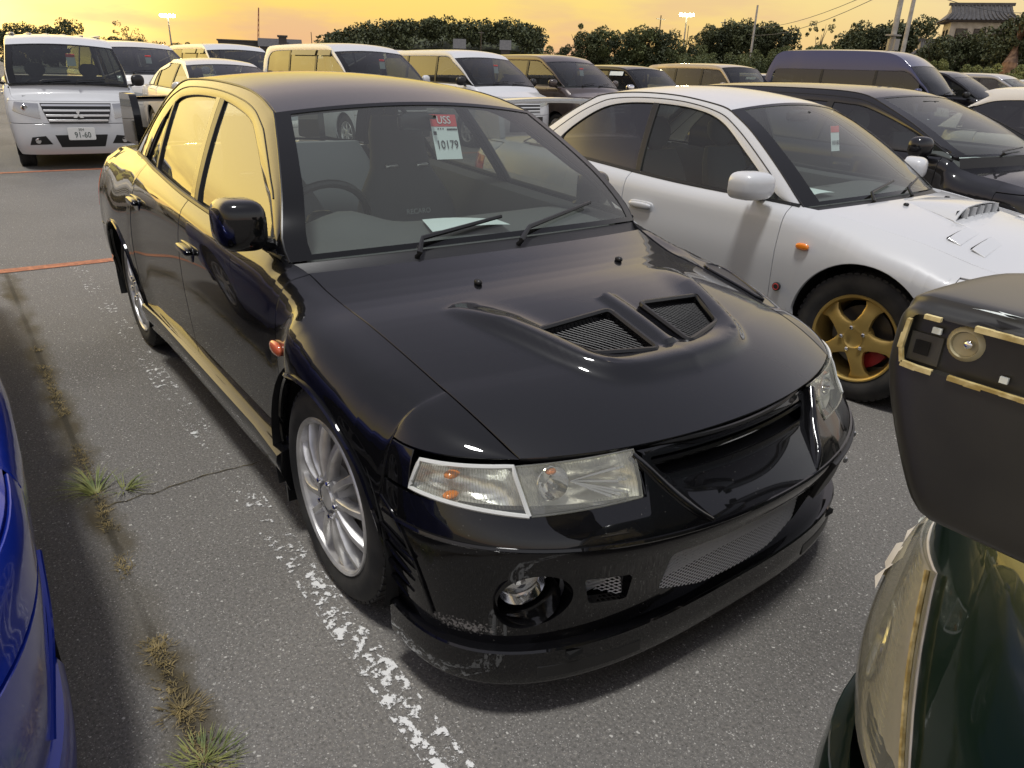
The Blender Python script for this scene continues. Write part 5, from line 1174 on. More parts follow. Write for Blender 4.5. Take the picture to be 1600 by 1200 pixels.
# ---------------------------------------------------------------- green car with the stripped wing, lower right, tail towards the camera
GC = Car(mk('notch', 'parked_car', 'dark green car with a cracked lamp and stripped grey wing, lower right', 'green_paint', 4.4, 1.77, 1.42, .9, 2.55, .95, -.40, .70, (-1.10, 1.30), 1.38, tumble=(.42, .28), rise=.09, extra=dict(rows=22, hi=2,
    tail=[(.2, -3.36), (.40, -3.52), (.56, -3.56), (.60, -3.54), (.64, -3.48), (.80, -3.44), (.98, -3.36), (1.02, -3.33)], tail_bands=[('rear_bumper', .22, .615, None), ('rear_panel', .62, 1.02, None)], nexp_r=lambda z: 3.6 if z < .62 else 2.8))); GC.build(); gr = GC.root
gc_c = [(GC.t_of_y(.675, .62, False), .620), (.985, .625), (.975, .862), (GC.t_of_y(.775, .87, False), .874)]
for sd in (-1, 1):
    P = quadpatch(lambda a, b: GC.wrap(a, b, False), [(a * sd, b) for a, b in gc_c], 14, 12); N = gnorm(P); N *= -np.sign(N[..., 0].sum())
    mb = MB(); Q = P + N * .002; panel(mb, Q, 0, .01, out=(-1, 0, 0)); tl_ = mb.obj('tail_lamp', M['pale_reflector'], gr)
    if sd > 0: tl_['label'] = 'cracked clear tail lamp with a broken top corner'
    u = np.linspace(0, 1, 14)[:, None]; v = np.linspace(0, 1, 12)[None]; B = (np.sin(math.pi * u) ** .5 * np.sin(math.pi * v) ** .5)[..., None]
    mb = MB(); panel(mb, P + N * (.010 + .022 * B), 0, .014, out=(-1, 0, 0)); mb.obj('lens', M['worn_lens'] if 'worn_lens' in M else M['yellow_lens'], tl_)
    mb = MB(); mb.tube((P + N * .012)[0], .0035, 6); mb.obj('lamp_rim', M['adhesive'], tl_)
    for iu, jv, r_b in ((7, 3, .052), (8, 7, .040)):
        cc = P[iu, jv] + N[iu, jv] * .004; dd = N[iu, jv]; R_ = np.column_stack([dd, np.cross((0, 0, 1), dd) / np.linalg.norm(np.cross((0, 0, 1), dd)), np.cross(dd, np.cross((0, 0, 1), dd)) / np.linalg.norm(np.cross((0, 0, 1), dd))])
        mb = MB(); mb.lathe([(.004, -.030), (r_b * .6, -.024), (r_b * .9, -.010), (r_b, .003), (r_b * 1.06, .0)], (0, 0, 0), 'x', 24); mb.v = [tuple(R_ @ np.array(p) + cc) for p in mb.v]; mb.obj('reflector_bowl', M['chrome'], tl_)
        mb = MB(); mb.grid(superell(cc - dd * .008, (.012, .012, .016), 2, 12, 8), closed=True); mb.obj('bulb', M['amber'] if jv == 7 else M['clear_lens'], tl_)
    mb = MB()
    for k in range(26):
        f = (k + 1) / 27 * 11; i_ = min(int(f), 10); l = (P + N * .010)[2:13, i_] * (1 - f + i_) + (P + N * .010)[2:13, i_ + 1] * (f - i_); mb.tube(l, .0012, 4, cap=False)
    tag(mb.obj('lens_flutes', M['lens'], tl_), kind='stuff')
    mb = MB()
    if sd > 0:
        pts = P[4:13, 11] + N[4:13, 11] * .012
        for k in range(44):
            i, j = 13 - int(rng.uniform(0, 2.2)), 11 - int(rng.uniform(0, 4.5)); p = P[i, j] + N[i, j] * rng.uniform(.010, .026); e = rng.normal(0, .008, (3, 3)); mb.add([p + e[0], p + e[1], p + e[2]], [(0, 1, 2)])
        tag(mb.obj('torn_lens_shards', M['paper'], tl_, smooth=False, fix=False), kind='stuff')
        tp = np.array([[P[12 - a, 7 + b] + N[12 - a, 7 + b] * (.036 - .006 * b) + rng.normal(0, .0035, 3) for b in range(5)] for a in range(7)]); mb = MB(); mb.grid(tp); mb.obj('peeling_film', M['film'] if 'film' in M else M['paper'], tl_, fix=False)
# the wing
zw0, zw1 = 1.088, 1.288
def wing_sec(y): # (x,z) outline of the tall wing at the tail
    return [(-3.472, zw0), (-3.488, zw0 + .012), (-3.492, zw0 + .06), (-3.492, zw1 - .030), (-3.480, zw1 - .008), (-3.455, zw1), (-3.30, zw1 - .006), (-3.14, zw1 - .035), (-3.10, zw1 - .06), (-3.18, zw1 - .085), (-3.30, zw0 + .02)]
wy = .782; P = []
for y in np.sign(np.linspace(-1, 1, 61)) * (1 - (1 - np.abs(np.linspace(-1, 1, 61))) ** 1.8) * wy:
    e = max(0, (abs(y) - (wy - .022)) / .022); rr0 = (1 - math.sqrt(max(0, 1 - e * e))) * .020
    r = crv(np.vstack([wing_sec(y), wing_sec(y)[:1]]) if False else np.array([(x, 0, z) for x, z in wing_sec(y) + wing_sec(y)[:1]]), 6)[:-1]; cx, cz = -3.30, (zw0 + zw1) / 2
    rx = r[:, 0] + np.clip((cx - r[:, 0]) / .19, -1, 1) * rr0; rz = r[:, 2] + np.clip((cz - r[:, 2]) / .1, -1, 1) * rr0
    P.append(np.column_stack([rx, y * (1 - .07 * np.clip((1.225 - rz) / .137, 0, 1) ** 1.3), rz]))
P = np.array(P); mb = MB(); mb.grid(P, closed=True); n_ = P.shape[1]; mb.f += [tuple(range(n_))[::-1], tuple(range(len(mb.v) - n_, len(mb.v)))]; mb.m += [0, 0]
wing = mb.obj('rear_wing', M['primer'], gr); wing['label'] = 'tall stripped grey wing with an empty brake lamp recess'
rec = roundpoly([(-.766, zw1 - .016), (.766, zw1 - .016), (.768, zw1 - .060), (-.768, zw1 - .060)], .008); c = MB(); c.prism(rec, 0, -3.60, -3.484); booldiff(wing, [c.obj('cutter', M['gap'])])
for sd in (-1, 1):
    rh = roundpoly([(sd * .668, zw1 - .022), (sd * .56, zw1 - .022), (sd * .56, zw1 - .057), (sd * .668, zw1 - .057)][::sd], .008); c = MB(); c.prism(rh, 0, -3.60, -3.462); booldiff(wing, [c.obj('cutter', M['gap'])])
    for y0, y1, z0, z1, m, dx in ((.764, .738, zw1 - .032, zw1 - .057, 'recess_plate', .0), (.759, .747, zw1 - .038, zw1 - .050, 'gap', .0015), (.748, .741, zw1 - .024, zw1 - .029, 'paper', .0025), (.690, .684, zw1 - .048, zw1 - .053, 'paper', .0025)):
        mb = MB(); mb.prism([(sd * y0, z0), (sd * y1, z0), (sd * y1, z1), (sd * y0, z1)], 0, -3.4835 - dx - .003, -3.4835 - dx); mb.obj('recess_fitting', M[m] if m in M else M['trim'], wing)
    q = (-3.4845, sd * .585 + .0, zw1 - .064)
    mb = MB(); mb.lathe([(.010, 0), (.011, -.004), (.014, -.002), (.015, 0)], (-3.4835, sd * .722, zw1 - .032), 'x', 24); mb.lathe([(.0, -.001), (.010, -.001)], (-3.4835, sd * .722, zw1 - .032), 'x', 24); mb.obj('lamp_socket', M['worn_gold'] if 'worn_gold' in M else M['gold'], wing)
    mb = MB(); mb.grid(superell((-3.487, sd * .719, zw1 - .031), (.003, .004, .004), 2, 12, 6), closed=True); mb.obj('screw', M['chrome'], wing)
    mb = MB(); mb.prism([(sd * .60, .98), (sd * .50, .98), (sd * .50, zw0 + .02), (sd * .60, zw0 + .02)], 0, -3.42, -3.2); mb.obj('wing_stand', M['primer'], wing)
# dried adhesive round the recess
mb = MB()
loop = resamp(np.array(rec + rec[:1]), 240)
for k in range(239):
    if rng.random() < .22 and 20 < k < 219: continue
    a, b = loop[k], loop[k + 1]; d = b - a; d /= np.linalg.norm(d) + 1e-9; n_ = np.array([d[1], -d[0]]); w_ = .0012 + .0022 * rng.random()
    if n_ @ (a - [0, zw1 - .038]) < 0: n_ = -n_
    q = [a - n_ * .0015, b - n_ * .0015, b + n_ * w_, a + n_ * w_]; mb.add([(-3.4945, *p) for p in q] + [(-3.4905, *p) for p in q], [(0, 1, 2, 3), (0, 4, 5, 1), (1, 5, 6, 2), (2, 6, 7, 3), (3, 7, 4, 0)])
tag(mb.obj('dried_adhesive', M['adhesive'] if 'adhesive' in M else M['gold'], wing, smooth=False), kind='stuff')
mb = MB()
for k in range(14):
    y = .71 - .012 * k + rng.normal(0, .004); p = np.array([-3.487 + rng.normal(0, .002), y, zw1 - .0035]); e = rng.normal(0, 1, (4, 2)) * [.009, .003]
    mb.add([p + [q[1] * .7, q[0], .003 + 0 * q[1]] for q in e], [(0, 1, 2), (0, 2, 3)])
tag(mb.obj('paint_chips', M['paper'], wing, smooth=False, fix=False), kind='stuff')
gr.location = (2.224, 2.65, 0); gr.rotation_euler = (0, 0, math.radians(90))
# high-roof van at the right
HI = Car(mk('box', 'parked_van', 'dark blue high-roof van standing tallest in the far rows', 'navy_paint', 5.1, 1.88, 2.25, 1.0, 2.9, 1.22, .55, 1.02, (-.18, 1.90), 2.19, cuts=[.28, -.85, -2.3, 0], R=.33, tumble=(.10, .10), cat='van', cb=.22, nexp=3.0, rtop=.30,
    extra=dict(W=[(.45, 1.26), (.25, 1.46), (.0, 1.66), (-.20, 1.74), (-.5, 1.74), (-2.0, 1.74), (-3.4, 1.74), (-3.72, 1.70), (-3.78, 1.5), (-3.80, 1.27)], K=[(.55, 1.214), (.24, 1.55), (-.06, 1.84), (-.40, 2.06), (-.85, 2.165), (-2.0, 2.20), (-3.5, 2.19), (-3.82, 2.08), (-3.95, 1.7), (-4.0, 1.27)], ia=2, ic=7))); HI.build()
front_kit(HI, [(.45, .72), (.9, .76), (.88, .95), (.48, .92)], [(-.4, .70), (.4, .70), (.44, .90), (-.44, .90)]); place(HI, -8.1, 18.8, 4)
# ---------------------------------------------------------------- copies of the vans and sedans for the far rows
def copy_car(src, paint, old, label, x, y, deg, cat=None, group='cars in the far rows'):
    r = src.root.copy(); COL.objects.link(r); r.location = (x, y, 0); r.rotation_euler = (0, 0, math.radians(deg)); r['label'] = label; r['group'] = group
    for ch in src.root.children:
        if ch.name.split('.')[0] in SKIP: continue
        c_ = ch.copy(); COL.objects.link(c_); c_.parent = r
        if c_.type == 'MESH':
            for s_ in c_.material_slots:
                if s_.material == M[old]: s_.link = 'OBJECT'; s_.material = M[paint]
        for g_ in ch.children:
            if g_.name.split('.')[0] in SKIP: continue
            d_ = g_.copy(); COL.objects.link(d_); d_.parent = c_
            for s_ in d_.material_slots:
                if s_.material == M[old]: s_.link = 'OBJECT'; s_.material = M[paint]
    return r
SKIP = {'licence_plate', 'lettering', 'three_diamond_badge', 'door_card', 'rear_seat_cushion', 'wheel_arch_liner', 'roof_ribs', 'plate_holder', 'window_seal', 'mirror_arm', 'steering_wheel'}
# right of the high-roof van, same row
copy_car(V2, 'dark_paint', 'white_paint', 'black minivan just right of the dark blue high-roof van', -7.6, 21.2, 2)
copy_car(V3, 'silver_paint', 'brown_paint', 'silver minivan second to the right of the high-roof van', -7.4, 23.8, 2)
copy_car(SD, 'white_paint', 'pearl_paint', 'white sedan third to the right of the high-roof van', -6.6, 26.3, 2)
copy_car(KW, 'white_paint', 'dark_paint', 'white boxy wagon by the hedge at the right edge', -9.0, 33.0, 30)
copy_car(VE, 'white_paint', 'pearl_paint', 'white minivan beyond the silver minivan, below the hedge', -10.5, 37.5, 20)
copy_car(SD, 'silver_paint', 'pearl_paint', 'silver sedan at the right edge below the white wagon', -4.6, 21.6, 0)
# beyond the sedan and the first white minivan
copy_car(V1, 'white_paint', 'white_paint', 'white van roof seen above the pearl sedan', -16.6, 4.55, 2)
copy_car(KW, 'white_paint', 'dark_paint', 'white boxy wagon left of the first white minivan', -16.2, 6.75, 0)
copy_car(SD, 'dark_paint', 'pearl_paint', 'dark sedan between the pearl sedan and the boxy wagon', -21.5, 7.2, 0)
copy_car(V2, 'pearl_paint', 'white_paint', 'pearl van half hidden left of the compact van', -11.3, -2.35, 0)
copy_car(SD, 'silver_paint', 'pearl_paint', 'silver sedan left of the pearl van in the row behind', -11.0, -5.0, 0)
copy_car(V3, 'white_paint', 'brown_paint', 'white minivan at the far left of the row behind', -11.2, -7.6, 0)
copy_car(SD, 'white_paint', 'pearl_paint', 'white sedan left of the blue car', -.3, -5.0, 0)
kinds = [(SD, 'pearl_paint'), (V1, 'white_paint'), (KW, 'dark_paint'), (SU, 'beige_paint'), (VE, 'pearl_paint'), (V3, 'brown_paint')]
pal = ['white_paint', 'silver_paint', 'dark_paint', 'pearl_paint', 'white_paint', 'beige_paint', 'silver_paint', 'navy_paint']
word = {'white_paint': 'white', 'silver_paint': 'silver', 'dark_paint': 'black', 'pearl_paint': 'cream', 'beige_paint': 'beige', 'navy_paint': 'navy'}
body = ['sedan', 'minivan', 'boxy wagon', 'off-road wagon', 'rounded minivan', 'tall minivan']
ordn = 'first second third fourth fifth sixth seventh eighth ninth tenth eleventh twelfth thirteenth fourteenth fifteenth'.split()
rr_ = random.Random(5)
SKIP |= {'door_handle', 'wiper_arm', 'brake_disc', 'floor_pan', 'rear_seat_back', 'dashboard', 'lamp_bowl', 'grille_slat', 'lens', 'rear_view_mirror', 'belt_moulding', 'lower_grille', 'grille', 'scuttle_panel', 'front_seat_cushion', 'mirror_glass'}
for x, y0, n, st_, rn in ((-17.0, 17.6, 5, 2.6, 'second row behind'), (-24.5, 15, 11, 2.65, 'third row behind'), (-33, 19, 14, 2.7, 'fourth row behind'), (-56, 30, 12, 5.0, 'furthest row')):
    for col in range(n):
        i = rr_.choice([0, 0, 1, 2, 2, 3, 5, 4]) if x > -40 else rr_.choice([0, 0, 0, 2, 1]); src, old = kinds[i]; pt = rr_.choice(pal)
        copy_car(src, pt, old, f'{word[pt]} {body[i]}, {ordn[col]} from the left in the {rn} of parked cars', x + rr_.uniform(-.2, .2), y0 + col * st_, rr_.uniform(-2, 2))
# ---------------------------------------------------------------- ground
def asphalt():
    m = mat('worn_asphalt', (.13, .125, .12), .82); nt = m.node_tree; b = nt.nodes['Principled BSDF']; k = nt.links.new
    t = nd(nt, 'ShaderNodeTexCoord'); P = t.outputs['Object']
    big = nd(nt, 'ShaderNodeTexNoise'); big.inputs['Scale'].default_value = .55; big.inputs['Detail'].default_value = 6; k(P, big.inputs['Vector'])
    fine = nd(nt, 'ShaderNodeTexNoise'); fine.inputs['Scale'].default_value = 110; fine.inputs['Detail'].default_value = 5; fine.inputs['Roughness'].default_value = .7; k(P, fine.inputs['Vector'])
    c1 = ramp(nt, [(.3, (.108, .102, .093)), (.52, (.150, .143, .131)), (.72, (.178, .169, .154))]); k(big.outputs[0], c1.inputs[0])
    c2 = ramp(nt, [(.30, (.45, .44, .42)), (.5, (1, 1, 1)), (.72, (1.75, 1.7, 1.6))]); k(fine.outputs[0], c2.inputs[0])
    mu = nd(nt, 'ShaderNodeMix', data_type='RGBA', blend_type='MULTIPLY'); mu.inputs['Factor'].default_value = 1; k(c1.outputs[0], mu.inputs['A']); k(c2.outputs[0], mu.inputs['B'])
    last = mu.outputs['Result']; hs = []
    for sc, lo, dens, col in ((130, .20, .60, (.55, .53, .49)), (250, .26, .46, (.40, .385, .36)), (66, .17, .80, (.62, .60, .55))):
        wob = nd(nt, 'ShaderNodeTexNoise'); wob.inputs['Scale'].default_value = sc * 1.3; k(P, wob.inputs['Vector'])
        ad_ = nd(nt, 'ShaderNodeMix', data_type='RGBA', blend_type='LINEAR_LIGHT'); ad_.inputs['Factor'].default_value = .5 / sc; k(P, ad_.inputs['A']); k(wob.outputs['Color'], ad_.inputs['B'])
        v = nd(nt, 'ShaderNodeTexVoronoi'); v.inputs['Scale'].default_value = sc; k(ad_.outputs['Result'], v.inputs['Vector'])
        s1 = ramp(nt, [(lo, (1, 1, 1)), (lo + .12, (0, 0, 0))]); k(v.outputs['Distance'], s1.inputs[0])
        sx = nd(nt, 'ShaderNodeSeparateColor'); k(v.outputs['Color'], sx.inputs[0])
        s2 = ramp(nt, [(dens, (0, 0, 0)), (dens + .06, (1, 1, 1))]); k(sx.outputs[0], s2.inputs[0])
        m1 = nd(nt, 'ShaderNodeMath', operation='MULTIPLY'); k(s1.outputs[0], m1.inputs[0]); k(s2.outputs[0], m1.inputs[1])
        m2 = nd(nt, 'ShaderNodeMath', operation='MULTIPLY'); k(m1.outputs[0], m2.inputs[0]); k(sx.outputs[1], m2.inputs[1])
        mx_ = nd(nt, 'ShaderNodeMix', data_type='RGBA'); k(m2.outputs[0], mx_.inputs['Factor']); k(last, mx_.inputs['A']); mx_.inputs['B'].default_value = (*col, 1); last = mx_.outputs['Result']; hs.append(m1.outputs[0])
    # brown moss stain along the joint
    sp_ = nd(nt, 'ShaderNodeSeparateXYZ'); k(P, sp_.inputs[0])
    dy = nd(nt, 'ShaderNodeMath', operation='ADD'); k(sp_.outputs['Y'], dy.inputs[0]); dy.inputs[1].default_value = 1.29
    wn = nd(nt, 'ShaderNodeTexNoise'); wn.inputs['Scale'].default_value = 5; wn.inputs['Detail'].default_value = 6; k(P, wn.inputs['Vector'])
    w2 = nd(nt, 'ShaderNodeMath', operation='MULTIPLY_ADD'); k(wn.outputs[0], w2.inputs[0]); w2.inputs[1].default_value = .16; w2.inputs[2].default_value = -.08
    d2 = nd(nt, 'ShaderNodeMath', operation='ADD'); k(dy.outputs[0], d2.inputs[0]); k(w2.outputs[0], d2.inputs[1])
    ab = nd(nt, 'ShaderNodeMath', operation='ABSOLUTE'); k(d2.outputs[0], ab.inputs[0])
    st = nd(nt, 'ShaderNodeMapRange'); k(ab.outputs[0], st.inputs['Value']); st.inputs['From Min'].default_value = .075; st.inputs['From Max'].default_value = .02
    ln = nd(nt, 'ShaderNodeTexNoise'); ln.inputs['Scale'].default_value = 1.6; k(P, ln.inputs['Vector'])
    lr = ramp(nt, [(.36, (.25,) * 3), (.6, (.95,) * 3)]); k(ln.outputs[0], lr.inputs[0])
    sm = nd(nt, 'ShaderNodeMath', operation='MULTIPLY'); k(st.outputs[0], sm.inputs[0]); k(lr.outputs[0], sm.inputs[1])
    bx = nd(nt, 'ShaderNodeMapRange'); k(sp_.outputs['X'], bx.inputs['Value']); bx.inputs['From Min'].default_value = -4.7; bx.inputs['From Max'].default_value = -4.3
    sm2 = nd(nt, 'ShaderNodeMath', operation='MULTIPLY'); k(sm.outputs[0], sm2.inputs[0]); k(bx.outputs[0], sm2.inputs[1])
    mo = nd(nt, 'ShaderNodeMix', data_type='RGBA'); k(sm2.outputs[0], mo.inputs['Factor']); k(last, mo.inputs['A']); mo.inputs['B'].default_value = (.062, .048, .022, 1); last = mo.outputs['Result']
    # the open joint itself, filled with dirt
    w3 = nd(nt, 'ShaderNodeMath', operation='MULTIPLY_ADD'); k(fine.outputs[0], w3.inputs[0]); w3.inputs[1].default_value = .028; w3.inputs[2].default_value = -.014
    d3_ = nd(nt, 'ShaderNodeMath', operation='ADD'); k(dy.outputs[0], d3_.inputs[0]); k(w3.outputs[0], d3_.inputs[1]); a3 = nd(nt, 'ShaderNodeMath', operation='ABSOLUTE'); k(d3_.outputs[0], a3.inputs[0])
    j3 = nd(nt, 'ShaderNodeMapRange'); k(a3.outputs[0], j3.inputs['Value']); j3.inputs['From Min'].default_value = .016; j3.inputs['From Max'].default_value = .007; j3.inputs['To Max'].default_value = .9
    j4 = nd(nt, 'ShaderNodeMath', operation='MULTIPLY'); k(j3.outputs[0], j4.inputs[0]); k(lr.outputs[0], j4.inputs[1]); j5 = nd(nt, 'ShaderNodeMath', operation='MULTIPLY'); k(j4.outputs[0], j5.inputs[0]); k(bx.outputs[0], j5.inputs[1])
    mj = nd(nt, 'ShaderNodeMix', data_type='RGBA'); k(j5.outputs[0], mj.inputs['Factor']); k(last, mj.inputs['A']); mj.inputs['B'].default_value = (.022, .018, .010, 1); last = mj.outputs['Result']
    k(last, b.inputs['Base Color'])
    h = nd(nt, 'ShaderNodeMath', operation='ADD'); k(hs[0], h.inputs[0]); k(fine.outputs[0], h.inputs[1])
    bp = nd(nt, 'ShaderNodeBump'); bp.inputs['Strength'].default_value = .55; bp.inputs['Distance'].default_value = .006; k(h.outputs[0], bp.inputs['Height']); k(bp.outputs[0], b.inputs['Normal'])
    return m
mb = MB(); X_ = [-420, -60, -20, 3.5, 60, 300]; Y_ = [-300, -20, 20, 80, 420]
mb.grid(np.array([[(x, y, 0) for y in Y_] for x in X_])); tag(mb.obj('ground', asphalt(), smooth=False), kind='structure')
def linepaint(name, col, wear, scale=26, lumps=5):
    m = mat(name, col, .7); nt = m.node_tree; b = nt.nodes['Principled BSDF']; k = nt.links.new; t = nd(nt, 'ShaderNodeTexCoord')
    n1 = nd(nt, 'ShaderNodeTexNoise'); n1.inputs['Scale'].default_value = scale; n1.inputs['Detail'].default_value = 8; n1.inputs['Roughness'].default_value = .72; k(t.outputs['Object'], n1.inputs['Vector'])
    n2 = nd(nt, 'ShaderNodeTexNoise'); n2.inputs['Scale'].default_value = lumps; n2.inputs['Detail'].default_value = 2; k(t.outputs['Object'], n2.inputs['Vector'])
    s = nd(nt, 'ShaderNodeSeparateXYZ'); k(t.outputs['Object'], s.inputs[0]); return m, nt, b, k, n1, n2, s, t
def white_line():
    m, nt, b, k, n1, n2, s, t = linepaint('worn_white_line', (.72, .72, .70), 0, 34, 4)
    mr_ = nd(nt, 'ShaderNodeMapRange'); k(s.outputs['X'], mr_.inputs['Value']); mr_.inputs['From Min'].default_value = -.35; mr_.inputs['From Max'].default_value = .18; mr_.inputs['To Min'].default_value = .575; mr_.inputs['To Max'].default_value = .50
    a = nd(nt, 'ShaderNodeMath', operation='MULTIPLY_ADD'); k(n2.outputs[0], a.inputs[0]); a.inputs[1].default_value = -.24; k(mr_.outputs[0], a.inputs[2])
    a2 = nd(nt, 'ShaderNodeMath', operation='ADD'); k(a.outputs[0], a2.inputs[0]); a2.inputs[1].default_value = .145
    g = nd(nt, 'ShaderNodeMath', operation='GREATER_THAN'); k(n1.outputs[0], g.inputs[0]); k(a2.outputs[0], g.inputs[1])
    k(g.outputs[0], b.inputs['Alpha']); return m
def orange_line():
    m, nt, b, k, n1, n2, s, t = linepaint('orange_line', (.42, .15, .075), 0, 20, 2)
    g = nd(nt, 'ShaderNodeMath', operation='GREATER_THAN'); k(n1.outputs[0], g.inputs[0]); g.inputs[1].default_value = .36; k(g.outputs[0], b.inputs['Alpha'])
    r = ramp(nt, [(.4, (.30, .11, .06)), (.65, (.50, .19, .09))]); k(n1.outputs[0], r.inputs[0]); k(r.outputs[0], b.inputs['Base Color']); return m
WL, OL = white_line(), orange_line()
def strip(name, m, x0, x1, y0, y1, z, label):
    mb = MB(); nx = max(2, int(abs(x1 - x0) / .5) + 1); mb.grid(np.array([[(x, y, z) for y in (y0, y1)] for x in np.linspace(x0, x1, nx)])); o = mb.obj(name, m, smooth=False); o['kind'] = 'structure'; return o
strip('bay_line', WL, -4.5, 2.6, -.892, -.798, .004, '')
for k in range(2, 6): strip('bay_line', WL, -4.5, 2.6, -.84 + 2.62 * k - .06, -.84 + 2.62 * k + .06, .004, '')
strip('bay_line', WL, -15, -10.2, -1.15, -1.03, .004, '')
strip('lot_line', OL, -4.65, -4.53, -14, 16, .004, ''); strip('lot_line', OL, -10.28, -10.16, -14, 30, .004, '')
# moss and dead grass in the joint, cross crack
moss = noise_col(mat('joint_moss', (.05, .04, .015), .95), (.028, .022, .010), (.095, .072, .022), 22)
blade_g = noise_col(mat('grass_blade', (.12, .17, .04), .6), (.10, .14, .03), (.26, .27, .08), 14); blade_d = noise_col(mat('dry_blade', (.22, .16, .07), .7), (.13, .10, .04), (.33, .25, .10), 14)
mb = MB(); q = np.array([(-.86 + .012 * math.sin(y * 9) + rng.normal(0, .004), y) for y in np.arange(-1.27, -.72, .03)]); mb.grid(np.array([[(x - .0015 - .001 * (k % 3), y, .0035), (x + .0015 + .001 * (k % 2), y, .0035)] for k, (x, y) in enumerate(q)])); tag(mb.obj('ground_crack', moss, smooth=False), kind='structure')
def blades(mb, c, n, length, spread, lean=.9, width=.0035, seed=0, bias=None):
    r = np.random.default_rng(seed)
    for k in range(n):
        a = r.uniform(0, 2 * math.pi) if bias is None else r.normal(bias, .95); L_ = length * r.uniform(.45, 1.1); d = np.array([math.cos(a), math.sin(a), 0]); s_ = np.array([-d[1], d[0], 0]); b0 = np.array(c) + d * r.uniform(0, spread) + [0, 0, .002]; ln_ = lean * r.uniform(.5, 1.1); pts = []
        for u in (0, .35, .7, 1): pts.append(b0 + d * L_ * ln_ * u ** 1.3 + np.array([0, 0, L_ * (.55 * u - .38 * u * u * ln_)]))
        w_ = width * r.uniform(.6, 1.2); o = len(mb.v)
        for i, p in enumerate(pts[:-1]): q = w_ * (1 - .28 * i); mb.v += [tuple(p - s_ * q), tuple(p + s_ * q)]; mb.m += []
        mb.v.append(tuple(pts[-1])); mb.f += [(o, o + 1, o + 3, o + 2), (o + 2, o + 3, o + 5, o + 4), (o + 4, o + 5, o + 6)]; mb.m += [0] * 3
def tuft(label, x, y, n, L_, m, seed, lean=.9, bias=None, spread=.03, w_=.0026):
    mb = MB(); blades(mb, (x, y, 0), n, L_, spread, lean, w_, seed, bias); o = mb.obj('grass_tuft', m, smooth=False, fix=False); return tag(o, label, 'grass tuft', 'grass tufts in the paving joint')
tuft('large green grass tuft in the joint left of the black sedan', -.955, -1.285, 60, .19, blade_g, 3, 1.15, -2.6)
tuft('smaller green grass tuft beside the large one, towards the black sedan', -.93, -1.20, 34, .12, blade_g, 4, 1.0, 1.2)
tuft('brown dry grass tuft half way down the joint at the lower left', -.02, -1.29, 60, .034, blade_d, 5, .9, None, .05, .0015); tuft('dense brown grass tuft nearer the bottom edge of the photo', .22, -1.292, 110, .038, blade_d, 6, .9, None, .06, .0015)
tuft('yellow-green grass tuft cut by the bottom edge of the photo', .40, -1.29, 200, .055, blade_g, 7, .9, None, .075, .0017)
mb = MB()
for k in range(900):
    x = rng.uniform(-2.9, .55)
    if math.sin(x * 5.1) + .7 * math.sin(x * 13.7 + 1) < -.35: continue
    blades(mb, (x, -1.29 + rng.normal(0, .013), 0), 4, .014 + .016 * rng.random(), .012, .9, .0014, 100 + k)
tag(mb.obj('joint_grass', blade_d, smooth=False, fix=False), kind='stuff')

# ---------------------------------------------------------------- trees and hedges
leaf_dark = noise_col(mat('leaf_dark', (.045, .06, .022), .7), (.026, .036, .014), (.075, .088, .03), .9, 4); leaf_mid = noise_col(mat('leaf_mid', (.07, .09, .03), .7), (.035, .05, .017), (.12, .14, .042), .9, 4)
leaf_light = noise_col(mat('leaf_light', (.14, .16, .05), .7), (.07, .09, .025), (.24, .25, .075), 1.4, 4); bark = noise_col(mat('bark', (.09, .07, .05), .9), (.06, .045, .03), (.13, .10, .07), 6)
def crown_mesh(name, kind, seed, n=2600, leaf=.035, A=1.0):
    r = np.random.default_rng(seed); v = []; f = []; cl = []
    if kind == 'round': cl = [(r.normal(0, .34 * (1.15 - .5 * h), 2), h, r.uniform(.18, .30)) for h in r.uniform(.06, .90, 44)]
    elif kind == 'spire': cl = [(r.normal(0, .26 * (1.15 - h), 2), h, .10 + .13 * (1 - h)) for h in r.uniform(.08, 1.0, 34)]
    elif kind == 'sparse': cl = [(r.normal(0, .42, 2), r.uniform(.45, 1.0), r.uniform(.05, .13)) for _ in range(24)]
    elif kind == 'bush': cl = [(r.normal(0, .42, 2), r.uniform(.10, .78), r.uniform(.16, .26)) for _ in range(30)]
    elif kind == 'bamboo':
        for _ in range(26):
            p = r.normal(0, .34, 2); h = r.uniform(.55, 1.0)
            for q in np.linspace(.15, 1, 6): cl.append((p + r.normal(0, .05, 2) + np.array([.12, .05]) * q * q * r.normal(0, 1), h * q, .14 * (1.15 - q) + .03))
    for k in range(n):
        (p, h, rad) = cl[r.integers(len(cl))]; d = r.normal(0, 1, 3); d /= np.linalg.norm(d); d *= rad * r.uniform(.55, 1.05) ** .6
        c = np.array([(p[0] + d[0]) * A * 1.25, (p[1] + d[1]) * A * 1.25, max(.02, h + d[2] * .8 * min(1, A * 1.6))]); a = r.normal(0, 1, 3); a /= np.linalg.norm(a); b = np.cross(a, r.normal(0, 1, 3)); b /= np.linalg.norm(b); s_ = leaf * r.uniform(.5, 1.3); o = len(v)
        v += [tuple(c - a * s_ - b * s_ * .55), tuple(c + a * s_ - b * s_ * .4), tuple(c + a * s_ * .8 + b * s_ * .6), tuple(c - a * s_ * .7 + b * s_ * .5)]; f.append((o, o + 1, o + 2, o + 3))
    me = bpy.data.meshes.new(name); me.from_pydata(v, [], f); me.materials.append(leaf_dark); return me
CR = {}
ASP = (.16, .24, .36, .52, .75, 1.1)
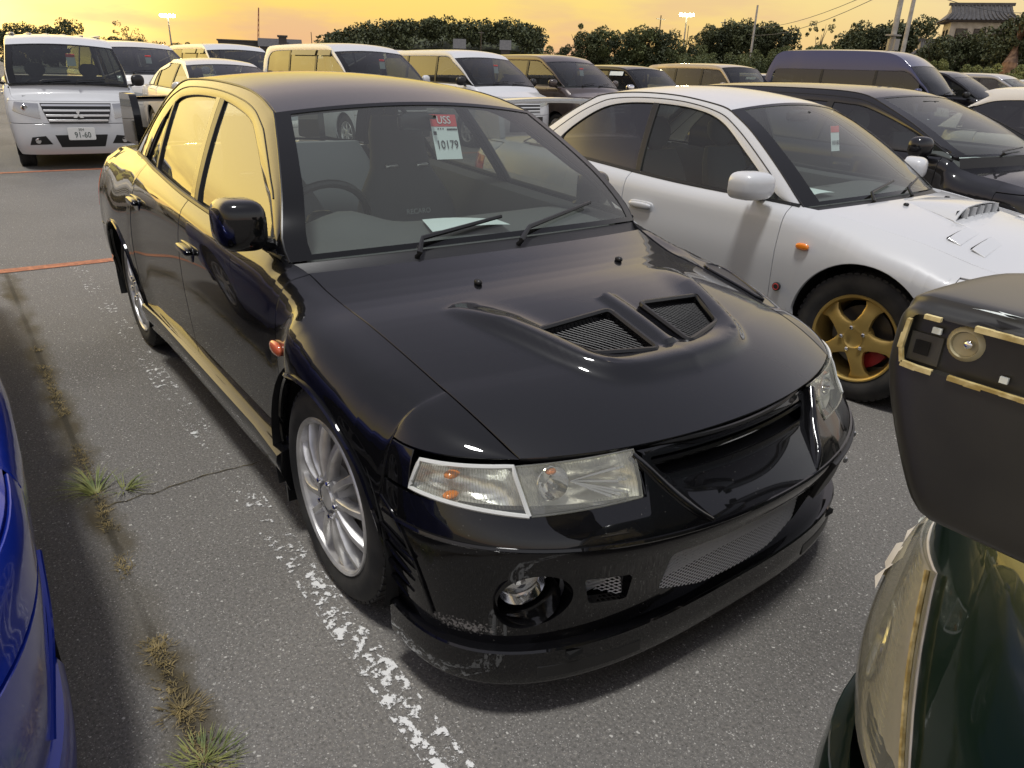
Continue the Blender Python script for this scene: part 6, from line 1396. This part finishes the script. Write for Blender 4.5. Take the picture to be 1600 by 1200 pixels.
def crown_for(kind, a, k):
    A = min(ASP, key=lambda q: abs(math.log(q / a))); key = (kind, A, k % 2)
    if key not in CR:
        n, lf, s_ = {'round': (8000, .022, 0), 'spire': (4500, .014, 1), 'sparse': (1100, .015, 2), 'bush': (6500, .019, 3), 'bamboo': (2600, .024, 4)}[kind]
        CR[key] = crown_mesh('crown', kind, s_ + 11 * (k % 2) + int(A * 100), n, lf * (.5 + .7 * min(1, A)), A)
    return CR[key]
tm = MB(); tm.tube([(0, 0, 0), (.012, 0, .3), (-.01, .01, .55), (.01, 0, .8)], [.045, .036, .024, .008], 7)
for a in range(5): tm.tube([(0, 0, .30 + .08 * a), (.16 * math.cos(a * 1.9), .16 * math.sin(a * 1.9), .48 + .09 * a), (.27 * math.cos(a * 1.9 + .2), .27 * math.sin(a * 1.9 + .2), .62 + .08 * a)], [.020, .012, .004], 5)
to_ = tm.obj('trunk', bark); TRUNK = to_.data; bpy.data.objects.remove(to_)
ntree = 0
def tree(label, px, top, wpx, D, kind, m=None, cat='tree', group=None, name=None, base=0.0):
    global ntree; ntree += 1
    P = at(px, top, D); h = P.z - base; w_ = wpx / 1140.14 * D * .5 * (1.55 if name != 'hedge' and kind != 'sparse' else 1.0)
    t = thing(name or ('bush' if kind == 'bush' else 'tree'), label, cat, (P.x, P.y, base), rng.uniform(0, 6.28), group)
    c = bpy.data.objects.new('crown', crown_for(kind, w_ / h, ntree)); COL.objects.link(c); c.parent = t; c.scale = (h, h, h)
    if m: c.material_slots[0].link = 'OBJECT'; c.material_slots[0].material = m
    if kind != 'bush':
        k = bpy.data.objects.new('trunk', TRUNK); COL.objects.link(k); k.parent = t; k.scale = (min(h * .5, w_ * 1.6), min(h * .5, w_ * 1.6), h)
    return t
TG = 'trees beyond the parking lot'
pos = ['leftmost of the dark trees above the compact van', 'second dark tree above the compact van', 'dark tree above the middle of the compact van', 'dark round tree above the compact van, right of its middle', 'tallest dark tree of the group above the compact van']
for l, px, tp, w_ in zip(pos, (4, 26, 52, 78, 106), (43, 38, 42, 37, 33), (30, 34, 34, 34, 50)): tree(l, px, tp, w_, 95, 'round', leaf_dark, group=TG)
tree('thin tree with gaps in its crown, above the rounded minivan', 196, 36, 62, 95, 'sparse', leaf_dark, group=TG)
for i, (px, tp, w_) in enumerate(((130, 52, 46), (165, 50, 50), (205, 52, 46), (232, 58, 40), (150, 55, 40), (185, 56, 44))): tree(['low dark bush between the tall tree and the thin tree', 'low dark bush left of the thin tree', 'low dark bush under the thin tree', 'low dark bush right of the thin tree', 'low bush behind the compact van roof', 'low dark bush below the thin tree'][i], px, tp, w_, 110, 'bush', leaf_dark, 'bush', TG)
for i, (px, tp, w_) in enumerate(((277, 58, 18), (290, 57, 20), (304, 60, 18), (318, 59, 20), (333, 62, 20))): tree('light green bush at the foot of the left lamp mast, ' + ['nearest the mast', 'second from the mast', 'third from the mast', 'fourth from the mast', 'furthest from the mast'][i], px, tp, w_, 80, 'bush', leaf_light, 'bush', TG)
# wooded hill in the middle
hill_pts = [(498, 62), (512, 50), (540, 47), (570, 42), (600, 36), (640, 38), (680, 34), (720, 38), (765, 36), (790, 34), (815, 42), (838, 46), (850, 62)]
mb = MB(); prof = [at(px, py + 9, 255) for px, py in hill_pts]
rows = []
for s_, q in ((1.0, 0.0), (1.0, .55), (1.04, 1.0), (1.14, 1.0), (1.25, .0)): rows.append([(CAM_C[0] + (p.x - CAM_C[0]) * s_, CAM_C[1] + (p.y - CAM_C[1]) * s_, max(-.5, p.z * q)) for p in prof])
mb.grid(np.array(rows)); tag(mb.obj('hill', leaf_dark), kind='structure')
wv, wf, r_ = [], [], np.random.default_rng(4); hx = np.array(hill_pts, float)
clumps = [(px, float(np.interp(px, hx[:, 0], hx[:, 1])) + r_.uniform(-3, 4) + 26 * r_.random() ** 1.6, r_.uniform(245, 256), r_.uniform(1.6, 3.6)) for px in r_.uniform(500, 848, 210)]
for px, py, D, rad in clumps:
    P = at(px, py + 4, D)
    for k in range(95):
        d = r_.normal(0, 1, 3); d /= np.linalg.norm(d); d *= rad * r_.uniform(.6, 1.0); c = np.array(P) + d * [1, 1, .9]; a = r_.normal(0, 1, 3); a /= np.linalg.norm(a); b = np.cross(a, r_.normal(0, 1, 3)); b /= np.linalg.norm(b); s_ = .42 * r_.uniform(.6, 1.3); o = len(wv)
        wv += [tuple(c - a * s_ - b * s_ * .6), tuple(c + a * s_ - b * s_ * .5), tuple(c + a * s_ * .8 + b * s_ * .6), tuple(c - a * s_ * .7 + b * s_ * .6)]; wf.append((o, o + 1, o + 2, o + 3))
me = bpy.data.meshes.new('wood'); me.from_pydata(wv, [], wf); me.materials.append(leaf_dark); wo = bpy.data.objects.new('wood', me); COL.objects.link(wo); tag(wo, kind='stuff')
# belt of young trees right of the hill
word_ = ['first', 'second', 'third', 'fourth', 'fifth', 'sixth', 'seventh', 'eighth', 'ninth', 'tenth', 'eleventh', 'twelfth', 'thirteenth']
for i, (px, tp, w_, kd) in enumerate(((868, 62, 30, 'bush'), (886, 58, 30, 'bush'), (905, 40, 34, 'spire'), (924, 48, 40, 'round'), (944, 38, 46, 'round'), (962, 44, 40, 'bush'), (980, 42, 44, 'round'), (1000, 44, 40, 'bush'), (1016, 36, 50, 'round'), (1036, 44, 42, 'round'), (1056, 50, 36, 'bush'), (1074, 54, 30, 'bush'), (1088, 58, 30, 'bush'))):
    tree(f'{word_[i]} from the left in the belt of young green trees right of the wooded hill', px, tp, w_, 85, kd, [leaf_mid, leaf_dark][i % 2], group=TG)
for i, (px, tp, w_) in enumerate(((1112, 40, 44), (1132, 34, 50), (1158, 29, 56), (1182, 30, 52), (1204, 36, 44), (1228, 38, 50))): tree(['leftmost of the big dark trees left of the high-roof van', 'big dark tree by the far utility pole', 'tallest of the big dark trees left of the high-roof van', 'big dark tree behind the slim pole', 'dark tree right of the slim pole', 'dark tree above the tail of the high-roof van'][i], px, tp, w_, 90, 'round', leaf_dark, group=TG)
for i, (px, tp, w_) in enumerate(((1100, 74, 40), (1140, 76, 44), (1178, 72, 40), (1200, 66, 40), (1222, 62, 44), (1248, 60, 40), (1275, 58, 40), (1300, 60, 40))): tree(['green bush under the right lamp mast', 'green bush below the big dark trees', 'green bush at the foot of the slim pole', 'green bush right of the slim pole', 'green bush behind the high-roof van, at its tail', 'green bush above the high-roof van', 'green bush over the roof of the high-roof van', 'green bush over the middle of the high-roof van'][i], px, tp, w_, 72, 'bush', leaf_mid, 'bush', TG)
tree('spindly tree with few leaves above the high-roof van', 1288, 30, 46, 80, 'sparse', leaf_mid, group=TG)
for i, (px, tp, w_) in enumerate(((1338, 46, 50), (1366, 34, 56), (1398, 30, 52), (1428, 26, 44), (1325, 56, 50), (1350, 52, 60))): tree(['dark tree above the front of the high-roof van', 'dark tree left of the two thick poles', 'dark tree behind the two thick poles', 'dark tree right of the two thick poles', 'low dark tree over the high-roof van', 'dark round tree behind the high-roof van roof'][i], px, tp, w_, 88, 'round', leaf_dark, group=TG)
for i, (px, tp, w_) in enumerate(((1462, 62, 40), (1490, 50, 44), (1515, 56, 50), (1545, 52, 44), (1572, 60, 40))): tree(['dark garden tree at the left corner of the tiled house', 'dark garden tree before the left half of the tiled house', 'dark garden tree before the middle of the tiled house', 'dark garden tree before the right half of the tiled house', 'dark garden tree at the right corner of the tiled house'][i], px, tp, w_, 60, 'round', leaf_dark, group=TG)
t = tree('pine with a thick leaning brown trunk at the right edge', 1606, 18, 60, 52, 'round', leaf_dark, group=TG)
mb = MB(); a, b = at(1578, 100, 52), at(1600, 40, 52); o0 = Vector(t.location); iv = Matrix.Rotation(-t.rotation_euler.z, 3, 'Z'); mb.tube([tuple(iv @ (Vector((a.x, a.y, 0)) - o0)), tuple(iv @ (a - o0)), tuple(iv @ (b - o0))], [.55, .5, .42], 10); mb.obj('leaning_trunk', noise_col(mat('red_bark', (.2, .11, .06), .9), (.13, .07, .04), (.27, .16, .09), 4), t)
# leafy hedge
for i, (px0, px1) in enumerate(((1412, 1446), (1446, 1480), (1480, 1515), (1515, 1552), (1552, 1592), (1592, 1640))):
    tree(['leafy hedge section left end, by the thick poles', 'tall bright hedge section by the low tiled roof', 'hedge section of big light leaves left of the house middle', 'hedge section of big light leaves below the house', 'hedge section of big light leaves left of the leaning trunk', 'hedge section at the right edge under the leaning trunk'][i], (px0 + px1) / 2, (72, 74, 87, 86, 88, 88)[i], (px1 - px0) * 1.25, 44, 'bush', leaf_light, 'hedge', 'hedge sections behind the right rows', 'hedge')

# ---------------------------------------------------------------- house with tiled roofs
tile = noise_col(mat('roof_tile', (.055, .052, .05), .45), (.04, .038, .037), (.075, .07, .066), 3); wall_m = noise_col(mat('house_plaster', (.5, .46, .38), .8), (.42, .38, .31), (.55, .5, .42), 2); wood_m = mat('dark_timber', (.06, .045, .035), .7)
hc = at(1521, 60, 78); HS = thing('house', 'two-storey house with dark tiled hip-and-gable roofs at the upper right', 'house', (hc.x, hc.y, 0), math.radians(-56))
def gable_roof(name, cx, cy, z0, lx, ly, h, parent, gable=.42):
    """hip-and-gable: ridge along local y"""
    rx, ry = lx / 2, ly / 2; g = ry * gable * 1.35; hg = h * .55; mb = MB(); U_ = np.linspace(0, 1, 9)
    for sd in (1, -1):   # long slopes, slightly flared at the eaves, with courses of tiles
        P = np.array([[(cx + sd * rx * (1 - q), cy + yy * (ry - (ry - g) * min(1, q / .55)), z0 + h * (q ** 1.25)) for yy in np.linspace(-1, 1, 15)] for q in U_]); mb.grid(P)
        P = np.array([[(cx + xx * rx * (1 - q * .55), cy + sd * (ry - (ry - g) * q), z0 + hg * q ** 1.15 * .92) for xx in np.linspace(-1, 1, 9)] for q in np.linspace(0, 1, 5)]); mb.grid(P)
    r = mb.obj(name, tile, parent)
    for sd in (1, -1):
        mb = MB(); y = cy + sd * (g + .02); mb.add([(cx - rx * .45, y, z0 + hg * .86), (cx + rx * .45, y, z0 + hg * .86), (cx, y, z0 + h)], [(0, 1, 2)]); mb.obj('gable', wall_m, r)
    mb = MB(); mb.box((cx, cy, z0 + h + .08), (.35, 2 * g + .5, .28)); mb.obj('ridge', tile, r)
    for sd in (1, -1):
        for q in range(16):
            yy = -1 + 2 * (q + .5) / 16; mb = MB(); mb.tube([(cx + sd * rx * (1 - k), cy + yy * (ry - (ry - g) * min(1, k / .55)), z0 + h * k ** 1.25 + .05) for k in np.linspace(0, .98, 5)], .07, 5); mb.obj('tile_row', tile, r)
    mb = MB(); mb.box((cx, cy, z0 - .10), (lx * .96, ly * .97, .14)); mb.obj('eaves', wood_m, parent)
    return r
gable_roof('roof', 0, 0, 7.75, 5.6, 7.2, 1.55, HS, .58); mb = MB(); mb.box((0, 0, 6.35), (4.4, 5.6, 2.4)); wl = mb.obj('wall', wall_m, HS)
gable_roof('lower_roof', .4, -3.6, 4.2, 5.0, 5.2, 1.6, HS); gable_roof('lower_roof', 1.5, 3.6, 3.8, 6.4, 5.5, 1.4, HS)
mb = MB(); mb.box((.2, 0, 2.6), (5.0, 9.6, 5.0)); mb.obj('lower_wall', wall_m, HS)
for y in (-1.7, 0, 1.7):
    mb = MB(); mb.box((2.215, y, 6.4), (.05, 1.1, 1.1)); wn = mb.obj('window', wood_m, HS); mb = MB(); mb.box((2.245, y, 6.4), (.02, .95, .95)); mb.obj('pane', M['side_dark'], wn)
for x in (-1.0, .8):
    mb = MB(); mb.box((x, -2.815, 6.4), (1.0, .05, 1.0)); wn = mb.obj('window', wood_m, HS); mb = MB(); mb.box((x, -2.845, 6.4), (.85, .02, .85)); mb.obj('pane', M['side_dark'], wn)
mb = MB(); mb.box((2.9, .3, 5.35), (1.2, 4.6, .08)); mb.obj('balcony_floor', wood_m, HS); mb = MB()
for k in range(12): mb.box((3.45, -1.9 + k * .4, 5.85), (.05, .05, 1.0))
mb.box((3.45, .3, 6.35), (.06, 4.7, .06)); tag(mb.obj('balcony_rail', wood_m, HS), kind='stuff')
# small distant buildings
def block(label, px, top, wpx, D, m, roofm, gable=True, depth=7.0, rz=.5):
    P = at(px, top, D); w_ = wpx / 1140 * D; b = thing('building', label, 'building', (P.x, P.y, 0), math.atan2(P.y - CAM_C[1], P.x - CAM_C[0])); h = P.z; e = h * (.72 if gable else .96)
    mb = MB(); mb.box((depth / 2, 0, e / 2), (depth, w_, e)); mb.obj('wall', m, b)
    mb = MB()
    if gable: mb.add([(-.4, -w_ / 2 - .4, e), (-.4, w_ / 2 + .4, e), (depth + .4, w_ / 2 + .4, e), (depth + .4, -w_ / 2 - .4, e), (depth / 2, -w_ / 2 - .4, h), (depth / 2, w_ / 2 + .4, h)], [(0, 1, 5, 4), (2, 3, 4, 5), (0, 4, 3), (1, 2, 5)])
    else: mb.box((depth / 2, 0, h - .15), (depth + .6, w_ + .6, .3))
    mb.obj('roof', roofm, b)
    for k in range(max(2, int(w_ / 4))):
        y = -w_ / 2 + (k + .5) * w_ / max(2, int(w_ / 4)); mb = MB(); mb.box((-.04, y, e * .62), (.08, 1.2, .9)); mb.obj('window', M['side_dark'], b)
    return b
grey_m = mat('distant_grey_wall', (.075, .065, .058), .8); white_m = mat('distant_white_wall', (.38, .36, .33), .8)
block('long low dark building on the horizon left of the wooded hill', 372, 62, 60, 190, grey_m, tile, False); block('grey hall with a gable, left of the wooded hill', 437, 60, 62, 190, grey_m, tile, True)
block('small block with a tower top between the two grey buildings', 441, 55, 12, 185, grey_m, tile, False)
block('grey house at the foot of the wooded hill', 718, 60, 16, 210, grey_m, tile); block('grey-roofed house at the right foot of the wooded hill', 790, 62, 14, 205, grey_m, tile)

# ---------------------------------------------------------------- masts, poles, crane, wires
steel = mat('galvanised_steel', (.30, .29, .27), .5, .5); conc = noise_col(mat('concrete_pole', (.38, .36, .32), .8), (.32, .30, .27), (.43, .41, .37), 3); glow = mat('lit_floodlight', (1, .95, .7), .4, emit=(1, .93, .62, 90))
def mast(label, px, head, base_px, D):
    a = at(px, head, D); t = thing('floodlight_mast', label, 'lamp post', (a.x, a.y, 0)); h = a.z; mb = MB(); mb.tube([(0, 0, 0), (0, 0, h)], [.16, .09], 10); mb.obj('pole', steel, t)
    d = Vector((CAM_C[0] - a.x, CAM_C[1] - a.y, 0)).normalized(); s_ = Vector((-d.y, d.x, 0)); mb = MB(); mb.tube([tuple(-s_ * 1.0 + Vector((0, 0, h))), tuple(s_ * 1.0 + Vector((0, 0, h)))], .06, 6); mb.obj('crossarm', steel, t)
    for k in range(4):
        p = s_ * (-.84 + .56 * k) + d * .1 + Vector((0, 0, h + .22)); mb = MB(); mb.grid(superell(tuple(p), (.20, .20, .17), 4, 12, 8), closed=True); l = mb.obj('lamp_housing', steel, t); mb = MB(); mb.grid(superell(tuple(p + d * .17), (.24, .24, .2), 2.5, 12, 8), closed=True); mb.obj('lamp_glass', glow, l)
    return t
mast('left floodlight mast with four lit lamps above the horizon', 262, 27, 272, 110); mast('right floodlight mast with four lit lamps above the trees', 1073, 26, 1073, 110)
def pole(label, px, top, D, r, m, arms=0, over=0, name='utility_pole'):
    a = at(px, top, D); t = thing(name, label, 'pole', (a.x, a.y, 0)); h = a.z + over; mb = MB(); mb.tube([(0, 0, 0), (0, 0, h)], [r, r * .65], 10); mb.obj('shaft', m, t)
    for k in range(arms): mb = MB(); mb.box((0, 0, h - .5 - .8 * k), (.1, 1.8, .1)); mb.obj('crossarm', steel, t)
    return t
PA = pole('nearer of the two thick concrete poles, with a band of fittings', 1408, 0, 42, .20, conc, 2, 2.0); PB = pole('further of the two thick concrete poles', 1428, 0, 48, .17, conc, 2, 2.5)
hz_ = at(1404, 54, 42).z; mb = MB(); mb.box((0, 0, hz_), (.5, .9, .08)); mb.box((.05, .05, hz_ - .5), (.5, .5, .6)); mb.tube([(0, 0, hz_ - .9), (0, 0, hz_ - .2)], .27, 10); mb.obj('pole_fittings', steel, PA)
pole('slim grey pole leaning over the dark trees', 1184, 8, 85, .17, conc, 0); pole('utility pole with a crossarm between the right mast and the slim pole', 1133, 30, 110, .14, conc, 1); pole('thin pole left of the right floodlight mast', 1033, 24, 110, .12, wood_m, 1); pole('short pole right beside the right floodlight mast', 1076, 40, 112, .08, wood_m)
pole('far pole in front of the wooded hill', 752, 48, 200, .18, wood_m, 1); pole('short far pole over the grey hall', 486, 50, 190, .14, wood_m); pole('tv aerial mast on the right of the tiled house', 1584, 16, 75, .05, steel, 2, name='aerial_mast')
a = at(404, 12, 220); b = at(399, 62, 220); t = thing('crane', 'thin lattice crane jib on the horizon behind the pearl sedan', 'crane', (a.x, a.y, 0)); mb = MB(); d0 = b - Vector((a.x, a.y, 0)); top_ = Vector((0, 0, a.z)); ft = Vector((d0.x, d0.y, 0)); s_ = Vector((-.6, .8, 0))
for q in (-1, 1): mb.tube([tuple(ft + s_ * .5 * q), tuple(top_ + s_ * .15 * q)], .10, 5)
for k in range(12):
    u0, u1 = k / 12, (k + 1) / 12; p0 = ft.lerp(top_, u0); p1 = ft.lerp(top_, u1); sg = 1 if k % 2 else -1; mb.tube([tuple(p0 + s_ * .5 * sg * (1 - .7 * u0)), tuple(p1 - s_ * .5 * sg * (1 - .7 * u1))], .06, 4)
tag(mb.obj('jib', mat('crane_red', (.30, .10, .06), .6), t), kind='stuff'); mb = MB(); mb.box(tuple(ft + Vector((0, 0, 1.2))), (3, 2.4, 2.4)); mb.obj('cab', grey_m, t)
def wire(p, q, sag, label):
    mb = MB(); p, q = Vector(p), Vector(q); mb.tube([tuple(p.lerp(q, u) - Vector((0, 0, sag * 4 * u * (1 - u)))) for u in np.linspace(0, 1, 17)], .022, 4); tag(mb.obj('power_line', M['trim']), label, 'wire', 'power lines between the poles')
pa, pb = Vector(PA.location), Vector(PB.location); tp_a = at(1408, 0, 42).z + 1.4; tp_b = at(1428, 0, 48).z + 1.6; far = at(1133, 34, 110); e_ = at(1700, -10, 60)
wire(pa + Vector((0, .7, tp_a)), far + Vector((0, .7, 0)), 1.6, 'upper power line running left from the nearer thick pole'); wire(pa + Vector((0, -.7, tp_a - .8)), far + Vector((0, -.7, -.3)), 2.0, 'lower power line running left from the nearer thick pole')
wire(pb + Vector((0, .7, tp_b)), e_, .8, 'upper power line running right from the further thick pole'); wire(pb + Vector((0, -.7, tp_b - .8)), e_ - Vector((0, 0, .9)), 1.0, 'lower power line running right from the further thick pole')
